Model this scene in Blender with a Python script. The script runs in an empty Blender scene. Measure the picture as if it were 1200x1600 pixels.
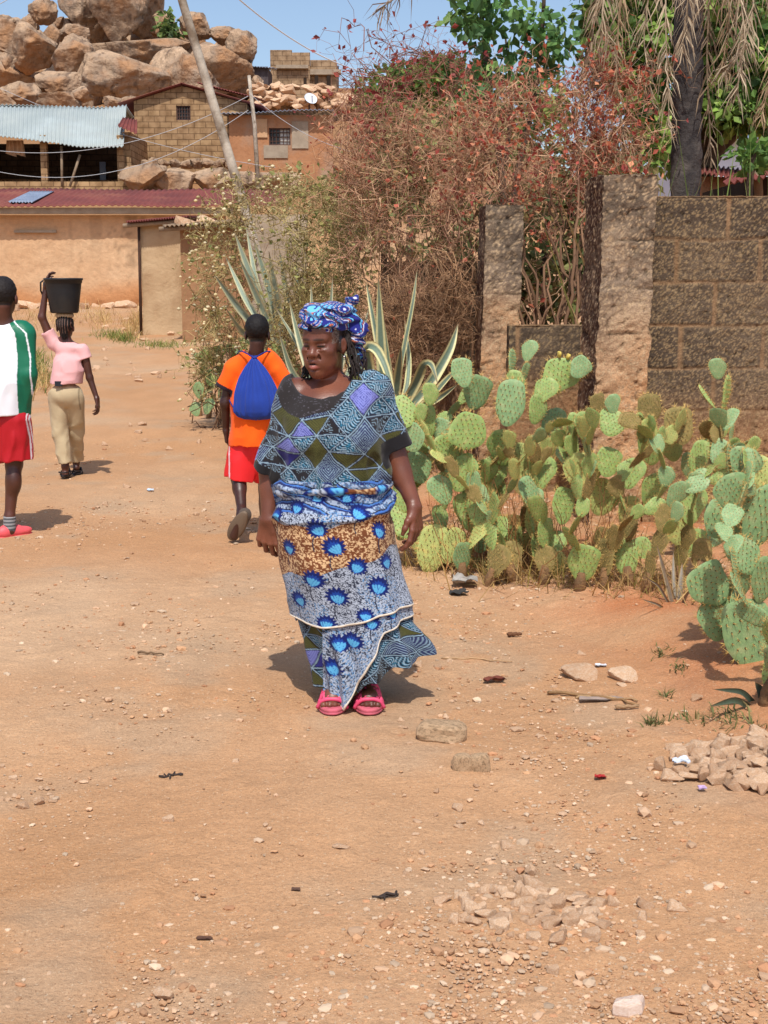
import bpy, math, random
import numpy as np
from mathutils import Vector, Matrix

S = bpy.context.scene
COL = S.collection
F, PITCH, CH = 2100.0, math.atan(350 / 2100.0), 1.7
SP, CP = math.sin(PITCH), math.cos(PITCH)

# ---------------- camera, sky, sun, exposure ----------------
cd = bpy.data.cameras.new("camera"); cam = bpy.data.objects.new("camera", cd); COL.objects.link(cam)
cam.location = (0, 0, CH); cam.rotation_euler = (math.pi / 2 - PITCH, 0, 0)
cd.sensor_fit = 'VERTICAL'; cd.sensor_height = 36; cd.lens = 36 * F / 1600
cd.clip_start = 0.1; cd.clip_end = 2000
S.camera = cam
SUN_EL, SUN_AZ = math.radians(58), math.radians(-.5)        # azimuth: behind the camera, a little to its left
sv = Vector((-math.sin(SUN_AZ) * math.cos(SUN_EL), -math.cos(SUN_AZ) * math.cos(SUN_EL), math.sin(SUN_EL)))
ld = bpy.data.lights.new("sun", 'SUN'); ld.energy = 3.75; ld.angle = math.radians(0.53); ld.color = (1, .955, .88)
sun = bpy.data.objects.new("sun", ld); COL.objects.link(sun); sun.rotation_euler = sv.to_track_quat('Z', 'Y').to_euler()
sun.location = (0, -5, 20)
wd = bpy.data.worlds.new("World"); S.world = wd; wd.use_nodes = True
wn = wd.node_tree.nodes; wl = wd.node_tree.links
bg = wn['Background']; bg.inputs[1].default_value = 0.15
sky = wn.new('ShaderNodeTexSky'); sky.sky_type = 'NISHITA'; sky.sun_disc = False
sky.sun_elevation = SUN_EL; sky.sun_rotation = math.pi + SUN_AZ
sky.air_density = 1.0; sky.dust_density = 4.0; sky.ozone_density = 1.0; sky.altitude = 900
wl.new(sky.outputs[0], bg.inputs[0])
S.view_settings.view_transform = 'Standard'; S.view_settings.look = 'None'
S.view_settings.exposure = 0.16; S.view_settings.gamma = 1
S.cycles.max_bounces = 6; S.cycles.transparent_max_bounces = 6

# ---------------- helpers ----------------
rng = np.random.default_rng(7)
random.seed(7)
def P(px, py, Y):
    """point at depth Y seen at pixel (px, py) of the 1200x1600 photograph"""
    c = (px - 600) / F; u = (800 - py) / F
    dy = CP + u * SP; dz = -SP + u * CP; t = Y / dy
    return np.array((t * c, Y, CH + t * dz))
def lin(h):
    if isinstance(h, str):
        h = h.lstrip('#'); v = [int(h[i:i + 2], 16) / 255 for i in (0, 2, 4)]
    else: v = [c / 255 for c in h]
    return np.array([c / 12.92 if c <= .04045 else ((c + .055) / 1.055) ** 2.4 for c in v])
def sstep(a, b, x):
    t = np.clip((x - a) / (b - a), 0, 1); return t * t * (3 - 2 * t)
def hash3(i, j, k, seed=0):
    n = (i.astype(np.int64) * 374761393 + j.astype(np.int64) * 668265263 + k.astype(np.int64) * 2147483647 + seed * 1274126177) & 0xffffffff
    n = ((n ^ (n >> 13)) * 1274126177) & 0xffffffff
    n = ((n ^ (n >> 16)) * 2246822519) & 0xffffffff
    return ((n ^ (n >> 15)) & 0xffffff) / float(0xffffff)
def noise(p, scale=1.0, seed=0):
    """value noise -1..1"""
    q = np.asarray(p, float) * scale; i = np.floor(q).astype(np.int64); f = q - i; f = f * f * (3 - 2 * f)
    r = 0
    for a in (0, 1):
        for b in (0, 1):
            for c in (0, 1):
                w = (f[..., 0] if a else 1 - f[..., 0]) * (f[..., 1] if b else 1 - f[..., 1]) * (f[..., 2] if c else 1 - f[..., 2])
                r = r + w * hash3(i[..., 0] + a, i[..., 1] + b, i[..., 2] + c, seed)
    return r * 2 - 1
def fbm(p, scale=1.0, seed=0, oct=4):
    r = 0; a = 1; t = 0
    for o in range(oct):
        r = r + a * noise(p, scale * 2 ** o, seed + o); t += a; a *= .5
    return r / t
def N3(x, y, z=None):
    return np.stack([x, y, np.zeros_like(x) if z is None else z], -1)

def make_mesh(name, V, Fs, mats=(), col=None, smooth=True, midx=None):
    """V (n,3); Fs: list of (m,k) index arrays"""
    me = bpy.data.meshes.new(name)
    V = np.asarray(V, np.float32); Fs = [np.asarray(f, np.int32) for f in Fs if len(f)]
    me.vertices.add(len(V)); me.vertices.foreach_set('co', V.ravel())
    nl = sum(f.size for f in Fs); nf = sum(len(f) for f in Fs)
    me.loops.add(nl); me.polygons.add(nf)
    me.loops.foreach_set('vertex_index', np.concatenate([f.ravel() for f in Fs]))
    tot = np.concatenate([np.full(len(f), f.shape[1], np.int32) for f in Fs])
    st = np.concatenate([[0], np.cumsum(tot)[:-1]]).astype(np.int32)
    me.polygons.foreach_set('loop_start', st)
    me.polygons.foreach_set('use_smooth', np.full(nf, smooth, bool))
    for m in mats: me.materials.append(m)
    if midx is not None: me.polygons.foreach_set('material_index', np.asarray(midx, np.int32))
    me.update(calc_edges=True)
    if col is not None:
        at = me.color_attributes.new('Col', 'FLOAT_COLOR', 'POINT')
        c4 = np.ones((len(V), 4), np.float32); c4[:, :3] = col
        at.data.foreach_set('color', c4.ravel())
    me.validate()
    return me
def tag(o, label=None, cat=None, group=None, kind=None):
    if label: o['label'] = label
    if cat: o['category'] = cat
    if group: o['group'] = group
    if kind: o['kind'] = kind
    return o
def thing(name, loc, label, cat, group=None):
    o = bpy.data.objects.new(name, None); COL.objects.link(o); o.location = tuple(float(a) for a in loc)
    o.empty_display_size = .1
    return tag(o, label, cat, group)
def obj(name, me, parent=None, loc=None):
    o = bpy.data.objects.new(name, me); COL.objects.link(o)
    if parent is not None: o.parent = parent
    if loc is not None: o.location = tuple(float(a) for a in loc)
    return o
def wloc(o):
    l = Vector(o.location)
    while o.parent: o = o.parent; l = l + o.location
    return np.array(l)
def part(root, name, V, Fs, mats, col=None, smooth=True, label=None, kind=None):
    """a part built in world coordinates under an unrotated thing (or part)"""
    o = obj(name, make_mesh(name, np.asarray(V) - wloc(root), Fs, mats if isinstance(mats, (list, tuple)) else [mats], col, smooth), root)
    if label: o['label'] = label
    if kind: o['kind'] = kind
    return o
def solo(name, V, Fs, mats, label=None, cat=None, group=None, kind=None, col=None, smooth=True, base=None):
    """a thing (or structure) that is one mesh, built in world coordinates"""
    V = np.asarray(V, float)
    if base is None: base = np.array([*(V[:, :2].min(0) + V[:, :2].max(0)) / 2, V[:, 2].min()])
    o = obj(name, make_mesh(name, V - base, Fs, mats if isinstance(mats, (list, tuple)) else [mats], col, smooth), None, base)
    return tag(o, label, cat, group, kind)

class MB:
    """collects pieces of one mesh"""
    def __init__(s): s.V = []; s.F = {}; s.C = []; s.n = 0
    def add(s, V, Fs, col=None):
        V = np.asarray(V, float); s.V.append(V)
        for f in Fs:
            f = np.asarray(f, np.int64)
            if len(f): s.F.setdefault(f.shape[1], []).append(f + s.n)
        s.C.append(np.broadcast_to(np.asarray((.5, .5, .5) if col is None else col, float), (len(V), 3)))
        s.n += len(V)
    def get(s):
        return np.concatenate(s.V), [np.concatenate(v) for v in s.F.values()], np.concatenate(s.C)

def box(c, h, R=None):
    """box from centre and half sizes"""
    v = np.array([(x, y, z) for x in (-1, 1) for y in (-1, 1) for z in (-1, 1)], float) * np.asarray(h)
    if R is not None: v = v @ np.asarray(R).T
    return v + np.asarray(c), [np.array([(0, 1, 3, 2), (4, 6, 7, 5), (0, 4, 5, 1), (2, 3, 7, 6), (0, 2, 6, 4), (1, 5, 7, 3)])]
def box2(lo, hi): 
    lo = np.asarray(lo, float); hi = np.asarray(hi, float); return box((lo + hi) / 2, (hi - lo) / 2)
def tube(pts, rad, n=6, cap=True):
    pts = np.asarray(pts, float); m = len(pts); rad = np.broadcast_to(rad, (m,))
    t = np.gradient(pts, axis=0); t /= np.linalg.norm(t, axis=1, keepdims=True) + 1e-9
    a = np.where(np.abs(t[:, 2:3]) > .9, np.array([[1., 0, 0]]), np.array([[0, 0, 1.]]))
    u = np.cross(t, a); u /= np.linalg.norm(u, axis=1, keepdims=True) + 1e-9
    for i in range(1, m):       # carry the frame along
        u[i] = u[i - 1] - t[i] * np.dot(u[i - 1], t[i]); u[i] /= np.linalg.norm(u[i]) + 1e-9
    w = np.cross(t, u)
    th = np.arange(n) * 2 * np.pi / n
    V = pts[:, None] + rad[:, None, None] * (np.cos(th)[None, :, None] * u[:, None] + np.sin(th)[None, :, None] * w[:, None])
    i = np.arange(m - 1)[:, None] * n; j = np.arange(n)[None]; k = (j + 1) % n
    Q = np.stack(np.broadcast_arrays(i + j, i + k, i + n + k, i + n + j), -1).reshape(-1, 4)
    Fs = [Q]
    if cap and n >= 3:
        Fs += [np.array([list(range(n))[::-1]]), np.array([[(m - 1) * n + q for q in range(n)]])]
    return V.reshape(-1, 3), Fs
def lathe(prof, c, n=32):
    prof = np.asarray(prof, float); m = len(prof); th = np.arange(n) * 2 * np.pi / n
    V = np.stack([np.outer(prof[:, 0], np.cos(th)), np.outer(prof[:, 0], np.sin(th)), np.repeat(prof[:, 1:2], n, 1)], -1).reshape(-1, 3) + np.asarray(c)
    i = np.arange(m - 1)[:, None] * n; j = np.arange(n)[None]; k = (j + 1) % n
    return V, [np.stack(np.broadcast_arrays(i + j, i + k, i + n + k, i + n + j), -1).reshape(-1, 4)]
def grid_faces(nu, nv, wrap=False):
    """quads of an (nu rows, nv columns) vertex grid"""
    i = np.arange(nu - 1)[:, None] * nv; c = nv if wrap else nv - 1
    j = np.arange(c)[None]; k = (j + 1) % nv
    return np.stack(np.broadcast_arrays(i + j, i + k, i + nv + k, i + nv + j), -1).reshape(-1, 4)
def wander(a, b, n, amp, r=rng, sag=0.0):
    """a crooked path from a to b"""
    t = np.linspace(0, 1, n)[:, None]; a = np.asarray(a); b = np.asarray(b)
    w = np.cumsum(r.normal(0, 1, (n, 3)), 0); w = w - w[0] - t * (w[-1] - w[0])
    p = a + (b - a) * t + w * amp / math.sqrt(n); p[:, 2] += sag * (t * (1 - t))[:, 0] * 4
    return p
ICO = {}
def ico(sub):
    if sub not in ICO:
        import bmesh
        bm = bmesh.new(); bmesh.ops.create_icosphere(bm, subdivisions=sub, radius=1)
        ICO[sub] = (np.array([v.co[:] for v in bm.verts]), np.array([[v.index for v in f.verts] for f in bm.faces])); bm.free()
    return ICO[sub]
def rock(sub, seed, cuts=6, rough=.12, fine=.04, depth=(.55, .9)):
    V, Fc = ico(sub); r = np.random.default_rng(seed); V = V.copy()
    V *= (1 + rough * fbm(V + seed * 3.1, 1.6, seed, 3) * 1.6)[:, None]
    for _ in range(cuts):
        n = r.normal(size=3); n /= np.linalg.norm(n); h = r.uniform(*depth)
        d = V @ n - h; V -= np.where(d > 0, d * .97, 0)[:, None] * n
    V *= (1 + fine * fbm(V + seed, 5, seed + 9, 3))[:, None]
    V -= (V.max(0) + V.min(0)) / 2; V /= (V.max(0) - V.min(0)) / 2
    return V, [Fc]

# ---------------- materials ----------------
def mat(name, c1=(.5, .5, .5), c2=None, scale=5, detail=6, rough=.85, bump=0., bscale=40, c3=None, s3=1.5, vcol=False, spec=.3,
        vary=0., transl=0., bdist=.02, objrand=None, metallic=0., coords='Object', sheen=0., bump2=0., bscale2=8):
    m = bpy.data.materials.new(name); m.use_nodes = True; nt = m.node_tree; N = nt.nodes; L = nt.links
    b = N['Principled BSDF']; b.inputs['Roughness'].default_value = rough; b.inputs['Specular IOR Level'].default_value = spec
    b.inputs['Metallic'].default_value = metallic
    if sheen: b.inputs['Sheen Weight'].default_value = sheen
    tc = N.new('ShaderNodeTexCoord'); co = tc.outputs[coords]
    def nz(sc, det=6, r=.6):
        n = N.new('ShaderNodeTexNoise'); n.inputs['Scale'].default_value = sc; n.inputs['Detail'].default_value = det; n.inputs['Roughness'].default_value = r
        L.new(co, n.inputs['Vector']); return n.outputs['Fac']
    def ramp(f, lo, hi):
        r = N.new('ShaderNodeMapRange'); r.inputs[1].default_value = lo; r.inputs[2].default_value = hi; L.new(f, r.inputs[0]); return r.outputs[0]
    def mix(f, a, c, mode='MIX'):
        x = N.new('ShaderNodeMix'); x.data_type = 'RGBA'; x.blend_type = mode
        if isinstance(f, (int, float)): x.inputs[0].default_value = f
        else: L.new(f, x.inputs[0])
        for s, v in ((6, a), (7, c)):
            if hasattr(v, 'is_output'): L.new(v, x.inputs[s])
            else: x.inputs[s].default_value = (*[float(q) for q in v], 1)
        return x.outputs[2]
    if vcol:
        a = N.new('ShaderNodeAttribute'); a.attribute_name = 'Col'; cur = a.outputs['Color']
    else:
        cur = mix(ramp(nz(scale, detail), .35, .65), c1, c2 if c2 is not None else c1)
    if c3 is not None: cur = mix(ramp(nz(s3, 5), .48, .66), cur, c3)
    if objrand is not None:
        oi = N.new('ShaderNodeObjectInfo'); cur = mix(oi.outputs['Random'], cur, mix(1.0, cur, objrand, 'MULTIPLY'))
    if vary:
        v = N.new('ShaderNodeMapRange'); v.inputs[1].default_value = .3; v.inputs[2].default_value = .7; v.inputs[3].default_value = 1 - vary; v.inputs[4].default_value = 1 + vary
        L.new(nz(bscale if bscale else 30, 4), v.inputs[0])
        cb = N.new('ShaderNodeCombineColor'); [L.new(v.outputs[0], cb.inputs[q]) for q in range(3)]
        cur = mix(1.0, cur, cb.outputs[0], 'MULTIPLY')
    L.new(cur, b.inputs['Base Color'])
    if bump:
        bn = N.new('ShaderNodeBump'); bn.inputs['Strength'].default_value = bump; bn.inputs['Distance'].default_value = bdist
        L.new(nz(bscale, 8, .65), bn.inputs['Height']); nrm = bn.outputs[0]
        if bump2:
            b2 = N.new('ShaderNodeBump'); b2.inputs['Strength'].default_value = bump2; b2.inputs['Distance'].default_value = bdist * 4
            L.new(nz(bscale2, 4), b2.inputs['Height']); L.new(nrm, b2.inputs['Normal']); nrm = b2.outputs[0]
        L.new(nrm, b.inputs['Normal'])
    if transl:
        t = N.new('ShaderNodeBsdfTranslucent'); L.new(cur, t.inputs[0]); ms = N.new('ShaderNodeMixShader'); ms.inputs[0].default_value = transl
        L.new(b.outputs[0], ms.inputs[1]); L.new(t.outputs[0], ms.inputs[2]); L.new(ms.outputs[0], N['Material Output'].inputs[0])
    return m

# ---------------- terrain height ----------------
def xline(y): return np.interp(y, [3, 5.3, 7.5, 11, 17, 25, 40], [1.75, 1.25, .75, .05, -1.75, -4.0, -6.])
def zt(x, y):
    x = np.asarray(x, float); y = np.asarray(y, float)
    z = np.interp(y, [0, 13, 20, 30, 42, 60], [0, 0, .18, .57, 1.15, 1.4])
    bank = .12 * sstep(-.15, .75, x - xline(y)) * sstep(40, 20, y)
    hill = np.interp(y, [44, 47, 50, 58, 75, 90, 120, 300], [0, 2.2, 3.6, 5.0, 9.5, 13, 12, 0]) * sstep(18, 5, x)
    p = N3(x, y)
    und = .035 * noise(p, .7, 3) + .015 * noise(p, 2.1, 4)
    return z + bank + hill + und * sstep(2.4, 4, y)
# ---------------- ground ----------------
def axis(parts):
    return np.unique(np.round(np.concatenate([np.arange(a, b, s) for a, b, s in parts]), 4))
gx = axis([(-500, -60, 40), (-60, -20, 4), (-20, -5, .4), (-5, -2.6, .08), (-2.6, 2.6, .024), (2.6, 5, .08), (5, 20, .5), (20, 60, 5), (60, 540, 40)])
gy = axis([(-300, -10, 40), (-10, 2, 1.5), (2, 2.7, .1), (2.7, 8, .024), (8, 15, .05), (15, 30, .15), (30, 60, .5), (60, 130, 2), (130, 600, 25)])
GX, GY = np.meshgrid(gx, gy)
GZ = zt(GX, GY)
pp = N3(GX, GY)
near = sstep(22, 10, GY)
GZ = GZ + near * (.007 * fbm(pp, 5, 11, 3) + .0035 * fbm(pp, 22, 12, 2))
lump = np.clip(fbm(pp, 9, 33, 2) - .25, 0, 1) * .02 * near; GZ = GZ + lump
base = lin((200, 154, 114)) * .80
cg = np.ones(GX.shape + (3,)) * base
n1 = fbm(pp, .55, 21, 4)[..., None]; n2 = fbm(pp, 2.3, 22, 4)[..., None]; n3 = fbm(pp * np.array([1, .45, 1]), 6, 23, 3)[..., None]
pale = lin((206, 172, 138)) * .82; red = lin((192, 142, 98)) * .80; grey = lin((190, 160, 130)) * .80
cg = cg + (pale - cg) * np.clip(n1 * 1.3, 0, .75)
cg = cg + (red - cg) * np.clip(-n1 * 1.1 + .0, 0, .55)
cg = cg + (grey - cg) * np.clip(n2 * 1.6 - .1, 0, .6)
rb = (sstep(-.5, .5, GX - xline(GY)) * sstep(26, 16, GY))[..., None]
cg = cg + (lin((190, 118, 74)) * .85 - cg) * rb * np.clip(.55 + n2, .1, .9)
hl = (sstep(44, 50, GY))[..., None]
cg = cg + (lin((170, 125, 85)) * .7 - cg) * hl
cg = cg * (1 + .10 * n3)
gm = mat('packed_earth', vcol=True, rough=.95, bump=.6, bscale=70, bdist=.012, vary=.14, spec=.12, bump2=.3, bscale2=14)
def grit(m):
    N = m.node_tree.nodes; L = m.node_tree.links; b = N['Principled BSDF']; cur = b.inputs['Base Color'].links[0].from_socket
    tc = N.new('ShaderNodeTexCoord')
    for sc, lo, hi, col, amt in ((330, .60, .70, (206, 178, 146), .75), (210, .62, .72, (112, 78, 54), .75), (520, .56, .7, (120, 84, 58), .5), (120, .64, .72, (214, 190, 160), .7)):
        n = N.new('ShaderNodeTexNoise'); n.inputs['Scale'].default_value = sc; n.inputs['Detail'].default_value = 2; L.new(tc.outputs['Object'], n.inputs['Vector'])
        r = N.new('ShaderNodeMapRange'); r.inputs[1].default_value = lo; r.inputs[2].default_value = hi; r.inputs[4].default_value = amt; L.new(n.outputs['Fac'], r.inputs[0])
        x = N.new('ShaderNodeMix'); x.data_type = 'RGBA'; L.new(r.outputs[0], x.inputs[0]); L.new(cur, x.inputs[6]); x.inputs[7].default_value = (*lin(col) * .85, 1); cur = x.outputs[2]
    L.new(cur, b.inputs['Base Color'])
grit(gm)
V = np.stack([GX, GY, GZ], -1).reshape(-1, 3)
o = solo('ground', V, [grid_faces(len(gy), len(gx))], gm, kind='structure', col=cg.reshape(-1, 3), base=np.zeros(3))
tag(o, 'dry sandy orange dirt road and verge', 'ground')

# ---------------- gravel (uncountable) ----------------
def gravel():
    n = 42000
    r = np.random.default_rng(5)
    # more pebbles close by, in patches
    y = 2.78 + (r.random(n * 3) ** 1.6) * 12.5; x = (r.random(len(y)) - .5) * 2 * (y * .30 + .1)
    d = fbm(N3(x, y), .9, 41, 3) + .35 * fbm(N3(x, y), 3.5, 42, 2)
    ax = np.exp(-((x - (.55 + .05 * (y - 4))) / .5) ** 2) * .5            # stony strip right of the woman
    keep = r.random(len(x)) < np.clip(.06 + 1.0 * d + ax, .04, 1) * .55
    x, y = x[keep][:n], y[keep][:n]; n = len(x)
    s = np.exp(r.normal(math.log(.0033), .58, n)) * (1 + .05 * (y - 4)); s = np.clip(s, .002, .022)
    base = [rock(1, 100 + i, 3, .15, .0)[0] for i in range(8)]
    Fc = ico(1)[1]
    vi = r.integers(0, 8, n); B = np.stack(base)[vi]
    th = r.random(n) * 6.28; c, sn = np.cos(th), np.sin(th)
    sc = np.stack([s * r.uniform(.8, 1.6, n), s * r.uniform(.7, 1.2, n), s * r.uniform(.35, .8, n)], -1)
    B = B * sc[:, None]
    Xr = B[..., 0] * c[:, None] - B[..., 1] * sn[:, None]; Yr = B[..., 0] * sn[:, None] + B[..., 1] * c[:, None]
    z = zt(x, y)
    V = np.stack([Xr + x[:, None], Yr + y[:, None], B[..., 2] + z[:, None] + sc[:, 2:3] * .45], -1)
    pal = np.array([lin(h) for h in ('d8b290', 'c89b74', 'dcc0a2', 'c09470', 'd0aa88', 'c4a88c', 'c4906a')])
    col = pal[r.integers(0, len(pal), n)] * r.uniform(.6, .95, (n, 1))
    nv = len(base[0]); Fa = (Fc[None] + (np.arange(n) * nv)[:, None, None]).reshape(-1, 3)
    o = solo('gravel', V.reshape(-1, 3), [Fa], mat('gravel', vcol=True, rough=.9, bump=.3, bscale=200, bdist=.003), kind='stuff',
             col=np.repeat(col, nv, 0), smooth=False, base=np.zeros(3))
    tag(o, 'small loose pebbles strewn over the dirt road', 'gravel')
gravel()

# ---------------- single stones ----------------
m_stone = mat('pale_stone', lin('dab898'), lin('c09a78'), 9, rough=.9, bump=.5, bscale=60, c3=lin('d6bda2'), s3=4, objrand=(.72, .66, .62))
ROCKS = []
for i in range(10):
    V, Fs = rock(3, 300 + i, 15, .12, .012, (.38, .75)); ROCKS.append(make_mesh('stone', V, Fs, [m_stone], smooth=False))
def stone(px, py, wpx, hpx, label, group=None, name='stone', flat=.75, rot=None, mesh=None, zoff=0., mt=None, cat='stone'):
    """a stone whose base stands on the ground at the photograph's (px, py)"""
    g = ground_at(px, py); s = F * (CP + (800 - py) / F * SP) / g[1]
    w = wpx / s / 2; d = w * random.uniform(.6, .95); h = max(hpx / s / 2, .003) * flat * 1.35
    o = obj(name, ROCKS[random.randrange(10)] if mesh is None else mesh); o.scale = (w, d, h)
    o.location = (g[0], g[1] + d * .5, g[2] + h * .62 + zoff); o.rotation_euler = (random.uniform(-.12, .12), random.uniform(-.12, .12), random.uniform(-.5, .5) if rot is None else rot)
    return tag(o, label, cat, group)
def ground_at(px, py):
    Y = 3.0
    lo, hi = 2.5, 60.0
    for _ in range(40):
        m = (lo + hi) / 2; p = P(px, py, m)
        if p[2] > float(zt(p[0], p[1])): lo = m
        else: hi = m
    p = P(px, py, lo); p[2] = float(zt(p[0], p[1])); return p
def brick_mesh(seed, m):
    V, Fs = rock(3, seed, 0, .02, .0); V = np.sign(V) * np.abs(V) ** .5; V /= np.abs(V).max(0)
    V += .16 * np.stack([noise(V, 1.6, seed + k) for k in range(3)], -1) + .05 * np.stack([noise(V, 5, seed + k) for k in range(3)], -1)
    return make_mesh('stone', V, Fs, [m], smooth=False)
def slab_mesh(mts):
    an = np.array([.2, 1.1, 2.3, 3.3, 4.4, 5.4]); R = np.array([1.0, .85, .95, 1.0, .8, .9]); rg = lambda k, z, dx=0: np.stack([k * R * np.cos(an) + dx, k * R * np.sin(an), z + .12 * np.cos(an * 2)], -1)
    V = np.concatenate([rg(.86, -1.), rg(1., -.5), rg(.97, .55, .03), rg(.86, .85, .05), rg(.3, 1.0, .02)]); return make_mesh('stone', V, [grid_faces(5, 6, True), np.array([[24, 25, 26, 27, 28, 29]])], mts, smooth=False)
m_block = mat('broken_block', lin('ceae8c'), lin('b89876'), 14, rough=.95, bump=.6, bscale=90, c3=lin('8d7458'), s3=5)
stone(692, 1158, 76, 34, 'long flat broken brick lying near the pink sandals', mesh=brick_mesh(1, m_block), rot=-.08, name='broken_brick', cat='brick')
stone(722, 1206, 30, 34, 'left half of a cracked beige block on the road', mesh=brick_mesh(2, m_block), rot=.15, name='broken_brick', cat='brick')
stone(750, 1205, 32, 33, 'right half of a cracked beige block on the road', mesh=brick_mesh(3, m_block), rot=.1, name='broken_brick', cat='brick')
stone(984, 1586, 58, 26, 'pale angular stone alone in the lower right corner', mesh=slab_mesh([mat('white_quartz', lin('dcc8bb'), lin('cdb09a'), 6, rough=.8, bump=.4, bscale=40)]), rot=.2)
for px, py, w, h, lb in ((692, 1412, 30, 16, 'small flat buff stone left of the rubble scatter'), (865, 1450, 34, 24, 'blocky stone at the front of the rubble scatter'),
                         (925, 1468, 34, 22, 'pinkish angular stone at the right end of the rubble scatter'), (864, 1522, 22, 18, 'lone stone below the rubble scatter'),
                         (822, 1404, 22, 22, 'orange brick shard at the top of the rubble scatter'), (255, 1562, 32, 24, 'orange tan stone at the bottom left of the road'),
                         (262, 1284, 20, 12, 'single pale pebble left of the road centre'), (60, 1258, 18, 18, 'round stone at the left road edge'), (36, 1264, 18, 12, 'smaller stone beside the round one at the left edge'),
                         (793, 1326, 24, 14, 'tan stone between the cracked block and the rubble scatter'), (1054, 1352, 16, 10, 'lone pebble right of the rubble scatter'),
                         (715, 1265, 22, 14, 'pale stone just below the cracked block'), (1090, 1095, 18, 14, 'white square stone near the low aloe'),
                         (533, 1328, 30, 10, 'flat pale chip on the road below the woman'), (940, 1300, 18, 10, 'buff chip right of the road centre'), (610, 960, 18, 10, 'pale chip by the hem of the skirt'),
                         (975, 1065, 46, 20, 'flat rust coloured rock half buried in the bank'), (905, 1062, 60, 22, 'low rock half buried in the red bank')):
    stone(px, py, w, h, lb)
r_ = random.Random(11)
for k in range(85):
    a = r_.gauss(840, 66); b = r_.gauss(1425, 24)
    stone(a, b, r_.uniform(12, 36), r_.uniform(10, 24), 'small buff rubble chip in the scatter right of the road centre', 'rubble chips on the road', name='rubble_chip')
for k in range(130):
    t = r_.random(); a = 1035 + 190 * t ** .8 + r_.gauss(0, 8); b = r_.uniform(1165 + 10 * (1 - t), 1245 - 22 * (1 - t)) 
    stone(a, b, r_.uniform(14, 42), r_.uniform(12, 26), 'rough tan stone in the rubble heap below the big cactus', 'stones of the rubble heap', name='rubble_stone', zoff=.05 * r_.random() * t)
for k in range(60):
    a, b = r_.choice([(r_.uniform(600, 1000), r_.uniform(930, 1080)), (r_.uniform(620, 800), r_.uniform(1120, 1420)), (r_.uniform(0, 90), r_.uniform(1190, 1260)), (r_.uniform(160, 330), r_.uniform(600, 900)), (r_.uniform(-10, 1200), r_.uniform(900, 1590))])
    stone(a, b, r_.uniform(7, 17), r_.uniform(5, 10), 'tiny stray stone on the open dirt', 'stray stones on the dirt')
for k in range(40):
    a, b = r_.uniform(60, 340), r_.uniform(470, 600)
    stone(a, b, r_.uniform(5, 16), r_.uniform(4, 9), 'small stone on the bank under the mud walls', 'stones under the mud walls')
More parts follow.
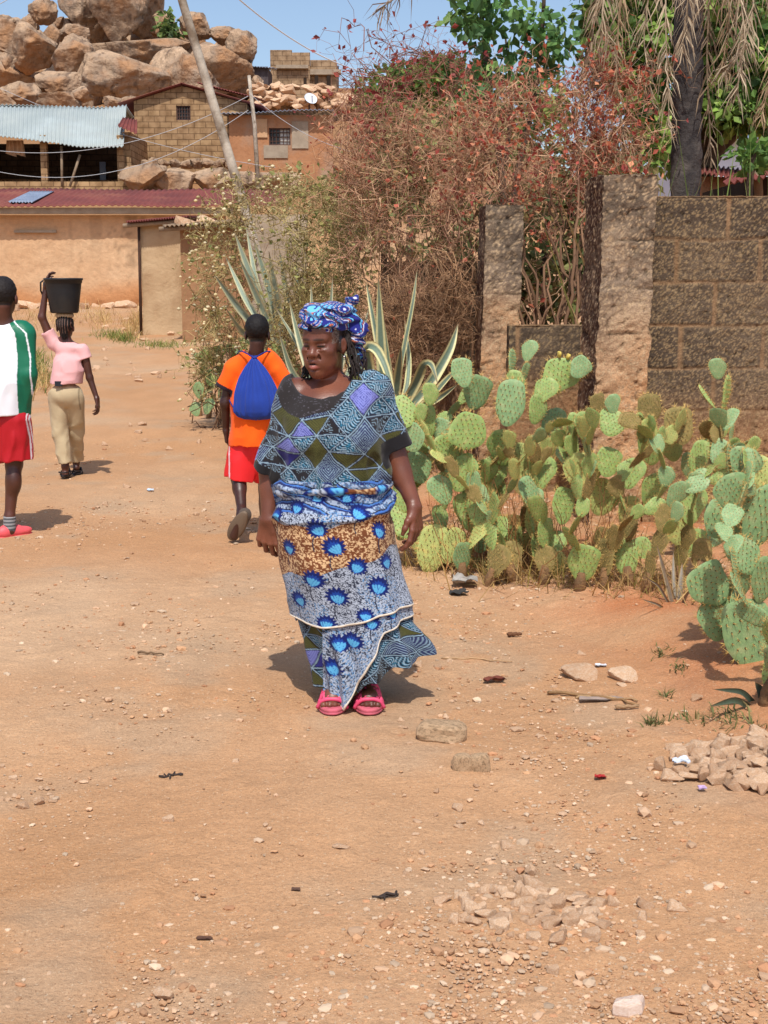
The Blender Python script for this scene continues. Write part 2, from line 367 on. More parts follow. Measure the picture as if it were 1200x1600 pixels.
# ---------------- sculpting: smooth unions of tapered limbs, meshed with surface nets ----------------
class Sculpt:
    def __init__(s): s.ops = []
    def op(s, f, c, R, mode, k): s.ops.append((f, np.asarray(c, float), float(R), mode, k)); return s
    def cone(s, a, b, ra, rb, k=.02, mode='u', flat0=False, flat1=False, sq=None):
        a = np.asarray(a, float); b = np.asarray(b, float); ba = b - a; L2 = ba @ ba + 1e-12; L = math.sqrt(L2); u = ba / L
        def f(p):
            q = p - a; h = (q @ ba) / L2; hc = np.clip(h, 0, 1)
            d = np.linalg.norm(q - hc[..., None] * ba, axis=-1) - (ra + (rb - ra) * hc)
            if flat0: d = np.maximum(d, -h * L)
            if flat1: d = np.maximum(d, (h - 1) * L)
            return d
        return s.op(f, (a + b) / 2, L / 2 + max(ra, rb), mode, k)
    def ell(s, c, r, k=.02, mode='u', M=None, cut=None):
        c = np.asarray(c, float); r = np.asarray(r, float); M = None if M is None else np.asarray(M, float)
        def f(p):
            q = p - c
            if M is not None: q = q @ M.T
            k0 = np.linalg.norm(q / r, axis=-1); k1 = np.linalg.norm(q / (r * r), axis=-1) + 1e-9
            d = k0 * (k0 - 1) / k1
            if cut is not None:
                for cp, cn in cut: d = np.maximum(d, (p - cp) @ cn)
            return d
        return s.op(f, c, r.max(), mode, k)
    def plane(s, p0, n, c, R, k=0.):
        """cut away the side the normal points to, within R of c"""
        p0 = np.asarray(p0, float); n = np.asarray(n, float); n = n / np.linalg.norm(n)
        return s.op(lambda p: (p - p0) @ n, c, R, 'i', k)
    def chain(s, pts, rad, k=.02, mode='u'):
        for i in range(len(pts) - 1): s.cone(pts[i], pts[i + 1], rad[i], rad[i + 1], k, mode)
        return s
    @staticmethod
    def comb(d, e, mode, k):
        if mode == 'u':
            if k <= 0: return np.minimum(d, e)
            h = np.maximum(k - np.abs(d - e), 0) / k; return np.minimum(d, e) - h * h * k / 4
        if mode == 's': e = -e
        if k <= 0: return np.maximum(d, e)
        h = np.maximum(k - np.abs(d - e), 0) / k; return np.maximum(d, e) + h * h * k / 4
    def mesh(s, res, disp=None):
        lo = np.min([c - R for f, c, R, m, k in s.ops if m == 'u'], 0) - 3 * res; hi = np.max([c + R for f, c, R, m, k in s.ops if m == 'u'], 0) + 3 * res
        B = 8; nb = np.ceil((hi - lo) / (res * B)).astype(int); n = nb * B
        ci = np.stack(np.meshgrid(*[np.arange(q) for q in nb], indexing='ij'), -1).reshape(-1, 3)
        cc = lo + (ci * B + (B - 1) / 2) * res
        dc = np.full(len(cc), 10.)
        for f, c, R, m, k in s.ops:
            if m == 'i':
                w = np.linalg.norm(cc - c, axis=1) < R
                dc[w] = s.comb(dc[w], f(cc[w]), m, k)
            else: dc = s.comb(dc, f(cc), m, k)
        br = res * B * .87
        act = np.abs(dc) < br * 1.9 + .012
        D = np.repeat(np.repeat(np.repeat(dc.reshape(nb).astype(np.float32), B, 0), B, 1), B, 2)
        ai = ci[act]; ac = cc[act]
        loc = np.stack(np.meshgrid(*[np.arange(B)] * 3, indexing='ij'), -1).reshape(-1, 3)
        for q in range(0, len(ai), 600):
            I = ai[q:q + 600]; C = ac[q:q + 600]
            p = lo + (I[:, None] * B + loc[None]) * res
            d = np.full(p.shape[:2], 10.)
            for f, c, R, m, k in s.ops:
                w = np.linalg.norm(C - c, axis=1) < R + br + k + .03
                if not w.any(): continue
                e = f(p[w]); 
                if m == 'i':
                    dd = s.comb(d[w], e, m, k); inside = np.linalg.norm(p[w] - c, axis=-1) < R
                    d[w] = np.where(inside, dd, d[w])
                else: d[w] = s.comb(d[w], e, m, k)
            if disp is not None: d = d - disp(p)
            g = I[:, None] * B + loc[None]
            D[g[..., 0], g[..., 1], g[..., 2]] = d
        # surface nets
        S_ = D < 0
        cnt = np.zeros(tuple(n - 1), np.int8)
        for a in (0, 1):
            for b in (0, 1):
                for c in (0, 1): cnt += S_[a:n[0] - 1 + a, b:n[1] - 1 + b, c:n[2] - 1 + c]
        cell = np.argwhere((cnt > 0) & (cnt < 8))
        idx = np.full(tuple(n - 1), -1, np.int32); idx[tuple(cell.T)] = np.arange(len(cell))
        acc = np.zeros((len(cell), 3)); num = np.zeros(len(cell))
        cor = [(a, b, c) for a in (0, 1) for b in (0, 1) for c in (0, 1)]
        val = {q: D[tuple((cell + q).T)] for q in cor}
        for q in cor:
            for ax in range(3):
                if q[ax]: continue
                q2 = list(q); q2[ax] = 1; q2 = tuple(q2); a, b = val[q], val[q2]
                x = (a < 0) != (b < 0); t = np.where(x, a / np.where(x, a - b, 1), 0)
                pt = np.array(q, float)[None] + np.zeros((len(cell), 3)); pt[:, ax] += t
                acc[x] += pt[x]; num += x
        V = lo + (cell + acc / num[:, None]) * res
        Q = []
        for ax in range(3):
            o1, o2 = [(1, 2), (2, 0), (0, 1)][ax]
            sl0 = [slice(1, m - 1) for m in n]; sl1 = list(sl0); sl0[ax] = slice(0, n[ax] - 1); sl1[ax] = slice(1, n[ax])
            A = S_[tuple(sl0)]; Bq = S_[tuple(sl1)]
            e = np.argwhere(A != Bq); off = np.array([1, 1, 1]); off[ax] = 0; e = e + off
            fl = S_[tuple(e.T)]
            e1 = np.eye(3, dtype=int)[o1]; e2 = np.eye(3, dtype=int)[o2]
            q = np.stack([idx[tuple((e - e1 - e2).T)], idx[tuple((e - e2).T)], idx[tuple(e.T)], idx[tuple((e - e1).T)]], 1)
            q = np.where(fl[:, None], q, q[:, ::-1]); Q.append(q[(q >= 0).all(1)])
        return V, [np.concatenate(Q)]

def normals(V, Q):
    n = np.cross(V[Q[:, 2]] - V[Q[:, 0]], V[Q[:, 3]] - V[Q[:, 1]]); o = np.zeros_like(V)
    for i in range(4): np.add.at(o, Q[:, i], n)
    return o / (np.linalg.norm(o, axis=1, keepdims=True) + 1e-12)

def nrm(v): v = np.asarray(v, float); return v / np.linalg.norm(v)
def hand(s, wrist, d, pn, th, size=.175, curl=(.5, .55, .6, .65), seg=.55, spread=.10, thumb_in=.35, fr=1.0, joint=1.0):
    """wrist point, direction of the fingers, palm normal (palm side), direction of the thumb side"""
    d = nrm(d); th = nrm(np.asarray(th) - d * np.dot(th, d)); pn0 = np.cross(d, th); pn = pn0 if np.dot(pn0, pn) > 0 else -pn0
    W = np.asarray(wrist, float); L = size
    palm = L * .53
    # palm: four metacarpal cones fused
    kn = []
    for i, (o, ln) in enumerate(((.22, .98), (.075, 1.0), (-.075, .95), (-.21, .86))):
        a = W + th * o * L * .55 + d * L * .03; b = W + th * o * L * 1.02 + d * palm * ln
        s.cone(a, b, L * .085, L * .066, .018); kn.append(b)
    s.cone(W + th * L * .1, W + th * L * .17 + d * L * .22, L * .10, L * .075, .02)
    fl = [(.24, .15, .11), (.27, .17, .12), (.25, .16, .115), (.19, .12, .10)]
    for i in range(4):
        p = kn[i]; ang = curl[i]; dirv = nrm(d + th * (1.5 - i) * spread)
        r = L * np.array([.056, .052, .047, .040]) * fr * (.88 if i == 3 else 1)
        c = 0
        pts = [p]
        for j in range(3):
            c += ang * (.8 if j == 0 else 1.15 * joint if j == 1 else .8)
            v = dirv * math.cos(c) + pn * math.sin(c)
            p = p + v * L * fl[i][j]; pts.append(p)
        s.chain(pts, r, .005)
    a = W + th * L * .17 + d * L * .17 + pn * L * .02
    b = a + nrm(th * .75 + d * .75 + pn * thumb_in) * L * .20
    c_ = b + nrm(th * .25 + d * 1.0 + pn * (thumb_in + .25)) * L * .17
    e = c_ + nrm(th * .05 + d * 1.0 + pn * (thumb_in + .35)) * L * .13
    s.chain([a, b, c_, e], L * np.array([.085, .066, .058, .046]), .010)

m_skin = mat('dark_skin', vcol=True, rough=.38, bump=.25, bscale=240, bdist=.004, vary=.12, spec=.5)
m_cloth = mat('printed_cotton', vcol=True, rough=.85, bump=.25, bscale=420, bdist=.002, spec=.15, sheen=.1)
m_hair = mat('black_hair', vcol=True, rough=.6, bump=.7, bscale=260, bdist=.006, spec=.3)
m_plain = mat('cloth', vcol=True, rough=.85, bump=.35, bscale=160, bdist=.004, vary=.05, spec=.12, sheen=.1)
m_shiny = mat('polyester', vcol=True, rough=.5, bump=.3, bscale=120, bdist=.004, spec=.35)
m_rubber = mat('foam_rubber', vcol=True, rough=.6, bump=.2, bscale=120, bdist=.003, vary=.06, spec=.3)

def folds(amp, sc, seed, stretch=(1, 1, .45)):
    st = np.array(stretch)
    def f(p):
        q = p * st + .03 * np.stack([noise(p, 6, seed + 7), noise(p, 6, seed + 8), noise(p, 6, seed + 9)], -1)
        return amp * (1 - 2.2 * np.abs(noise(q, sc, seed))) * .8 + amp * .5 * noise(q, sc * 2.1, seed + 3)
    return f
SK1, SK2 = lin((92, 52, 38)), lin((60, 34, 26))
def skin_col(V, seed=0, a=SK1, b=SK2): 
    t = np.clip(.5 + .9 * fbm(V, 9, seed, 3), 0, 1)[:, None]; return a * t + b * (1 - t)
# ---------------- woman in a wax print dress ----------------
YW = 5.46
def w(px, py, dy=0.): return P(px, py, YW + dy)
woman = thing('person', (w(548, 1100)[0], YW, 0), 'woman in patterned blouse, lotus print wrapper, blue headwrap and pink slides, walking forward', 'person')
sc_ = np.linalg.norm(w(549, 700) - w(548, 700))          # metres per pixel of the photograph there

def torso(s, g, k=.05):
    """trunk shared by body (g=0) and blouse (g=cloth gap)"""
    s.cone(w(468, 617, .03), w(520, 620, .03), .070 + g, .066 + g, k)
    s.cone(w(520, 620, .03), w(580, 612, .03), .066 + g, .068 + g, k)
    s.ell(w(518, 690, .0), np.array((.205, .135, .20)) + g, k)
    s.ell(w(484, 688, -.085), np.array((.082, .068, .085)) + g, .07)
    s.ell(w(552, 686, -.085), np.array((.082, .068, .085)) + g, .07)
    s.ell(w(517, 752, -.01), np.array((.20, .15, .12)) + g, .06)
    s.ell(w(515, 640, -.02), np.array((.15, .10, .09)) + g, .05)

# head frame
HC = w(507, 533, -.015); yaw = math.radians(27); pit = math.radians(5)
Fh = np.array((-math.sin(yaw) * math.cos(pit), -math.cos(yaw) * math.cos(pit), -math.sin(pit)))
Rh = np.array((math.cos(yaw), -math.sin(yaw), 0.)); Uh = np.cross(Rh, Fh); Uh = Uh if Uh[2] > 0 else -Uh
Mh = np.stack([Rh, Fh, Uh])
def H(x, f, u): return HC + Rh * x + Fh * f + Uh * u

def woman_body():
    s = Sculpt(); 
    e = lambda c, r, k=.02, mode='u', M=Mh: s.ell(H(*c), r, k, mode, M)
    e((0, -.012, .035), (.073, .098, .090)); e((0, .030, -.050), (.060, .066, .088), .04)
    e((0, .022, -.088), (.047, .058, .038), .04)
    e((0, .070, -.120), (.027, .022, .022), .03)
    for q in (-1, 1):
        e((q * .043, .062, -.032), (.026, .024, .021), .025)
        e((q * .040, .052, -.072), (.017, .025, .026), .03)
        s.cone(H(q * .008, .091, .010), H(q * .042, .076, .015), .0125, .010, .012)
    e((0, .060, .045), (.055, .035, .045), .03)
    for q in (-1, 1): e((q * .031, .101, -.010), (.021, .020, .014), .010, 's')
    for q in (-1, 1): e((q * .032, .0725, -.009), (.0175, .0165, .0150), .004)
    for q in (-1, 1):                                         # closed-down lids of a squint
        s.cone(H(q * .018, .0885, -.0050), H(q * .047, .0800, -.0055), .0045, .0040, .004)
        s.cone(H(q * .018, .0870, -.0150), H(q * .046, .0790, -.0145), .0042, .0040, .005)
        e((q * .032, .086, -.025), (.018, .007, .005), .008)
    s.cone(H(0, .087, .004), H(0, .104, -.036), .0095, .0125, .014)
    e((0, .107, -.040), (.0155, .0145, .0125), .010)
    for q in (-1, 1): e((q * .0175, .095, -.043), (.0105, .012, .0095), .007)
    for q in (-1, 1): e((q * .010, .103, -.0515), (.0055, .006, .004), .003, 's')
    e((0, .078, -.074), (.034, .022, .026), .025)
    for q in (-1, 1):
        s.cone(H(0, .1015, -.0705), H(q * .027, .0835, -.0745), .0075, .0045, .006)
        s.cone(H(0, .1025, -.0915), H(q * .022, .0850, -.0855), .0105, .0055, .005)
        s.cone(H(q * .003, .104, -.0800), H(q * .023, .088, -.0792), .0042, .0030, .003, 's')
        s.cone(H(q * .0215, .095, -.045), H(q * .035, .081, -.080), .0052, .0042, .007, 's'); s.cone(H(q * .018, .094, -.020), H(q * .040, .081, -.026), .0026, .0022, .005, 's')
        s.cone(H(q * .008, .0975, .006), H(q * .007, .0955, .022), .0026, .002, .006, 's'); e((q * .013, .088, .018), (.009, .008, .010), .008)
    s.cone(H(-.03, .087, .036), H(.03, .087, .036), .0018, .0018, .006, 's')
    s.cone(H(-.02, .096, -.103), H(.02, .096, -.103), .003, .003, .008, 's')
    for q in (-1, 1):
        A = Mh.copy(); c_, s_ = math.cos(.35 * q), math.sin(.35 * q)
        A = np.stack([Rh * c_ + Fh * s_, -Rh * s_ + Fh * c_, Uh])
        e((q * .076, -.012, -.018), (.0115, .021, .034), .012, 'u', A)
        e((q * .0875, -.004, -.014), (.006, .010, .018), .005, 's', A)
    # neck, trunk
    s.cone(H(0, -.040, -.06), w(514, 620, .05), .048, .056, .025)
    torso(s, 0.)
    s.ell(w(520, 810, .0), (.205, .15, .14), .08)
    # arms
    s.chain([w(462, 618, .03), w(424, 735, .03), w(419, 812, -.02)], [.060, .047, .030], .03)
    s.ell(w(424, 762, .02), (.040, .040, .06), .03)
    s.chain([w(586, 610, .03), w(617, 712, .04), w(648, 792, -.02)], [.060, .046, .030], .03)
    s.ell(w(626, 742, .03), (.039, .039, .06), .03)
    hand(s, w(419, 812, -.02), w(417, 880, -.02) - w(419, 812, -.02), (.25, .95, 0), (.9, -.35, .0), .185, (.55, .62, .68, .74), fr=1.12)
    hand(s, w(648, 792, -.02), w(653, 860, -.05) - w(648, 792, -.02), (-.95, .3, 0), (-.45, -.9, 0), .185, (.35, .5, .62, .72), fr=1.10, thumb_in=.15)
    # legs and feet
    for (hx, kx, kd, ax, ay, ad, fx, out) in ((490, 505, -.02, 519, 1082, .02, 519, -.02), (550, 560, -.03, 571, 1072, .02, 575, .05)):
        s.chain([w(hx, 830), w(kx, 950, kd), w(ax, ay - 22, ad), w(ax, ay, ad)], [.095, .06, .036, .034], .03)
    for fx, fy, out in ((519, 1100, -.03), (577, 1098, .05)):
        f0 = ground_at(fx, 1113); f0[2] += .034
        dirf = nrm((out, -1, 0)); sid = np.array((-dirf[1], dirf[0], 0)) * -1
        heel = f0 - dirf * .18; ball = f0 - dirf * .025
        s.cone(heel + (0, 0, .02), ball + (0, 0, .016), .034, .043, .03); s.cone(heel + dirf * .03 + (0, 0, .045), ball - dirf * .05 + (0, 0, .03), .032, .030, .03)
        for j, (o, l, r) in enumerate(((-.034, .040, .0150), (-.009, .042, .0115), (.012, .036, .0108), (.030, .028, .0102), (.045, .018, .0098))):
            oo = o * (1 if fx > 548 else -1)
            s.cone(ball + sid * oo * .9 + (0, 0, .01), ball + sid * oo + dirf * l + (0, 0, .001), r, r * .9, .006)
    V, Q = s.mesh(.0028)
    loc = (V - HC) @ Mh.T; x, f, u = loc[:, 0], loc[:, 1], loc[:, 2]
    c = skin_col(V, 5, lin((122, 72, 53)), lin((90, 52, 39)))
    def blend(mask, colr, a): 
        m = np.clip(mask, 0, 1)[:, None] * a; return c * (1 - m) + np.asarray(colr) * m
    head = sstep(-.14, -.12, u) * sstep(.2, .18, np.linalg.norm(loc, axis=1))
    ax_ = np.abs(x)
    g = lambda cx, cf, cu, rx, rf, ru: sstep(1.25, .75, np.sqrt(((ax_ - cx) / rx) ** 2 + ((f - cf) / rf) ** 2 + ((u - cu) / ru) ** 2))
    c = blend(g(.0, .09, -.0705, .027, .03, .0075), lin((92, 50, 44)), .8)         # lips
    c = blend(g(.0, .09, -.0915, .025, .03, .0085), lin((168, 98, 92)), .9)
    c = blend(g(.0, .095, -.0800, .022, .03, .0028), lin((30, 12, 12)), .95)
    c = blend(g(.032, .085, -.0100, .0170, .025, .0052), lin((12, 7, 7)), .98)       # eye slits and lashes
    c = blend(g(.027, .09, .0165, .023, .03, .0058), lin((24, 14, 12)), .75)        # brows
    c = blend(g(.010, .10, -.0515, .005, .01, .004), lin((16, 8, 8)), .9)
    nail = np.zeros(len(V))
    # palms a little lighter, hair line
    c = blend((sstep(.0, -.03, f - .035 - .4 * np.maximum(u - .0, 0)) * sstep(-.055, -.035, u) * (np.linalg.norm(loc, axis=1) < .16) * (ax_ < .079)), lin((26, 21, 19)), .95)
    t = sstep(.0, .03, f - .005) * sstep(.055, .03, f) * sstep(-.02, .0, u) * sstep(.06, .05, ax_) * 0
    gr = (np.abs(f - .028) < .022) * (np.abs(u - .026) < .03) * (ax_ > .058)
    c = blend(gr * (noise(V, 260, 3) > -.1), lin((120, 112, 104)), .75)
    return part(woman, 'body', V, Q, m_skin, c)
body = woman_body()

# ---- blouse ----
def wax_patch(x, z, seed=0, warp=None):
    """patchwork wax print: diamonds of olive, black, lavender and teal line work; x right, z up in metres"""
    q = N3(x, z)
    x = x + .018 * noise(q, 7, 71 + seed) + .006 * noise(q, 20, 73); z = z + .018 * noise(q, 7, 72 + seed)
    a = .098
    U = (x * .80 + z * .72) / a; Vv = (-x * .80 + z * .72) / a
    iu, iv = np.floor(U).astype(int), np.floor(Vv).astype(int); fu, fv = U - iu, Vv - iv
    k = hash3(iu, iv, iu * 0, 17 + seed)
    # split some diamonds into triangles
    tri = hash3(iu, iv, iu * 0, 19 + seed) > .45; up = (fu + fv) > 1
    k = np.where(tri & up, hash3(iu, iv, iu * 0 + 3, 23 + seed), k)
    n = noise(q, 60, 5); lines = np.sin((fu * 1.0 + .18 * np.sin(fv * 9)) * 52 + n * 1.8); lines2 = np.sin(np.maximum(np.abs(fu - .5), np.abs(fv - .5)) * 78)
    olive, black, lav, teal, white, navy = lin((66, 66, 34)) * .9, lin((34, 32, 36)), lin((112, 118, 180)), lin((46, 104, 132)), lin((140, 166, 184)), lin((44, 44, 116))
    sh = x.shape + (3,)
    tealp = np.where((lines > .58)[..., None], white, np.where((lines < -.15)[..., None], lin((22, 40, 56)), teal))
    bl = np.where((lines2 > .45)[..., None], white * .7, lin((36, 40, 78)))
    blk = np.where(((lines > .55) & (n > -.2))[..., None], white * .65, black)
    lavp = np.where((lines2 > .8)[..., None], navy, lav)
    olp = np.where((lines2 > .72)[..., None], olive * 1.7, olive)
    c = np.zeros(sh) + olp
    for lo, hi, p_ in ((.22, .46, tealp), (.46, .53, lavp), (.53, .68, bl), (.68, .88, blk), (.88, .92, np.zeros(sh) + navy), (.92, 1.1, tealp)):
        c = np.where(((k >= lo) & (k < hi))[..., None], p_, c)
    ed = np.minimum(np.minimum(fu, 1 - fu), np.minimum(fv, 1 - fv)); ed2 = np.where(tri, np.abs(fu + fv - 1) * .7, 1)
    ed = np.minimum(ed, ed2)
    c = c * (1 + .22 * fbm(q, 16, 77, 2)[..., None]); c = np.where((ed < .020)[..., None], white * .8, c); c = np.where(((ed >= .020) & (ed < .055))[..., None], lin((24, 26, 48)), c)
    return c
def blouse():
    s = Sculpt(); torso(s, .017)
    s.ell(w(590, 735, -.0), (.058, .08, .045), .05)               # cloth bloused out over the waistband
    s.ell(w(452, 738, -.0), (.055, .08, .045), .05)
    A0, A1 = w(470, 617, .03), w(420, 739, .03); B0, B1 = w(580, 609, .03), w(618, 701, .035)
    s.cone(A0, A1, .068, .072, .035, flat1=True); s.cone(B0, B1, .068, .067, .035, flat1=True)
    s.ell(w(452, 640, .03), (.055, .06, .07), .04)
    for a, b, r in ((A0, A1, .064), (B0, B1, .059)):
        u = nrm(b - a); s.cone(b - u * .07, b + u * .1, r * .80, r * 1.03, .0, 's')
    s.ell(w(502, 586, -.04), (.132, .24, .098), .0, 's')
    s.cone(w(507, 560, .02), w(506, 610, .02), .07, .085, .01, 's')
    s.plane(w(517, 772), (0, 0, -1), w(517, 850), .40)
    fd = folds(.009, 13, 31, (1.0, .7, .55)); V, Q = s.mesh(.0033, disp=lambda p: fd(p) + .0065 * np.sin(p[..., 0] * 95 + 3 * noise(p, 9, 2)) * sstep(w(0, 700)[2], w(0, 752)[2], p[..., 2]))
    x = (V[:, 0] - w(517, 0)[0]); z = V[:, 2]; y = V[:, 1] - YW
    xx = x + np.where(y > 0, .9 * 1, 0)
    # sleeves carry the print along their own length
    c = wax_patch(xx * 1.0, z + .03)
    blk = lin((30, 29, 32)); fade = lin((58, 56, 62))
    for a, b, ln in ((A0, A1, .03), (B0, B1, .055)):
        u = nrm(b - a); L = np.linalg.norm(b - a); h = (V - a) @ u; rr = np.linalg.norm(V - a - h[:, None] * u, axis=1)
        m = (h > L - ln) & (rr < .13) & (h < L + .05); c[m] = blk
    # black yoke round the neckline, faded
    nd = np.sqrt(((V[:, 0] - w(502, 0)[0]) / .20) ** 2 + ((V[:, 2] - w(0, 586)[2]) / .150) ** 2) + .12 * noise(V, 14, 8)
    m = (nd < 1.15 - 3.0 * np.clip(x + .12, 0, .4)) & (V[:, 2] < w(0, 560)[2]); t = np.where((noise(V * np.array([1, 1, 2.5]), 120, 4) > .55)[:, None], fade * 1.8, lin((44, 41, 42)))
    c = np.where(m[:, None], t, c)
    return part(woman, 'blouse', V, Q, m_cloth, c)
blouse()

# ---- wrapper and skirt: lofted cloth ----
def lotus(s, z, flowers, brown_top, brown_bot, stip=1):
    q = N3(s, z); n = noise(q, 330, 61); n2 = noise(q, 190, 62); nn = fbm(q, 10, 63, 2)
    white, blk, bl = lin((160, 170, 186)), lin((46, 50, 66)), lin((80, 126, 172))
    c = np.where((np.abs(n2) < .20)[:, None], blk, white); c = np.where(((n > .42) & (nn > -.05))[:, None], bl, c)
    c = np.where(((n < -.5) & (nn < .1))[:, None], blk, c)
    br, cream = lin((112, 66, 40)), lin((206, 172, 130))
    ridg = np.abs(fbm(q, 120, 64, 2)); bc = np.where((ridg > .20)[:, None], cream, br); bc = np.where((noise(q, 150, 66) > .25)[:, None], br, bc); bc = bc * (.9 + .35 * fbm(q, 14, 67, 2)[:, None])
    inb = (z < brown_top) & (z > brown_bot); c = np.where(inb[:, None], bc, c)
    db, mb, lb = lin((17, 31, 94)), lin((26, 66, 150)), lin((86, 162, 206))
    for fs, fz, R, ang in flowers:
        dx, dz = s - fs, z - fz; r = np.sqrt(dx * dx + dz * dz) / R; a = np.arctan2(dx, dz) - ang; a = (a + np.pi) % (2 * np.pi) - np.pi
        spike = .70 + .30 * (1 - np.abs(((a / (2 * np.pi) * 15) % 1) * 2 - 1)) 
        lim = spike * (1 - .38 * (np.abs(a) / np.pi) ** 2)
        c = np.where((r < lim * 1.04)[:, None], np.where((r > lim * .62)[:, None], db, mb * .8 + db * .2), c)
        ax_, az = dx * math.cos(ang) - dz * math.sin(ang), dx * math.sin(ang) + dz * math.cos(ang)
        for o, rot, ln, wd in ((-.26, -.55, .42, .15), (.26, .55, .42, .15), (0, 0, .50, .17), (-.13, -.28, .47, .12), (.13, .28, .47, .12)):
            px_, pz = ax_ - o * R, az + .16 * R
            u_ = px_ * math.cos(rot) - pz * math.sin(rot); v_ = px_ * math.sin(rot) + pz * math.cos(rot)
            el = (u_ / (wd * R)) ** 2 + (v_ / (ln * R)) ** 2
            c = np.where((el < 1)[:, None], np.where((el > .72)[:, None], mb, lb), c)
        # stalk
        st = np.abs(dx - .5 * R * np.sin(dz / R * 1.1)) < .0022; c = np.where((st & (dz < -R * .55) & (dz > -R * 1.9))[:, None], blk, c)
    return c
ROWS = np.array([(744, 437, 600), (754, 433, 606), (768, 432, 607), (785, 431, 606), (805, 431, 608), (830, 433, 612), (860, 437, 618), (900, 444, 626), (930, 452, 633), (965, 458, 641), (1000, 467, 655), (1030, 476, 660), (1090, 487, 655)], float)
def skirt_ring(py):
    xl = np.interp(py, ROWS[:, 0], ROWS[:, 1]); xr = np.interp(py, ROWS[:, 0], ROWS[:, 2]); return xl, xr
def loft(hem, off, top, name, col_fn, mask=None, flare=0., dens=520, rows=300, seed=0, foldamp=1., parent=None, label=None, yd=0., wave=0.):
    """cloth tube hanging from row `top` to hem(px); returns object and its hem polyline"""
    th = np.linspace(0, 2 * np.pi, dens, endpoint=False)
    t = np.linspace(0, 1, rows)
    TH, T = np.meshgrid(th, t); x0 = np.cos(TH); 
    # hem row of each column
    xl, xr = skirt_ring(np.full(dens, 980.)); hx = (xl + xr) / 2 + (xr - xl) / 2 * np.cos(th)
    hp = hem(hx, np.sin(th) < 0)
    PY = top + (hp[None] - top) * T
    xl, xr = skirt_ring(PY); cx = (xl + xr) / 2; rx = (xr - xl) / 2 * sc_
    z = w(548, 0)[2] * 0 + np.vectorize(lambda a: w(548, a)[2])(np.linspace(700, 1120, 60)); z = np.interp(PY, np.linspace(700, 1120, 60), z)
    px2m = lambda p: (p - 548) * sc_ + w(548, 700)[0]
    f = sstep(960, 1015, PY) * flare * np.clip(np.cos(TH), 0, 1) ** 3
    ry = np.interp(PY, [744, 800, 860, 965, 1090], [.165, .185, .18, .185, .20])
    sup = 1.0
    X = px2m(cx) + (rx + off + f) * np.sign(np.cos(TH)) * np.abs(np.cos(TH)) ** sup
    Yv = YW + yd + np.interp(PY, [744, 1090], [-.005, .0]) + (ry + off) * np.sin(TH)
    dep = sstep(780, 1000, PY)
    # hanging folds, gathers and the diagonal pull across the hips
    fold = foldamp * (dep * (.010 * np.sin(TH * 9 + 1.2 * np.sin(TH * 2 + seed) + seed) + .008 * np.sin(TH * 5 + seed * 2 + PY / 60)) +
            (1 - dep) * .020 * (1 - 1.9 * np.abs(np.sin((PY - 745) / 17.0 + 1.3 * np.cos(TH) + .8 * np.sin(2 * TH) + .7 * noise(N3(TH * 2, PY / 30), 1., 5)))) * sstep(842, 775, PY) * sstep(748, 760, PY) +
            .006 * noise(N3(TH * 2.2, PY / 40, TH * 0 + seed), 1.0, 40 + seed) +
            .011 * sstep(810, 860, PY) * sstep(985, 930, PY) * (.6 - np.abs(np.sin(PY / 46 + 1.25 * np.cos(TH) + 1.1 * noise(N3(TH * 1.5, PY / 70), 1., 15)))))
    fold = fold + sstep(958, 1020, PY) * wave * (np.sin(TH * 13 + 2 * np.sin(TH * 3)) + .5 * np.sin(TH * 23 + 1))
    X = X + fold * np.cos(TH); Yv = Yv + fold * np.sin(TH)
    V = np.stack([X, Yv, z], -1).reshape(-1, 3)
    sarc = ((TH - 1.5 * np.pi) * .205).reshape(-1); sarc = np.where(sarc < -.205 * np.pi, sarc + .205 * 2 * np.pi, sarc)
    Fq = grid_faces(rows, dens, True)
    c = col_fn(sarc, z.reshape(-1))
    if mask is not None:
        ok = mask(((X - w(548, 700)[0]) / sc_ + 548).reshape(-1), PY.reshape(-1), np.sin(TH).reshape(-1)); Fq = Fq[ok[Fq].all(1)]
    o = part(woman, name, V, [Fq], m_cloth, c, label=label)
    sol = o.modifiers.new('thickness', 'SOLIDIFY'); sol.thickness = .003; sol.offset = -1
    return o, V.reshape(rows, dens, 3)[-1], V.reshape(rows, dens, 3)
def s_of(px, py):
    xl, xr = skirt_ring(py); return -.205 * 0 + .205 * math.asin(max(-1, min(1, (px - (xl + xr) / 2) / ((xr - xl) / 2))))
zrow = lambda py: w(548, py)[2]
FLW = [(456, 848, .042, .1), (500, 815, .046, -.5), (525, 842, .048, -.6), (590, 822, .046, .5), (558, 872, .044, .6), (495, 892, .046, .4), (590, 905, .050, .35), (529, 918, .048, .1), (472, 927, .044, -.3),
       (466, 785, .040, .2), (560, 792, .042, .8), (498, 768, .036, .9), (545, 768, .038, .9), (602, 870, .045, -.1), (440, 800, .04, 0), (606, 785, .04, .2), (512, 958, .04, .2), (570, 945, .036, .2)]
flw = [(s_of(a, b), zrow(b), R, g) for a, b, R, g in FLW]
rf = np.random.default_rng(3)
back = [(x_ + rf.uniform(-.02, .02), z_ + rf.uniform(-.02, .02), .046, rf.uniform(-1, 1)) for x_ in np.arange(-.62, .64, .11) for z_ in np.arange(.32, .92, .12) if abs(x_) > .30]
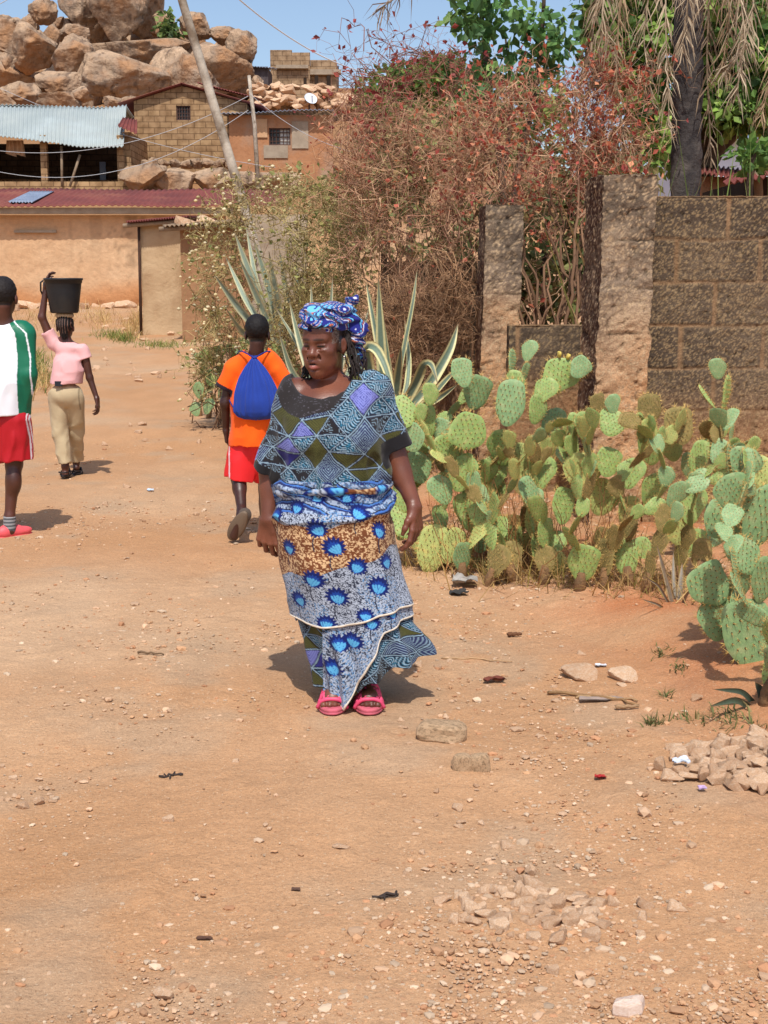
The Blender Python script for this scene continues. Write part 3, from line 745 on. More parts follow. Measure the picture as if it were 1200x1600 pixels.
def lot_main(s, z):
    bt = np.interp(s, [-.3, -.1, 0, .25], [zrow(806), zrow(812), zrow(812), zrow(786)]) + .006 * np.sin(s * 40)
    bb = np.interp(s, [-.3, -.1, 0, .25], [zrow(892), zrow(884), zrow(876), zrow(848)]) + .008 * np.sin(s * 30 + 1)
    c = lotus(s, z, flw + back, bt, bb)
    q = N3(s, z); f = (z * 26 + .9 * np.sin(s * 8) + 1.1 * fbm(q, 7, 81, 3)) % 1; n = noise(q, 150, 82); m = sstep(zrow(800), zrow(786), z + .012 * noise(q, 14, 83)) > .5
    st = np.where((f < .22)[:, None], lin((34, 44, 92)), np.where((f < .40)[:, None], lin((62, 104, 176)), np.where((f < .52)[:, None], lin((28, 30, 44)), np.where((n > -.1)[:, None], lin((150, 166, 190)), lin((78, 92, 120))))))
    fl = (c[:, 2] > 1.8 * c[:, 0]) & (c[:, 2] > .1); c = np.where((m & ~fl)[:, None], st, c)
    return c
hemA = lambda px, fr: np.where(fr, np.interp(px, [450, 458, 485, 512, 540, 575, 600, 637, 650], [950, 954, 961, 964, 962, 953, 947, 941, 941]), 950)
skA, hemlineA, VA = loft(hemA, .010, 744, 'wrapper', lot_main, seed=2, yd=-.004)
flw2 = [(s_of(530, 990), zrow(990), .046, .0), (s_of(552, 985), zrow(985), .044, .3), (s_of(521, 1028), zrow(1028), .050, .1), (s_of(580, 958), zrow(958), .04, .4), (s_of(610, 945), zrow(945), .04, .2)]
hemB = lambda px, fr: np.where(fr, np.interp(px, [487, 503, 520, 531, 545, 570, 590, 602, 625, 650], [1076, 1080, 1086, 1070, 1046, 1012, 986, 974, 965, 957]), 970)
skB, hemlineB, VB = loft(hemB, .002, 900, 'lower_wrap', lambda s, z: lotus(s, z, flw2 + back, np.full_like(z, -1), np.full_like(z, -2)), mask=lambda px, py, sn: (sn > .0) | (px > 504), seed=2, wave=.010, dens=460, rows=170)
hemC = lambda px, fr: np.where(fr, np.interp(px, [460, 470, 487, 505, 530, 560, 585, 615, 640], [1064, 1066, 1070, 1077, 1068, 1052, 1040, 1030, 1020]) + 3.5 * np.sin(px / 7.0), np.interp(px, [460, 550, 640], [1062, 1060, 1018]))
skC, hemlineC, VC = loft(hemC, -.017, 900, 'underskirt', lambda s, z: wax_patch(s * 1.0 + .03, z + .05, 4), flare=.062, seed=2, wave=.012, dens=460, rows=190, foldamp=1.)
# white binding along the hems
m_trim = mat('cream_binding', lin('d9cfc0'), lin('c4b6a4'), 60, rough=.9, bump=.3, bscale=300, bdist=.002)
def trim(line, sel, parent):
    p = line[sel]; V, Fs = tube(p, .0052, 6); part(parent, 'hem_binding', V, Fs, m_trim)
trim(np.concatenate([hemlineA, hemlineA[:2]]), slice(None), skA)
pxB = (hemlineB[:, 0] - w(548, 700)[0]) / sc_ + 548; ok = np.where((hemlineB[:, 1] < YW - .0) & (pxB > 504))[0]
trim(hemlineB, ok[::1], skB)
# rolled waistband of the wrapper
th = np.linspace(0, 2 * np.pi, 160); xl, xr = skirt_ring(758.)
ring = np.stack([w((xl + xr) / 2, 758)[0] + ((xr - xl) / 2 * sc_ + .006) * np.cos(th), YW + .165 * 1.06 * np.sin(th), zrow(760) + .010 * np.cos(th) + .006 * np.sin(3 * th)], -1)
V, Fs = tube(ring, .017 + .004 * np.sin(th * 7), 12); sarc = ((th - 1.5 * np.pi) * .205)
cW = lotus(np.repeat(sarc, 12), V[:, 2] + .02 * np.tile(np.sin(np.arange(12)), 160), [(a, zrow(760), .05, b) for a, b in ((-.12, 1), (.02, -.6), (.2, .8))], np.where((np.repeat(sarc, 12) > .02) & (np.repeat(sarc, 12) < .16), 9., -1), np.full(len(V), 0.))
part(woman, 'waistband', V, Fs, m_cloth, cW)

# ---- headwrap ----
def headwrap():
    s = Sculpt()
    e = lambda c, r, k=.02, mode='u': s.ell(H(*c), r, k, mode, Mh)
    e((0, -.012, .082), (.090, .114, .064), .03); e((0, .0, .068), (.089, .110, .023), .02)
    e((-.02, .03, .122), (.055, .05, .027), .03); e((.042, -.03, .118), (.050, .06, .030), .03)
    e((.058, -.085, .095), (.045, .05, .045), .03); e((.075, -.09, .145), (.020, .025, .022), .012)
    s.cone(H(.078, -.085, .135), H(.10, -.10, .165), .012, .016, .01)
    s.chain([H(.085, -.08, .07), H(.105, -.085, .0), H(.112, -.09, -.09)], [.030, .026, .018], .02)
    s.chain([H(.085, -.08, .08), H(.13, -.09, .045), H(.155, -.10, .03)], [.022, .014, .007], .02)
    s.ell(H(0, .03, -.02), (.088, .135, .074), .006, 's', Mh)
    V, Q = s.mesh(.0034, disp=lambda p: .0060 * np.sin(((p - HC) @ Uh) * 170 + 5 * noise(p, 14, 3) + ((p - HC) @ Rh) * 60) + .004 * noise(p, 28, 9))
    q = (V - HC) @ Mh.T
    f1 = fbm(q * np.array([1, .8, 1.3]), 9, 91, 2) * 6.5 + q[:, 2] * 10 + q[:, 0] * 6; ph = f1 % 1
    deep, ltb, orng, wht, nav = lin((34, 40, 120)), lin((104, 178, 222)), lin((190, 110, 78)), lin((196, 200, 222)), lin((16, 18, 56))
    c = np.zeros((len(V), 3)) + deep
    for lo, hi, cc in ((.30, .40, wht), (.40, .47, nav), (.47, .55, orng), (.55, .66, deep), (.66, .76, ltb), (.76, .83, nav)): c = np.where(((ph >= lo) & (ph < hi))[:, None], cc, c)
    big = fbm(q, 17, 95, 2); c = np.where(((big > .36) & (ph < .5))[:, None], ltb, c); c = np.where((big < -.45)[:, None], nav, c)
    tail = sstep(.03, -.02, q[:, 2])[:, None]; c = c * (1 - .35 * tail)
    return part(woman, 'headwrap', V, Q, m_cloth, c)
headwrap()
# ---- braids and earring ----
rb_ = np.random.default_rng(12); hb = MB()
for k in range(34):
    a = rb_.uniform(0, 1); x0 = .070 + .014 * a; f0 = -.02 - .075 * a
    end = H(x0 + .03 + rb_.uniform(-.02, .03), f0 + rb_.uniform(-.01, .03), -.10 - rb_.uniform(.02, .10))
    p = wander(H(x0, f0, .045), end, 14, .018, rb_); p[:, 0] += .02 * np.sin(np.linspace(0, 3, 14)) * a
    t = np.linspace(0, 1, 14); hb.add(*tube(p, .0055 * (1 + .15 * np.sin(t * 60)) * (1 - .5 * t), 6), col=lin((34, 27, 25)) * rb_.uniform(.6, 1.9) + (rb_.random() < .18) * .05)
for k in range(9):
    p = wander(H(-.068 + rb_.uniform(-.006, .006), .0, -.06), H(-.072 + rb_.uniform(-.035, .015), .03 + rb_.uniform(-.01, .03), -.135 - rb_.uniform(0, .05)), 10, .015, rb_)
    hb.add(*tube(p, np.linspace(.007, .0035, 10), 6), col=lin((28, 22, 21)))
V, Fs, c = hb.get(); part(woman, 'hair', V, Fs, m_hair, c)
V, Fs = ico(2)[0] * .0055 + H(.083, -.006, -.062), [ico(2)[1]]; part(woman, 'earring', V, Fs, mat('silver', (.8, .8, .8), rough=.2, metallic=1))

# ---- pink slides ----
m_pink = mat('pink_foam', lin((228, 84, 122)), lin((206, 66, 104)), 30, rough=.55, bump=.15, bscale=200, bdist=.002, spec=.35)
m_pinkd = mat('pink_sole', lin((200, 96, 114)), lin((170, 86, 94)), 20, rough=.8, bump=.4, bscale=90, bdist=.003)
for fx, out, lb in ((519, -.03, 'pink woven slide on her right foot'), (577, .05, 'pink woven slide on her left foot')):
    f0 = ground_at(fx, 1113); d = nrm((out, -1, 0)); sd = np.array((d[1], -d[0], 0)); sd = sd if sd[0] > 0 else -sd
    # sole: outline rings
    n = 48; a = np.linspace(0, 2 * np.pi, n, endpoint=False)
    ly = np.cos(a); wd = .058 * (1 - .12 * ly ** 2) * np.where(ly > 0, 1.05, .86)
    out2 = lambda g, zz: np.stack([f0 + d * (-.085 + (ly_ * (.137 + g))) + sd * (np.sign(np.sin(a_)) * np.abs(np.sin(a_)) ** .75 * (w_ + g)) + np.array((0, 0, zz)) for a_, ly_, w_ in zip(a, ly, wd)])
    rings = [out2(-.006, .002), out2(.004, .006), out2(.005, .013), out2(.001, .0155), out2(.004, .019), out2(.003, .027), out2(-.004, .031), out2(-.012, .029)]
    V = np.concatenate(rings); Fs = [grid_faces(len(rings), n, True), np.array([list(range(n))[::-1]]), np.array([[(len(rings) - 1) * n + q for q in range(n)]])]
    so = part(woman, 'slide', V, Fs, m_pinkd, label=lb)
    # woven upper: crossing straps over the instep
    us = np.linspace(-1, 1, 25)
    def arch(v, lift=0.):
        # v 0 (toe edge) .. 1 (instep): an arch from side to side
        yy = .012 - .115 * v; hh = .042 + .040 * v ** .8
        return np.stack([f0 + d * (yy - .016 * u_ * u_ * (1 - v) ) + sd * (.061 - .008 * v) * np.sign(u_) * np.abs(u_) ** .8 * (1 if abs(u_) < 1 else 1) + np.array((0, 0, .018 + (hh + lift) * (1 - abs(u_) ** 2.6))) for u_ in us])
    def strap(path, wdt, th=.0055):
        p = np.asarray(path); return tube(p, wdt, 8)
    bd = MB()
    for v, r in ((0, .0085), (.98, .0085)): bd.add(*tube(arch(v), r, 8))
    for v in (.26, .50, .74):
        q = arch(v); q[:, 2] += .0060 * np.sin(np.arange(25) * np.pi / 2 + v * 19.6); bd.add(*tube(q, .0075, 8))
    for k in range(6):
        i = 3 + k * 3.6; vv = np.linspace(0.02, .97, 14); pts = []
        for j, v in enumerate(vv):
            q = arch(v); ii = np.clip(i, 0, 24); lo_ = int(ii); fr = ii - lo_; pt = q[lo_] * (1 - fr) + q[min(lo_ + 1, 24)] * fr; pt = pt + (0, 0, .0060 * math.cos(v * 13.1 + k * math.pi)); pts.append(pt)
        bd.add(*tube(pts, .0075, 8))
    V, Fs, _ = bd.get(); part(so, 'upper', V, Fs, m_pink)
# ---------------- people walking away ----------------
def back_head(s, c, r=1.0, yaw=0., face=True):
    """head seen from behind; faces +y turned by yaw to the right"""
    f = np.array((math.sin(yaw), math.cos(yaw), 0)); R = np.array((math.cos(yaw), -math.sin(yaw), 0)); U = np.array((0, 0, 1.)); M = np.stack([R, f, U])
    h = lambda x, ff, u: np.asarray(c) + (R * x + f * ff + U * u) * r
    e = lambda p, q, k=.02, mode='u': s.ell(h(*p), np.array(q) * r, k, mode, M)
    e((0, -.01, .03), (.074, .096, .088)); e((0, .035, -.045), (.060, .062, .078), .04); e((0, .066, -.1), (.026, .022, .02), .03)
    e((0, .085, .005), (.045, .02, .014), .02); s.cone(h(0, .088, 0), h(0, .106, -.035), .009 * r, .014 * r, .012)
    for q in (-1, 1):
        e((q * .030, .10, -.008), (.017, .014, .010), .01, 's'); e((q * .030, .074, -.008), (.016, .015, .012), .004)
        e((q * .078, -.005, -.02), (.011, .02, .033), .008); s.cone(h(0, .096, -.072), h(q * .024, .08, -.076), .009 * r, .005 * r, .006)
        s.cone(h(0, .096, -.088), h(q * .02, .08, -.086), .009 * r, .005 * r, .006)
    return M, h
def hair_mask(V, c, M, r=1.0):
    q = (V - np.asarray(c)) @ M.T / r
    return (q[:, 2] > -.055 + .9 * np.maximum(q[:, 1] + .03, 0)) & (np.linalg.norm(q, axis=1) < .15) & (np.abs(q[:, 0]) < .0755)
def fin(root, name, s, res, m, colr, disp=None, label=None):
    V, Q = s.mesh(res, disp); c = colr(V) if callable(colr) else np.zeros((len(V), 3)) + colr
    return part(root, name, V, Q, m, c, label=label)
def shoe(root, heel, toe, up, wd, m, col, h=.05, name='shoe', open_top=False, solecol=None, label=None):
    heel = np.asarray(heel, float); toe = np.asarray(toe, float); d = nrm(toe - heel); up = nrm(np.asarray(up) - d * np.dot(up, d)); sd = np.cross(d, up); L = np.linalg.norm(toe - heel)
    M = np.stack([d, sd, up]); s = Sculpt()
    c = (heel + toe) / 2
    s.ell(heel + d * L * .22 + up * h * .55, (L * .25, wd * .40, h * .75), .02, 'u', M); s.ell(heel + d * L * .66 + up * h * .38, (L * .36, wd * .52, h * .55), .04, 'u', M)
    s.cone(heel + d * L * .2 + up * h * .6, heel + d * L * .55 + up * h * .6, wd * .36, wd * .36, .03)
    s.plane(c, -up, c, L)
    if open_top: s.ell(heel + d * L * .28 + up * h * 1.25, (L * .22, wd * .3, h * .75), .004, 's', M)
    o = fin(root, name, s, .006, m, col, label=label)
    n = 40; a = np.linspace(0, 2 * np.pi, n, endpoint=False); ly = np.cos(a); w_ = wd * .5 * (1 - .16 * (ly - .35) ** 2) 
    rg = lambda g, z: np.stack([c + d * (L * .51 + g) * y_ + sd * (np.sign(np.sin(t)) * abs(np.sin(t)) ** .8 * (ww + g)) + up * z for t, y_, ww in zip(a, ly, w_)])
    V = np.concatenate([rg(-.006, -.014), rg(0, -.010), rg(.001, .004), rg(-.01, .008)])
    part(o, 'sole', V, [grid_faces(4, n, True), np.array([list(range(n))[::-1]]), np.array([[3 * n + q for q in range(n)]])], m_rubber, np.zeros((len(V), 3)) + (col if solecol is None else solecol))
    return o

# ---- youth in white and green football shirt (left edge) ----
YA = 9.12
def a_(px, py, dy=0.): return P(px, py, YA + dy)
boyA = thing('person', (a_(8, 838)[0], YA, 0), 'person in white shirt with green sleeves and red shorts at the left edge', 'person')
hA = a_(6, 463, .02)
s = Sculpt(); MA, hh = back_head(s, hA, 1.06)
s.cone(hA + (0, -.03, -.07), a_(5, 505, .02), .052, .062, .03)
s.cone(a_(-30, 518, .02), a_(40, 518, .02), .06, .06, .05); s.ell(a_(5, 560), (.15, .095, .18), .06); s.ell(a_(5, 640), (.135, .09, .10), .06)
s.chain([a_(39, 520, .0), a_(42, 585, -.03), a_(36, 645, .02)], [.05, .037, .026], .03)
s.chain([a_(-32, 520, .0), a_(-38, 585, -.03), a_(-36, 645, .04)], [.05, .037, .026], .03)
hand(s, a_(36, 645, .02), (-.05, .12, -1), (-1, .1, 0), (0, 1, .1), .18, (.45, .55, .6, .7))
hand(s, a_(-36, 645, .04), (.05, .12, -1), (1, .1, 0), (0, 1, .1), .18, (.45, .55, .6, .7))
s.chain([a_(22, 665), a_(22, 725, .03), a_(15, 808, -.02), a_(15, 828, -.02)], [.085, .055, .033, .034], .03)
s.ell(a_(22, 752, -.01), (.050, .052, .09), .03)
s.chain([a_(-14, 665, .05), a_(-18, 722, .24), a_(-20, 800, .42), a_(-20, 815, .42)], [.085, .055, .033, .034], .03)
s.ell(a_(-18, 748, .28), (.048, .052, .09), .03)
s.cone(a_(15, 830, -.03), a_(30, 833, .10), .03, .028, .02); s.cone(a_(-20, 812, .42), a_(-20, 814, .58), .03, .028, .02)
fin(boyA, 'body', s, .006, m_skin, lambda V: np.where(hair_mask(V, hA, MA, 1.06)[:, None], lin((26, 20, 19)), skin_col(V, 8, lin((88, 50, 37)), lin((62, 36, 28)))))
s = Sculpt()
s.cone(a_(-30, 520, .02), a_(38, 520, .02), .075, .075, .05); s.ell(a_(5, 560, .0), (.175, .12, .20), .06); s.cone(a_(5, 600, .0), a_(5, 655, .0), .170, .172, .08)
for sx, pts in ((1, (a_(39, 524, .0), a_(43, 585, -.03), a_(36.5, 643, .018))), (-1, (a_(-31, 524, .0), a_(-38, 585, -.03), a_(-36, 640, .035)))):
    s.cone(pts[0], pts[1], .072, .058, .03); s.cone(pts[1], pts[2], .058, .044, .02, flat1=True); u = nrm(pts[2] - pts[1]); s.cone(pts[2] - u * .03, pts[2] + u * .05, .034, .036, 0, 's')
s.ell(a_(5, 518, .01), (.14, .085, .07), .05); s.ell(a_(5, 497, .0), (.075, .10, .05), .01, 's'); s.cone(a_(5, 640), a_(5, 700), .148, .15, 0, 's'); s.plane(a_(5, 648), (0, 0, -1), a_(5, 690), .26)
def colA(V):
    x = (V[:, 0] - hA[0]) / .00434; z = V[:, 2]; w_ = lin((232, 234, 240)); g = lin((16, 104, 76)); c = np.zeros((len(V), 3)) + w_
    edge = np.interp(z, [a_(0, 648)[2], a_(0, 560)[2], a_(0, 520)[2], a_(0, 500)[2]], [22, 23.5, 21, 8])
    c = np.where((np.abs(x + 0) > edge)[:, None], g, c)
    top = sstep(a_(0, 560)[2], a_(0, 515)[2], z) ; oe = np.interp(z, [a_(0, 648)[2], a_(0, 600)[2], a_(0, 560)[2], a_(0, 520)[2], a_(0, 500)[2]], [37, 41, 41, 36, 14])
    return np.where(((np.abs(x) > oe) & (np.abs(x) < oe + 2.2))[:, None], w_, c)
fin(boyA, 'shirt', s, .006, m_shiny, colA, folds(.009, 9, 51, (1, 1, .7)))
s = Sculpt()
for sx, ky in ((1, .0), (-1, .05)):
    a, b = a_(5 + sx * 14, 655, ky * .3), a_(5 + sx * 19, 716 - 3 * ky, ky + .02); s.cone(a, b, .125, .118, .05, flat1=True)
    u = nrm(b - a); s.cone(b - u * .06, b + u * .06, .100, .108, 0, 's')
s.plane(a_(5, 640), (0, 0, 1), a_(5, 600), .25)
def colAs(V):
    x = (V[:, 0] - hA[0]) / .00434; c = np.zeros((len(V), 3)) + lin((178, 24, 36)); r = np.abs(x) - np.interp(V[:, 2], [a_(0, 716)[2], a_(0, 650)[2]], [32, 30])
    st = (r > 0) & (r < 7.5) & (((r / 2.5) % 1) > .45); return np.where(st[:, None], lin((226, 216, 220)), c)
fin(boyA, 'shorts', s, .006, m_shiny, colAs, folds(.012, 13, 52, (1, 1, .35)))
for px, py, dy, in ((15, 812, -.02), (-20, 800, .42)):
    s = Sculpt(); s.cone(a_(px, py - 6, dy), a_(px, py + 14, dy), .042, .042, .01, flat0=True)
    fin(boyA, 'sock', s, .006, m_plain, lambda V: np.where((np.sin(V[:, 2] * 260) > .55)[:, None], lin((150, 150, 152)), lin((78, 82, 86))))
g = a_(15, 838, -.02)
shoe(boyA, (g[0] - .055, YA - .08, .012), (g[0] + .105, YA + .14, .012), (0, 0, 1), .095, m_shiny, lin((226, 92, 98)), .062)
g = a_(-20, 820, .42)
shoe(boyA, (g[0], YA + .36, .012), (g[0] - .02, YA + .62, .012), (0, 0, 1), .095, m_shiny, lin((226, 92, 98)), .062)

s = Sculpt(); s.ell(hA + (0, -.012, .036), (.086, .110, .099), .01, cut=[(hA + (0, 0, -.03), np.array((0, .55, -.83)))])
fin(boyA, 'hair', s, .006, m_hair, lin((30, 24, 23)), lambda p: .003 * noise(p, 90, 5))
# ---- youth in orange T-shirt ----
YO = 9.25
def o_(px, py, dy=0.): return P(px, py, YO + dy)
boyO = thing('person', (o_(398, 835)[0], YO, 0), 'person in orange T-shirt and red shorts walking away with a blue drawstring bag', 'person')
hO = o_(402, 520, .03)
s = Sculpt(); MO, hh = back_head(s, hO, 1.0)
s.cone(hO + (0, -.03, -.07), o_(400, 558, .02), .047, .056, .03)
s.cone(o_(370, 573, .02), o_(430, 573, .02), .052, .052, .05); s.ell(o_(399, 615), (.135, .088, .17), .06); s.ell(o_(397, 690), (.125, .09, .10), .06)
s.chain([o_(362, 576, .0), o_(352, 630, .0), o_(353, 672, .06)], [.044, .033, .024], .03)
s.chain([o_(436, 576, .0), o_(444, 630, .0), o_(442, 680, -.04)], [.044, .033, .024], .03)
hand(s, o_(353, 672, .06), (.05, .2, -1), (1, 0, 0), (0, 1, .1), .16, (.5, .6, .65, .7)); hand(s, o_(442, 680, -.04), (-.05, .1, -1), (-1, 0, 0), (0, 1, .1), .16, (.5, .6, .65, .7))
s.chain([o_(384, 712), o_(373, 748, .0), o_(378, 800, -.22), o_(377, 806, -.25)], [.078, .050, .031, .032], .03); s.ell(o_(374, 762, -.06), (.044, .046, .075), .03, 'u')
s.cone(o_(377, 806, -.25), o_(366, 838, -.22), .03, .03, .02)
s.chain([o_(412, 712, .02), o_(416, 765, .14), o_(413, 818, .12), o_(413, 830, .12)], [.078, .05, .031, .032], .03); s.ell(o_(415, 785, .11), (.044, .046, .08), .03)
s.cone(o_(413, 830, .11), o_(414, 832, .26), .03, .027, .02)
fin(boyO, 'body', s, .006, m_skin, lambda V: np.where(hair_mask(V, hO, MO)[:, None], lin((17, 14, 14)), skin_col(V, 9, lin((74, 43, 34)), lin((52, 31, 26)))))
s = Sculpt(); s.ell(hO + (0, -.012, .036), (.083, .105, .094), .01, cut=[(hO + (0, 0, -.03), np.array((0, .55, -.83)))])
fin(boyO, 'hair', s, .006, m_hair, lin((20, 16, 16)), lambda p: .003 * noise(p, 90, 5))
s = Sculpt()
s.cone(o_(370, 573, .02), o_(428, 573, .02), .068, .068, .05); s.ell(o_(399, 620, .0), (.165, .115, .19), .06); s.cone(o_(398, 640, .0), o_(394, 700, .0), .155, .160, .08)
for a, b in ((o_(364, 580, .0), o_(350, 607, .0)), (o_(433, 580, .0), o_(449, 605, .0))):
    u = nrm(b - a); s.cone(a, b, .066, .062, .03, flat1=True); s.cone(b - u * .03, b + u * .06, .048, .052, 0, 's')
s.ell(o_(401, 559, .01), (.135, .085, .078), .05); s.ell(o_(401, 549, -.0), (.078, .11, .05), .01, 's'); s.cone(o_(396, 680), o_(396, 740), .132, .135, 0, 's'); s.plane(o_(396, 692), (0, 0, -1), o_(396, 735), .24)
def colO(V):
    c = np.zeros((len(V), 3)) + lin((246, 96, 24)); n = np.linalg.norm(V - o_(401, 549, -.0), axis=1)
    for a, b in ((o_(364, 580, .0), o_(350, 607, .0)), (o_(433, 580, .0), o_(449, 605, .0))):
        u = nrm(b - a); h = (V - b) @ u; c = np.where(((h > -.022) & (h < .03) & (np.linalg.norm(V - b, axis=1) < .09))[:, None], lin((44, 34, 42)), c)
    return np.where((n < .083)[:, None], lin((70, 38, 34)), c)
fin(boyO, 't_shirt', s, .006, m_plain, colO, folds(.008, 9, 53, (1, 1, .7)))
s = Sculpt()
for a, b in ((o_(384, 690, .0), o_(375, 747, .0)), (o_(411, 690, .0), o_(416, 747, .10))):
    u = nrm(b - a); s.cone(a, b, .112, .104, .04, flat1=True); s.cone(b - u * .05, b + u * .06, .086, .094, 0, 's')
s.plane(o_(396, 676), (0, 0, 1), o_(396, 630), .24)
def colOs(V):
    x = (V[:, 0] - o_(358, 700)[0]) / .0044; return np.where(((x > 0.5) & (x < 3))[:, None], lin((228, 200, 205)), lin((226, 38, 44)))
fin(boyO, 'shorts', s, .006, m_shiny, colOs, folds(.013, 12, 54, (1, 1, .35)))
# trailing shoe: heel up, sole to the camera
hl, te = o_(384, 800, -.30), o_(360, 842, -.20); shoe(boyO, hl, te, (.35, 1.0, .35), .105, m_plain, lin((84, 74, 66)), .055, solecol=lin((112, 96, 80)))
g = o_(414, 834, .12); shoe(boyO, (g[0], YO + .05, .012), (g[0] + .01, YO + .29, .012), (0, 0, 1), .09, m_plain, lin((84, 74, 66)), .055, solecol=lin((112, 96, 80)))
# drawstring bag hangs on his back
bagc = o_(402, 615, -.17)
bag = thing('drawstring_bag', o_(402, 650, -.17), "blue drawstring bag with cord straps on the orange T-shirt", 'bag')
rows_ = np.array([(556, 397, 4.5), (559, 397, 3.2), (563, 397, 5.5), (575, 397.6, 15), (590, 398.6, 23.5), (605, 400, 29.5), (620, 400.6, 33.5), (633, 401, 35), (643, 401, 34.5), (650, 401, 30), (654, 401, 19), (655.5, 401, 3)], float)
nr, nc = 70, 120; py_ = np.interp(np.linspace(0, 1, nr) ** .9, np.linspace(0, 1, len(rows_)), rows_[:, 0]); cx_ = np.interp(py_, rows_[:, 0], rows_[:, 1]); hw_ = np.interp(py_, rows_[:, 0], rows_[:, 2])
for _ in range(2): hw_[2:-2] = (hw_[1:-3] + 2 * hw_[2:-2] + hw_[3:-1]) / 4
th_ = np.linspace(0, 2 * np.pi, nc, endpoint=False); Vb = []
for k_ in range(nr):
    c0 = o_(cx_[k_], py_[k_], -.135 - .02 * math.sin(k_ / nr * 3.1)); hw = hw_[k_] * .00443; t_ = k_ / nr; dp = .012 + .062 * math.sin(min(1, t_ * 1.08) * 2.6) ** 1.2
    cr = (1 + (.24 * (1 - t_) + .05) * np.cos(th_ * 17 + 2.2 * np.sin(th_ * 3 + t_ * 1.5)) * .6) * (1 + .05 * noise(N3(th_ * 1.5, th_ * 0 + t_ * 6), 1.5, 4))
    Vb.append(np.stack([c0[0] + hw * np.cos(th_) * (1 + (cr - 1) * .6), c0[1] + dp * np.sin(th_) * cr, np.full(nc, c0[2]) + .004 * np.sin(th_ * 5)], -1))
part(bag, 'pouch', np.concatenate(Vb), [grid_faces(nr, nc, True)[:, ::-1]], m_plain, np.zeros((nr * nc, 3)) + lin((40, 66, 152)))
mb_ = MB()
for pts in ([o_(397, 560, -.165), o_(387, 553, -.125), o_(379, 549, -.085), o_(374, 549, -.03), o_(371, 552, .05), o_(366, 600, .12)], [o_(398, 560, -.165), o_(408, 553, -.125), o_(417, 549, -.085), o_(422, 549, -.03), o_(425, 552, .05), o_(428, 600, .12)],
            [o_(366, 600, .12), o_(358, 625, -.02), o_(364, 636, -.12), o_(373, 642, -.16)], [o_(428, 600, .12), o_(436, 622, -.02), o_(430, 630, -.12), o_(424, 636, -.16)]):
    pts = np.array(pts); t = np.linspace(0, len(pts) - 1, 18); pts = np.stack([np.interp(t, np.arange(len(pts)), pts[:, k]) for k in range(3)], -1); mb_.add(*tube(pts, .0050, 6), col=lin((40, 44, 118)))
V, Fs, c = mb_.get(); part(bag, 'strap', V, Fs, m_plain, c)

# ---- girl carrying a bucket on her head ----
YG = 12.15
def g_(px, py, dy=0.): return P(px, py, YG + dy)
girl = thing('person', (g_(103, 742)[0], YG, 0), 'person in pink T-shirt and khaki trousers walking away, one arm raised to a bucket', 'person')
hG = g_(102, 510, .03)
s = Sculpt(); MG, hh = back_head(s, hG, .93)
s.cone(hG + (0, -.025, -.06), g_(105, 540, .02), .040, .048, .03)
s.cone(g_(86, 535, .02), g_(128, 546, .02), .045, .045, .05); s.ell(g_(107, 570), (.115, .08, .14), .05); s.ell(g_(104, 612), (.12, .085, .09), .04)
s.chain([g_(82, 535, .02), g_(65.5, 496, .0), g_(72, 448, .02)], [.043, .034, .023], .02)
hand(s, g_(72, 448, .02), g_(74, 436, .03) - g_(72, 448, .02), (1, 0, .2), (.2, -1, .2), .16, (.5, .55, .55, .6))
s.chain([g_(131, 548, .0), g_(140, 590, .0), g_(151, 622, -.02)], [.040, .031, .022], .02)
hand(s, g_(151, 622, -.02), g_(154, 640, -.02) - g_(151, 622, -.02), (-1, 0, 0), (0, 1, .1), .16, (.35, .45, .5, .55))
s.chain([g_(91, 630), g_(95, 675, .0), g_(102, 728, -.03), g_(102, 738, -.03)], [.062, .044, .030, .030], .03); s.cone(g_(102, 741, -.05), g_(101, 741, .11), .026, .028, .02)
s.chain([g_(116, 630, .02), g_(119, 675, .14), g_(119, 720, .28), g_(119, 729, .28)], [.062, .044, .030, .030], .03); s.cone(g_(119, 731, .26), g_(121, 731, .42), .026, .028, .02)
fin(girl, 'body', s, .0065, m_skin, lambda V: skin_col(V, 10, lin((88, 50, 38)), lin((64, 38, 30))))
s = Sculpt(); s.ell(hG + (0, -.016, .03), (.076, .098, .086), .01, cut=[(hG + (0, 0, -.05), np.array((0, .5, -.86)))]); s.cone(hG + (0, -.075, .0), hG + (.004, -.07, -.085), .045, .030, .03)
def colH(V):
    x = V[:, 0] - hG[0]; part_ = np.abs(((x / .021 + .5) % 1) - .5) < .12
    return np.where((part_ & (V[:, 2] > hG[2] - .06))[:, None], lin((122, 92, 80)), lin((22, 18, 18)))
fin(girl, 'braided_hair', s, .005, m_hair, colH, lambda p: .005 * np.cos((p[..., 0] - hG[0]) / .021 * 6.283 + math.pi) + .002 * noise(p, 90, 5))
s = Sculpt()
s.cone(g_(88, 538, .02), g_(126, 548, .02), .056, .056, .05); s.ell(g_(107, 570, .0), (.132, .098, .15), .05); s.cone(g_(106, 580, .0), g_(103, 605, .0), .130, .142, .05)
for a, b, r in ((g_(84, 536, .02), g_(74, 518, .01), .056), (g_(129, 548, .0), g_(133, 560, .0), .056)):
    u = nrm(b - a); s.cone(a, b, r, r, .03, flat1=True); s.cone(b - u * .03, b + u * .06, r * .8, r * .84, 0, 's')
s.ell(g_(106, 545, .01), (.10, .07, .06), .04); s.ell(g_(105, 526, .0), (.088, .11, .052), .01, 's'); s.plane(g_(103, 599), (0, 0, -1), g_(103, 625), .24)
fin(girl, 't_shirt', s, .0065, m_plain, lin((222, 170, 170)), folds(.007, 9, 55, (.8, 1, 1.1)))
s = Sculpt()
s.ell(g_(103, 618, -.01), (.152, .12, .11), .03)
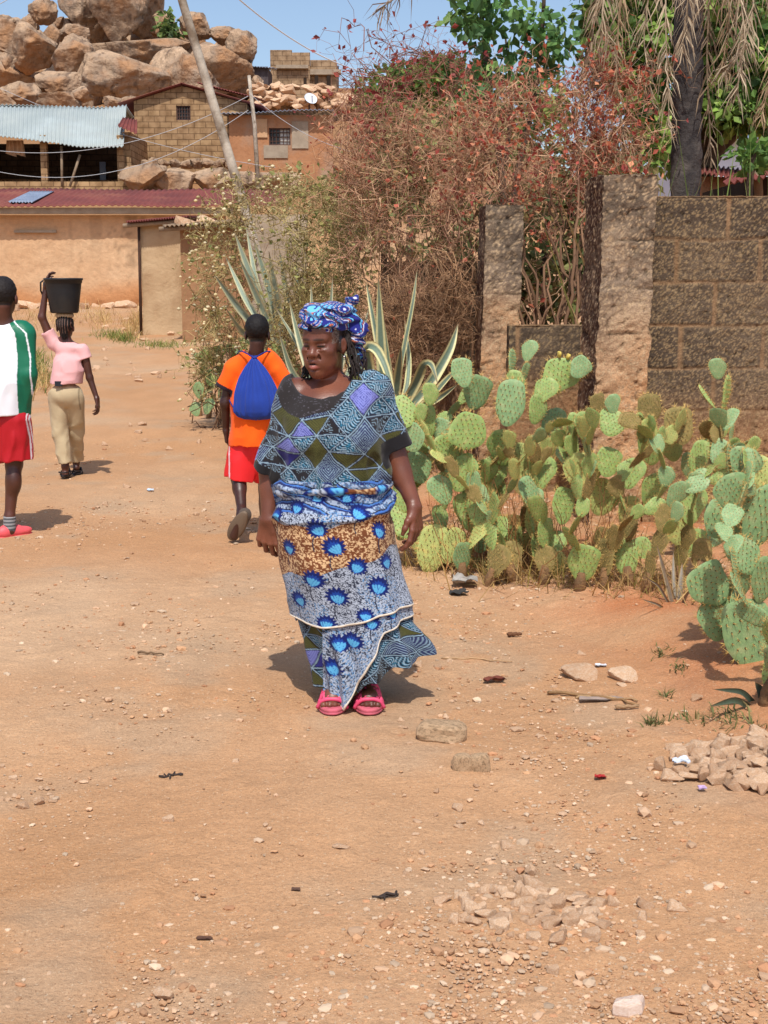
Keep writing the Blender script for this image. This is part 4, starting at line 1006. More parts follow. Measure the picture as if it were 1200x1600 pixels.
for (x0, y0, d0, x1, y1, d1, x2, y2, d2) in ((90, 625, .0, 94, 675, .0, 102, 724, -.03), (117, 625, .01, 119, 672, .13, 119, 716, .28)):
    a, b, c = g_(x0, y0, d0), g_(x1, y1, d1), g_(x2, y2, d2)
    s.cone(a, b, .088, .066, .02); s.cone(b, c, .066, .060, .02, flat1=True)
s.plane(g_(103, 587), (0, 0, 1), g_(103, 557), .22)
def colP(V):
    c = np.zeros((len(V), 3)) + lin((182, 164, 132)); x = (V[:, 0] - g_(103, 0)[0]); z = V[:, 2]
    seam = (np.abs(x) < .006) & (z < g_(0, 606)[2]) & (z > g_(0, 640)[2]); belt = z > g_(0, 603)[2]
    c = np.where(seam[:, None], c * .6, c); return np.where(belt[:, None], c * .9, c)
fin(girl, 'trousers', s, .0065, m_plain, colP, folds(.011, 9, 56, (1, 1, .8)))
for (x, y, d0) in ((102, 744, -.03), (120, 733.5, .28)):
    c = g_(x, y, d0); c[2] = max(c[2], float(zt(c[0], c[1]))) if d0 < .1 else float(zt(c[0], c[1])) + .0
    n = 32; a = np.linspace(0, 2 * np.pi, n, endpoint=False)
    rg = lambda g, z: np.stack([c + (np.sin(t) * (.043 + g) * (1 + .12 * np.cos(t)), .03 + np.cos(t) * (.125 + g), z) for t in a])
    V = np.concatenate([rg(-.004, .0), rg(0, .004), rg(0, .014), rg(-.006, .018)]); so = part(girl, 'sandal', V, [grid_faces(4, n, True), np.array([list(range(n))[::-1]]), np.array([[3 * n + q for q in range(n)]])], m_rubber, np.zeros((len(V), 3)) + lin((38, 30, 28)))
    bd = MB()
    for q in (-1, 1):
        bd.add(*tube([c + (0, .11, .02), c + (q * .02, .08, .06), c + (q * .04, .02, .04), c + (q * .042, -.01, .012)], .008, 6), col=lin((40, 30, 28)))
    bd.add(*tube([c + (.042 * math.cos(t), -.05 - .045 * math.sin(t), .045) for t in np.linspace(0, np.pi, 10)], .007, 6), col=lin((40, 30, 28)))
    V, Fs, cc = bd.get(); part(so, 'strap', V, Fs, m_rubber, cc)
V, Fs = box(g_(91.5, 599.5, -.135), (.033, .006, .022), None); solo('phone', V, Fs, mat('black_plastic', (.02, .022, .03), rough=.4), 'dark phone sticking out of the back pocket of the khaki trousers', 'phone', smooth=False)
# head pad and bucket
pad = g_(101, 491, .03); padz = hG[2] + .118 * .93
th = np.linspace(0, 2 * np.pi, 40, endpoint=False)
mb_ = MB()
for k, (R, r, dz) in enumerate(((.060, .022, .018), (.035, .02, .022))):
    p = np.stack([hG[0] + R * np.cos(th), hG[1] - .01 + R * np.sin(th), padz - .03 + dz + 0 * th], -1); mb_.add(*tube(np.concatenate([p, p[:2]]), r * (1 + .08 * np.sin(np.arange(42) * 1.7)), 8), col=lin((188, 164, 132)))
V, Fs, c = mb_.get(); solo('head_pad', V, Fs, m_plain, 'rolled tan cloth ring on the head under the black bucket', 'head pad', col=c)
bz = padz + .008; bx, by = hG[0] + .0, hG[1] - .01
bucket = thing('bucket', (bx, by, bz), 'large black plastic bucket balanced on the head of the person in pink', 'bucket')
m_buck = mat('black_bucket', lin((26, 28, 32)), lin((34, 35, 38)), 6, rough=.5, bump=.15, bscale=60, bdist=.004, c3=lin((44, 42, 40)), s3=3, spec=.4)
V, Fs = lathe([(0.001, .0), (.110, .0), (.120, .004), (.124, .012), (.150, .20), (.158, .262), (.160, .266), (.164, .268), (.166, .29), (.172, .292), (.173, .306), (.168, .310), (.162, .306), (.156, .262), (.118, .012), (.001, .010)], (bx, by, bz), 56)
part(bucket, 'tub', V, Fs, m_buck)
for q, zz in ((-1, .29), (1, .29)):
    p = [(bx + q * .165, by - .05, bz + zz), (bx + q * .190, by - .05, bz + .27), (bx + q * .196, by - .035, bz + .20), (bx + q * .192, by - .0, bz + .165), (bx + q * .19, by + .035, bz + .20), (bx + q * .185, by + .05, bz + .27), (bx + q * .165, by + .05, bz + zz)]
    if q < 0: part(bucket, 'handle', *tube(p, .008, 8), m_buck)
# ---------------- village on the slope ----------------
def brickmat(name, c1, c2, mortar, bw=.46, bh=.23, m=.018, axis='X', stain=None, rough=.95):
    mt = bpy.data.materials.new(name); mt.use_nodes = True; N = mt.node_tree.nodes; L = mt.node_tree.links; b = N['Principled BSDF']
    b.inputs['Roughness'].default_value = rough; b.inputs['Specular IOR Level'].default_value = .1
    tc = N.new('ShaderNodeTexCoord'); sp = N.new('ShaderNodeSeparateXYZ'); cb = N.new('ShaderNodeCombineXYZ'); L.new(tc.outputs['Object'], sp.inputs[0])
    ad = N.new('ShaderNodeMath'); L.new(sp.outputs[0], ad.inputs[0]); L.new(sp.outputs[1], ad.inputs[1]); L.new(ad.outputs[0], cb.inputs[0]); L.new(sp.outputs[2], cb.inputs[1])
    nz = N.new('ShaderNodeTexNoise'); nz.inputs['Scale'].default_value = 3; nz.inputs['Detail'].default_value = 5; L.new(tc.outputs['Object'], nz.inputs[0])
    br = N.new('ShaderNodeTexBrick'); L.new(cb.outputs[0], br.inputs[0])
    br.inputs['Scale'].default_value = 1; br.inputs['Brick Width'].default_value = bw; br.inputs['Row Height'].default_value = bh; br.inputs['Mortar Size'].default_value = m; br.inputs['Mortar Smooth'].default_value = .3
    for k, c in (('Color1', c1), ('Color2', c2), ('Mortar', mortar)): br.inputs[k].default_value = (*c, 1)
    mx = N.new('ShaderNodeMix'); mx.data_type = 'RGBA'; mx.blend_type = 'MULTIPLY'; mx.inputs[0].default_value = 1; L.new(br.outputs[0], mx.inputs[6])
    rp = N.new('ShaderNodeValToRGB'); rp.color_ramp.elements[0].position = .35; rp.color_ramp.elements[0].color = (*(stain if stain is not None else (.62, .58, .55)), 1); rp.color_ramp.elements[1].position = .6; rp.color_ramp.elements[1].color = (1, 1, 1, 1)
    L.new(nz.outputs[0], rp.inputs[0]); L.new(rp.outputs[0], mx.inputs[7]); L.new(mx.outputs[2], b.inputs['Base Color'])
    bp = N.new('ShaderNodeBump'); bp.inputs['Strength'].default_value = .6; bp.inputs['Distance'].default_value = .02; bp.invert = True; L.new(br.outputs['Fac'], bp.inputs['Height']); L.new(bp.outputs[0], b.inputs['Normal'])
    return mt
def prism(poly, y0, y1):
    """vertical polygon (world x, z) pulled from depth y0 back to y1"""
    n = len(poly); V = np.array([(x, y0, z) for x, z in poly] + [(x, y1, z) for x, z in poly])
    Fs = [np.array([(i, (i + 1) % n, (i + 1) % n + n, i + n) for i in range(n)])]
    a = list(range(n)); ar = sum(poly[i][0] * poly[(i + 1) % n][1] - poly[(i + 1) % n][0] * poly[i][1] for i in range(n))
    f, bk = (a, [q + n for q in a[::-1]]) if ar > 0 else (a[::-1], [q + n for q in a])
    return V, Fs + [np.array([f]), np.array([bk])]
def wall_open(x0, x1, z0, z1, y, th, opens):
    """wall in the x-z plane with rectangular openings [(x0,x1,z0,z1)] sorted by x"""
    m = MB(); x = x0
    for a, b, c, d in opens:
        if a > x: m.add(*box2((x, y, z0), (a, y + th, z1)))
        if c > z0: m.add(*box2((a, y, z0), (b, y + th, c)))
        if d < z1: m.add(*box2((a, y, d), (b, y + th, z1)))
        x = b
    if x < x1: m.add(*box2((x, y, z0), (x1, y + th, z1)))
    return m.get()[:2]
def corrug(a, b, c, d, waves, amp, sag=0., seed=0, nu=9):
    """corrugated sheet roof: eave a-b, ridge d-c"""
    a, b, c, d = [np.asarray(q, float) for q in (a, b, c, d)]; nv = waves * 6 + 1
    t = np.linspace(0, 1, nv)[None, :, None]; u = np.linspace(0, 1, nu)[:, None, None]
    p = (a + (b - a) * t) * (1 - u) + (d + (c - d) * t) * u
    n = np.cross(b - a, d - a); n = n / np.linalg.norm(n); n = n if n[2] > 0 else -n
    w_ = amp * np.cos(np.arange(nv) * 2 * np.pi / 6)[None, :, None]
    p = p + n * w_; p[..., 2] += sag * noise(N3(p[..., 0], p[..., 1]), .35, seed) + .5 * sag * noise(N3(p[..., 0], p[..., 1] * 3), .9, seed + 1)
    V = p.reshape(-1, 3); Q = grid_faces(nu, nv); n0 = len(V); V = np.concatenate([V, V - n * .02])
    Q2 = Q[:, ::-1] + n0; e = np.arange(nv - 1); rim = np.stack([e, e + n0, e + 1 + n0, e + 1], 1); l = (nu - 1) * nv
    rim2 = np.stack([e + l + 1, e + l + 1 + n0, e + l + n0, e + l], 1)
    r = np.arange(nu - 1) * nv; s1 = np.stack([r + nv, r + nv + n0, r + n0, r], 1); r2 = r + nv - 1; s2 = np.stack([r2, r2 + n0, r2 + nv + n0, r2 + nv], 1)
    return V, [np.concatenate([Q, Q2, rim, rim2, s1, s2])]
xz = lambda px, py, Y: (P(px, py, Y)[0], P(px, py, Y)[2])
m_mud = mat('mud_plaster', lin((212, 176, 140)) * .86, lin((202, 160, 122)) * .86, 1.6, rough=.95, bump=.5, bscale=7, bdist=.05, c3=lin((196, 146, 104)) * .85, s3=.55, bump2=.3, bscale2=1.2)
m_mudo = mat('orange_mud', lin((188, 136, 98)) * .85, lin((172, 120, 84)) * .85, 2, rough=.95, bump=.5, bscale=7, bdist=.05, c3=lin((170, 150, 132)) * .85, s3=.42)
m_rust = mat('rusty_sheet', lin((126, 66, 58)), lin((104, 54, 50)), .9, rough=.75, bump=0, c3=lin((136, 84, 68)), s3=.5, spec=.3)
m_tin = mat('blue_grey_sheet', lin((160, 168, 166)), lin((144, 155, 156)), .8, rough=.6, c3=lin((176, 186, 186)), s3=.4, spec=.35)
m_tinb = mat('bare_tin', lin((140, 152, 172)), lin((120, 132, 152)), 2, rough=.55, spec=.4)
m_wood = mat('grey_timber', lin((150, 130, 108)), lin((120, 102, 84)), 6, rough=.9, bump=.5, bscale=30)
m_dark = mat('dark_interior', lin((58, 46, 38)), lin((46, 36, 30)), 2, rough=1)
m_iron = mat('window_iron', lin((70, 50, 44)), lin((90, 64, 54)), 9, rough=.7)
m_pane = mat('window_pane', (.02, .022, .025), rough=.15, spec=.5)
m_conc = mat('old_concrete', lin((176, 160, 140)) * .9, lin((150, 134, 116)) * .9, 2.5, rough=.95, bump=.4, bscale=12, bdist=.03)
m_blk = brickmat('sandcrete_blocks', lin((184, 152, 114)) * .88, lin((170, 138, 104)) * .88, lin((138, 110, 82)) * .85)
m_blk2 = brickmat('sandcrete_blocks_far', lin((178, 150, 120)) * .9, lin((164, 138, 110)) * .9, lin((130, 108, 86)) * .9, .55, .28, .02)

def window(root, x0, x1, z0, z1, y, bars=4, rows=3, curtain=False):
    m = MB(); t = .05
    for lo, hi in (((x0, z0), (x1, z0 + t)), ((x0, z1 - t), (x1, z1)), ((x0, z0 + t), (x0 + t, z1 - t)), ((x1 - t, z0 + t), (x1, z1 - t))): m.add(*box2((lo[0], y + .05, lo[1]), (hi[0], y + .12, hi[1])))
    wv = part(root, 'window', *m.get()[:2], m_iron, smooth=False)
    part(wv, 'pane', *box2((x0, y + .2, z0), (x1, y + .22, z1)), m_pane, smooth=False)
    g = MB()
    for k in range(1, bars + 1): x = x0 + (x1 - x0) * k / (bars + 1); g.add(*box2((x - .016, y + .06, z0 + t), (x + .016, y + .09, z1 - t)))
    for k in range(1, rows + 1): z = z0 + (z1 - z0) * k / (rows + 1); g.add(*box2((x0 + t, y + .092, z - .014), (x1 - t, y + .115, z + .014)))
    part(wv, 'grille', *g.get()[:2], m_iron, smooth=False)
    if curtain: part(wv, 'curtain', *box2(((x0 + x1) / 2, y + .14, z0 + .03), (x1 - .03, y + .16, z1 - .03)), mat('curtain_cloth', lin('d8d4cc'), lin('b8b4ae'), 12, rough=.9), smooth=False)
    return wv

# long mud house with rusty roof
Yh = 42.0
mh = thing('mud_house', (P(60, 470, Yh)[0], Yh, 1.0), 'long low orange mud house under a rusty red corrugated roof', 'house')
x0, x1 = P(-420, 400, Yh)[0], P(352, 400, Yh)[0]; zb = 0.6; ze = P(0, 336, Yh)[2]
def rough_wall(lo, hi, res=.12, amp=.03, seed=0):
    """box whose front face is a hand-plastered uneven grid"""
    lo = np.asarray(lo, float); hi = np.asarray(hi, float); nx = max(2, int((hi[0] - lo[0]) / res)); nz = max(2, int((hi[2] - lo[2]) / res))
    X, Z = np.meshgrid(np.linspace(lo[0], hi[0], nx), np.linspace(lo[2], hi[2], nz)); Yv = lo[1] - amp * fbm(N3(X, Z, X * 0 + seed), 1.1, seed, 4) - amp * .4 * noise(N3(X, Z), 6, seed)
    m = MB(); V = np.stack([X, Yv, Z], -1).reshape(-1, 3); m.add(V, [grid_faces(nz, nx)])
    m.add(*box2((lo[0], lo[1] + amp * 1.6, lo[2]), hi)); 
    # side returns
    for xi in (0, -1):
        s = np.stack([X[:, xi], Yv[:, xi], Z[:, xi]], -1); b = s.copy(); b[:, 1] = lo[1] + amp * 2
        m.add(np.concatenate([s, b]), [np.array([(i, i + 1, nz + i + 1, nz + i) for i in range(nz - 1)])])
    return m.get()[:2]
Vw, Fw = rough_wall((x0, Yh, zb), (x1, Yh + .35, ze), .09)
def mud_paint(V):
    p = V * np.array([1, 0, 1.]); h = (V[:, 2] - 1.05) + .35 * fbm(p, .7, 3, 4); t = np.clip(.5 + .8 * fbm(p, .9, 1, 4), 0, 1)[:, None]; c = lin((216, 182, 146)) * t + lin((204, 164, 126)) * (1 - t)
    lo = sstep(.95, .35, h)[:, None]; c = c * (1 - lo * .75) + lin((196, 134, 84)) * lo * .75
    ed = sstep(.35, .12, h + .15 * fbm(p, 2.5, 5, 3))[:, None]; c = c * (1 - ed * .7) + lin((160, 108, 70)) * ed * .7
    hi = sstep(ze - .9, ze - .55, V[:, 2] + .05 * fbm(p, 1.5, 6, 2))[:, None]; c = c * (1 - hi * .35) + lin((206, 156, 112)) * hi * .35
    st = sstep(.25, .5, noise(p * np.array([1, 1, .12]), 2.6, 9)) * sstep(ze - 2.0, ze - .3, V[:, 2]); c = c * (1 - .16 * st[:, None])
    ck = sstep(.03, .0, np.abs(fbm(p, .8, 12, 4))) * sstep(.0, .3, fbm(p, .4, 13, 2)); c = c * (1 - .35 * ck[:, None])
    return c * .86
part(mh, 'wall', Vw, Fw, mat('painted_mud', vcol=True, rough=.95, bump=.5, bscale=7, bdist=.05, vary=.1, spec=.1, bump2=.3, bscale2=1.2), mud_paint(Vw))
zt0 = P(0, 323, Yh - .5)[2]
part(mh, 'roof_beam', *box2((x0 - .2, Yh - .42, zt0 - .20), (x1 + .3, Yh - .12, zt0 - .02)), m_conc, smooth=False)
rf_ = part(mh, 'roof', *corrug((x0 - .5, Yh - .6, zt0), (P(446, 322, Yh)[0], Yh - .6, zt0 + .03), (P(446, 298, Yh + 4)[0], Yh + 4, P(0, 296, Yh + 4)[2]), (x0 - .5, Yh + 4, P(0, 294, Yh + 4)[2]), 90, .02, .03, 3), m_rust)
zA, zB = zt0 + .07, P(0, 295, Yh + 4)[2] + .07; yA, yB = Yh - .6, Yh + 4; f_ = lambda px, t: (P(px, 310, Yh + 1.5)[0], yA + (yB - yA) * t, zA + (zB - zA) * t)
part(rf_, 'roof_patch', *corrug(f_(34, .12), f_(71, .12), f_(71, .72), f_(34, .72), 8, .02), m_tinb)
x, z = xz(22, 361, Yh - .05); x_, z_ = xz(88, 364, Yh - .05)
part(mh, 'vent_slot', *box2((x, Yh - .10, z - .05), (x_, Yh + .0, z + .02)), m_conc, smooth=False)
# stones along its foot
for k in range(14):
    Yk = random.uniform(39, 41.6); pxk = random.uniform(0, 205); p = P(pxk, 400, Yk); s = random.uniform(.12, .3)
    o = obj('stone', ROCKS[k % 10], None, (p[0], Yk, float(zt(p[0], Yk)) + s * .2)); o.scale = (s * 1.4, s, s * .7); o.rotation_euler = (0, 0, random.uniform(0, 6)); tag(o, 'orange stone at the foot of the long mud house', 'stone', 'stones at the mud house foot')

# two small sheds
def shed(name, pl, pr, pt, pb, Y, depth, lab, m, roofm, eave=.25, pt2=None, skew=.0):
    a, b = P(pl, pt, Y), P(pr, pt, Y); z0 = float(zt((a[0] + b[0]) / 2, Y)) - .3
    t = thing(name, ((a[0] + b[0]) / 2, Y, z0 + .3), lab, 'shed')
    part(t, 'wall', *rough_wall((a[0], Y, z0), (b[0], Y + depth, a[2]), .12, .035, 5), m)
    za = a[2] + .02; zb_ = P(pr, pt2 or pt, Y)[2] + .02
    part(t, 'roof', *corrug((a[0] - eave, Y - .35, za), (b[0] + .1, Y - .35, zb_), (b[0] + .1, Y + depth + .1, zb_ + .25), (a[0] - eave, Y + depth + .1, za + .25), 24, .02, .03, 6), roofm)
    if pl < 250: part(t, 'corner_post', *tube([(a[0] - .04, Y - .06, z0), (a[0] - .02, Y - .05, za)], .035, 7), mat('dark_post', lin((74, 50, 38)), lin((58, 42, 34)), 8, rough=.95))
    part(t, 'roof_timber', *tube([(a[0] - eave - .1, Y - .20, za - .07), (b[0] + .1, Y - .20, zb_ - .07)], .05, 8), m_wood)
    return t
shed('mud_shed', 219, 290, 350, 530, 31, 6, 'narrow plastered mud shed standing before the long mud house', mat('pale_mud', lin((206, 178, 142)) * .84, lin((190, 160, 124)) * .84, 1.8, rough=.95, bump=.5, bscale=7, bdist=.05, c3=lin((172, 138, 104)) * .84, s3=.8), m_rust, pt2=342)
shed('mud_shed', 281, 420, 355, 525, 28.6, 4, 'brown mud shed half hidden behind the dry flowering weeds', mat('brown_mud', lin((178, 136, 100)) * .8, lin((156, 116, 84)) * .8, 2, rough=.95, bump=.5, bscale=7, bdist=.05), m_wood, .3, pt2=345)
for k, (px, py, Y) in enumerate(((290, 352, 28.4), (322, 350, 28.5))):
    p = P(px, py - 6, Y + .3); o = obj('stone', ROCKS[k], None, p); o.scale = (.22, .2, .12); tag(o, ('left' if k == 0 else 'right') + ' stone weighing down the brown shed roof', 'stone')
# grey concrete wall end beyond the weeds
a, b = P(392, 335, 27), P(455, 335, 27); solo('concrete_wall', *rough_wall((a[0], 27, .2), (b[0] + .3, 27.3, a[2]), .12, .03, 8), m_conc, 'grey concrete wall end standing above the weeds', 'wall')

# open sided building with blue grey roof
Yb = 52.
ob = thing('open_house', (P(90, 290, Yb)[0], Yb, P(90, 292, Yb)[2]), 'open fronted house with sagging blue grey metal roof among the boulders', 'house')
xl, xr = P(-90, 250, Yb)[0], P(190, 250, Yb)[0]; zf = P(0, 296, Yb)[2]; ztop = P(0, 205, Yb)[2]
part(ob, 'wall', *box2((xl, Yb + 4.5, zf - 1.2), (xr, Yb + 4.8, ztop)), brickmat('shaded_blocks', lin((92, 72, 56)), lin((78, 62, 48)), lin((60, 48, 38))), smooth=False)  # back wall: shade under the roof is put into the block colour
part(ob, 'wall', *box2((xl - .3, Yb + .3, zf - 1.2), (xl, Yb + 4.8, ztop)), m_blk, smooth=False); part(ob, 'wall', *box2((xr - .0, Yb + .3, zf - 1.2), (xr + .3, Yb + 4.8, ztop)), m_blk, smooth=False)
V, Fs = rough_wall((xl, Yb - .1, zf - 1.2), (xr + .3, Yb + .25, P(0, 284, Yb)[2]), .12, .06, 9); part(ob, 'parapet', V, Fs, m_blk)
e0, e1 = P(-100, 214, Yb - .6), P(193, 226, Yb - .6); r0, r1 = P(-100, 163, Yb + 2.5), P(198, 166, Yb + 2.5)
roofo = part(ob, 'roof', *corrug(e0, e1, r1, r0, 46, .03, .12, 12, 12), m_tin)
r0b = P(-100, 163, Yb + 2.5); r1b = P(198, 166, Yb + 2.5); part(ob, 'roof', *corrug(r0b + (0, 2.8, -.5), r1b + (0, 2.8, -.5), r1b, r0b, 46, .03, .04, 14, 6), m_tin)  # rear slope, out of view, added to keep sun off the back wall
part(ob, 'roof', *corrug(P(184, 196, Yb - .3), P(214, 208, Yb - .3), P(214, 188, Yb + 1.5), P(192, 184, Yb + 1.5), 5, .03, .05, 13), m_rust, label='small rusty sheet at the right end of the roof')
for px in (-30, 67.5, 187.5):
    a, b = P(px, 226, Yb), P(px, 290, Yb); part(ob, 'post', *box2((a[0] - .12, Yb - .02, b[2] - .1), (a[0] + .12, Yb + .22, a[2] + .35)), m_blk if px > 0 else m_wood, smooth=False)
part(ob, 'door', *box2((P(118, 260, Yb)[0], Yb + 4.4, zf + .2), (P(128, 260, Yb)[0], Yb + 4.46, P(0, 236, Yb)[2])), m_tinb, smooth=False)
solo('wooden_prop', *tube([P(96, 228, Yb - .2), P(97, 292, Yb - .3)], .05, 8), m_wood, 'upright wooden prop under the blue grey roof', 'post')
solo('wooden_prop', *tube([P(125, 242, Yb - .2), P(109, 292, Yb - .4)], .05, 8), m_wood, 'leaning wooden prop under the blue grey roof', 'post')
mcl = mat('hanging_cloth', lin((196, 160, 126)), lin((166, 132, 104)), 4, rough=.95)
for px, w_ , lb in ((16, 8, 'left tan sack cloth hanging in the open house'), (29, 9, 'right tan sack cloth hanging in the open house')):
    X, Z = np.meshgrid(np.linspace(-1, 1, 14), np.linspace(0, 1, 10)); a = P(px, 219, Yb + .3); h = .55
    V = np.stack([a[0] + X * w_ * .022 * (.8 + .3 * Z), Yb + .3 + .05 * np.sin(X * 7) + .03, a[2] - Z * h - .06 * X * Z], -1).reshape(-1, 3)
    V = np.concatenate([V, V + (0, .02, 0)]); q = grid_faces(10, 14); solo('cloth', V, [np.concatenate([q, q[:, ::-1] + 140])], mcl, lb, 'cloth')

# block house with gable
Yg = 56.
gh = thing('gable_house', (P(296, 255, Yg)[0], Yg, P(296, 255, Yg)[2]), 'tan block house with low gable roof and one barred window', 'house')
wx0, wz1 = xz(275, 165, Yg); wx1, wz0 = xz(298, 188, Yg); L0, Lt = xz(209, 158, Yg); R0, Rt = xz(386, 162, Yg); bz0 = xz(0, 256, Yg)[1] - .8; ax_, az_ = xz(284, 134, Yg)
lt = lambda x: Lt + (az_ - Lt) * (x - L0) / (ax_ - L0) if x < ax_ else az_ + (Rt - az_) * (x - ax_) / (R0 - ax_)
m = MB()
m.add(*prism([(L0, bz0), (wx0, bz0), (wx0, lt(wx0)), (L0, Lt)], Yg, Yg + .25)); m.add(*prism([(wx1, bz0), (R0, bz0), (R0, Rt), (wx1, lt(wx1))], Yg, Yg + .25))
m.add(*prism([(wx0, bz0), (wx1, bz0), (wx1, wz0), (wx0, wz0)], Yg, Yg + .25)); m.add(*prism([(wx0, wz1), (wx1, wz1), (wx1, lt(wx1)), (ax_, az_), (wx0, lt(wx0))], Yg, Yg + .25))
part(gh, 'wall', *m.get()[:2], m_blk, smooth=False)
part(gh, 'wall', *box2((L0, Yg + .25, bz0), (L0 + .25, Yg + 5, Lt)), m_blk, smooth=False); part(gh, 'wall', *box2((R0 - .25, Yg + .25, bz0), (R0, Yg + 5, Rt)), m_blk, smooth=False)
window(gh, wx0, wx1, wz0, wz1, Yg)
part(gh, 'roof', *corrug((L0 - .6, Yg - .3, Lt - .12), (L0 - .6, Yg + 5.2, Lt - .12), (ax_, Yg + 5.2, az_ + .06), (ax_, Yg - .3, az_ + .06), 24, .02, .02, 4), m_rust)
part(gh, 'roof', *corrug((R0 + .7, Yg - .3, Rt - .14), (R0 + .7, Yg + 5.2, Rt - .14), (ax_, Yg + 5.2, az_ + .07), (ax_, Yg - .3, az_ + .07), 24, .02, .02, 5), m_rust)
a, b = P(318, 136, Yg + 3), P(386, 158, Yg + 3); 
V, Fs = corrug((a[0], Yg + 1, a[2] - .1), (b[0] + .5, Yg + 1, b[2] - .1), (b[0] + .5, Yg + 7, b[2] + .5), (a[0], Yg + 7, a[2] + .5), 20, .02); solo('roof_sheet', V, Fs, m_rust, 'rusty roof sheet behind the gable house', 'roof sheet')

# orange house
Yo = 54.
oh = thing('flat_roofed_house', (P(430, 280, Yo)[0], Yo, P(430, 285, Yo)[2]), 'orange mud house with patched plaster, flat sheet roof and grey window', 'house')
x0, x1 = P(358, 200, Yo)[0], P(520, 200, Yo)[0]; zt_, zb_ = P(0, 180, Yo)[2], P(0, 300, Yo)[2] - .5
wx0, wz1 = xz(420, 200, Yo); wx1, wz0 = xz(454, 227, Yo)
part(oh, 'wall', *wall_open(x0, x1, zb_, zt_, Yo, .3, [(wx0, wx1, wz0, wz1)]), m_mudo, smooth=False)
part(oh, 'wall', *box2((x0, Yo + .3, zb_), (x0 + .3, Yo + 5, zt_)), m_mudo, smooth=False)
window(oh, wx0, wx1, wz0, wz1, Yo, 5, 3, True)
a, b = P(456, 190, Yo), P(482, 232, Yo); part(oh, 'plaster_patch', *rough_wall((a[0], Yo - .05, b[2]), (b[0], Yo, a[2]), .1, .02, 4), m_conc)
a, b = P(400, 186, Yo), P(418, 215, Yo); part(oh, 'plaster_patch', *rough_wall((a[0], Yo - .05, b[2]), (b[0], Yo, a[2]), .1, .02, 7), m_mud)
a, b = P(412, 227, Yo - .02), P(450, 247, Yo - .02); part(oh, 'plaster_patch', *rough_wall((a[0], Yo - .05, b[2]), (b[0], Yo + .0, a[2]), .1, .02, 3), m_conc)
part(oh, 'roof', *corrug((x0 - .3, Yo - .5, zt_ + .05), (x1, Yo - .5, zt_ + .12), (x1, Yo + 5, zt_ + .6), (x0 - .3, Yo + 5, zt_ + .45), 26, .025, .05, 8), m_tinb)

# unfinished block building on the skyline
Yt = 85.
tb = thing('block_building', (P(470, 140, Yt)[0], Yt, P(470, 140, Yt)[2]), 'unfinished block building on the skyline with stepped parapet', 'building')
x0, z1 = xz(422, 78, Yt); x1, _ = xz(484, 78, Yt); x2, z2 = xz(525, 92, Yt); zb_ = P(0, 160, Yt)[2] - 1; _, zs = xz(0, 82, Yt)
op = [(*[xz(p, 0, Yt)[0] for p in (490, 496)], xz(0, 134, Yt)[1], xz(0, 111, Yt)[1]), (*[xz(p, 0, Yt)[0] for p in (509, 515)], xz(0, 136, Yt)[1], xz(0, 115, Yt)[1])]
xm = xz(455, 0, Yt)[0]
part(tb, 'wall', *wall_open(x0, xm, zb_, z1, Yt, .3, []), m_blk2, smooth=False)
part(tb, 'wall', *wall_open(xm, x1, zb_, zs, Yt, .3, [(xz(473, 0, Yt)[0], xz(478, 0, Yt)[0], xz(0, 135, Yt)[1], xz(0, 121, Yt)[1])]), m_blk2, smooth=False)
part(tb, 'wall', *wall_open(x1, x2, zb_, z2, Yt + .4, .3, op), m_blk2, smooth=False)
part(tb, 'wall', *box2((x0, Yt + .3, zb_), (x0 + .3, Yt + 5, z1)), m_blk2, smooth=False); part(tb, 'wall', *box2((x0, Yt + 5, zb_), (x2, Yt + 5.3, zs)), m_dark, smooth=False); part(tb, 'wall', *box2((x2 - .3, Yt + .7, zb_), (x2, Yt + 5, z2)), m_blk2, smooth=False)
a, b = P(432, 103, Yt), P(482, 108, Yt); part(tb, 'ledge', *box2((a[0], Yt - .35, b[2]), (b[0], Yt, b[2] + .2)), m_conc, smooth=False)
part(tb, 'lintel', *box2((x1 - .1, Yt + .05, z2 - .9), (x2 + .3, Yt + .4, z2 - .6)), m_conc, smooth=False)
# dark shack and dish beside it
a, b = P(390, 104, 80), P(419, 140, 80); sk = thing('shack', ((a[0] + b[0]) / 2, 80, b[2] - .6), 'small dark shack left of the skyline building', 'shack')
part(sk, 'wall', *box2((a[0], 80, b[2] - .8), (b[0], 83, a[2])), mat('dark_boards', lin((92, 84, 86)), lin((66, 58, 60)), 3, rough=.9), smooth=False)
part(sk, 'roof', *corrug((a[0] - .3, 79.7, a[2]), (b[0] + .3, 79.7, a[2] - .1), (b[0] + .3, 83, a[2] + .3), (a[0] - .3, 83, a[2] + .4), 10, .03), m_tinb)
m_dish = mat('dish_white', lin('dfe3ea'), lin('c6ccd6'), 6, rough=.5)
def dish(px, py, Y, R, lab):
    c = P(px, py, Y); n = 24; rr = np.linspace(0.02, 1, 6); th = np.linspace(0, 2 * np.pi, n, endpoint=False); d = nrm((.35, -.75, .55)); u = nrm(np.cross(d, (0, 0, 1))); v = np.cross(u, d)
    V = np.concatenate([c + R * r * (np.cos(th)[:, None] * u + np.sin(th)[:, None] * v) + d * R * .22 * (r * r) for r in rr]); V = np.concatenate([V, V - d * .03]); q = grid_faces(6, n, True); q = np.concatenate([q, q[:, ::-1] + 6 * n])
    t = thing('satellite_dish', c - (0, 0, R * 1.3), lab, 'satellite dish'); part(t, 'reflector', V, [q], m_dish); part(t, 'mast', *tube([c - d * .05, c - d * .2 - (0, 0, R * .3), c - d * .2 - (0, 0, R * 1.5)], .05, 6), m_iron); part(t, 'feed_arm', *tube([c - v * R * .8 + d * .1, c + d * R * .8], .025, 5), m_iron)
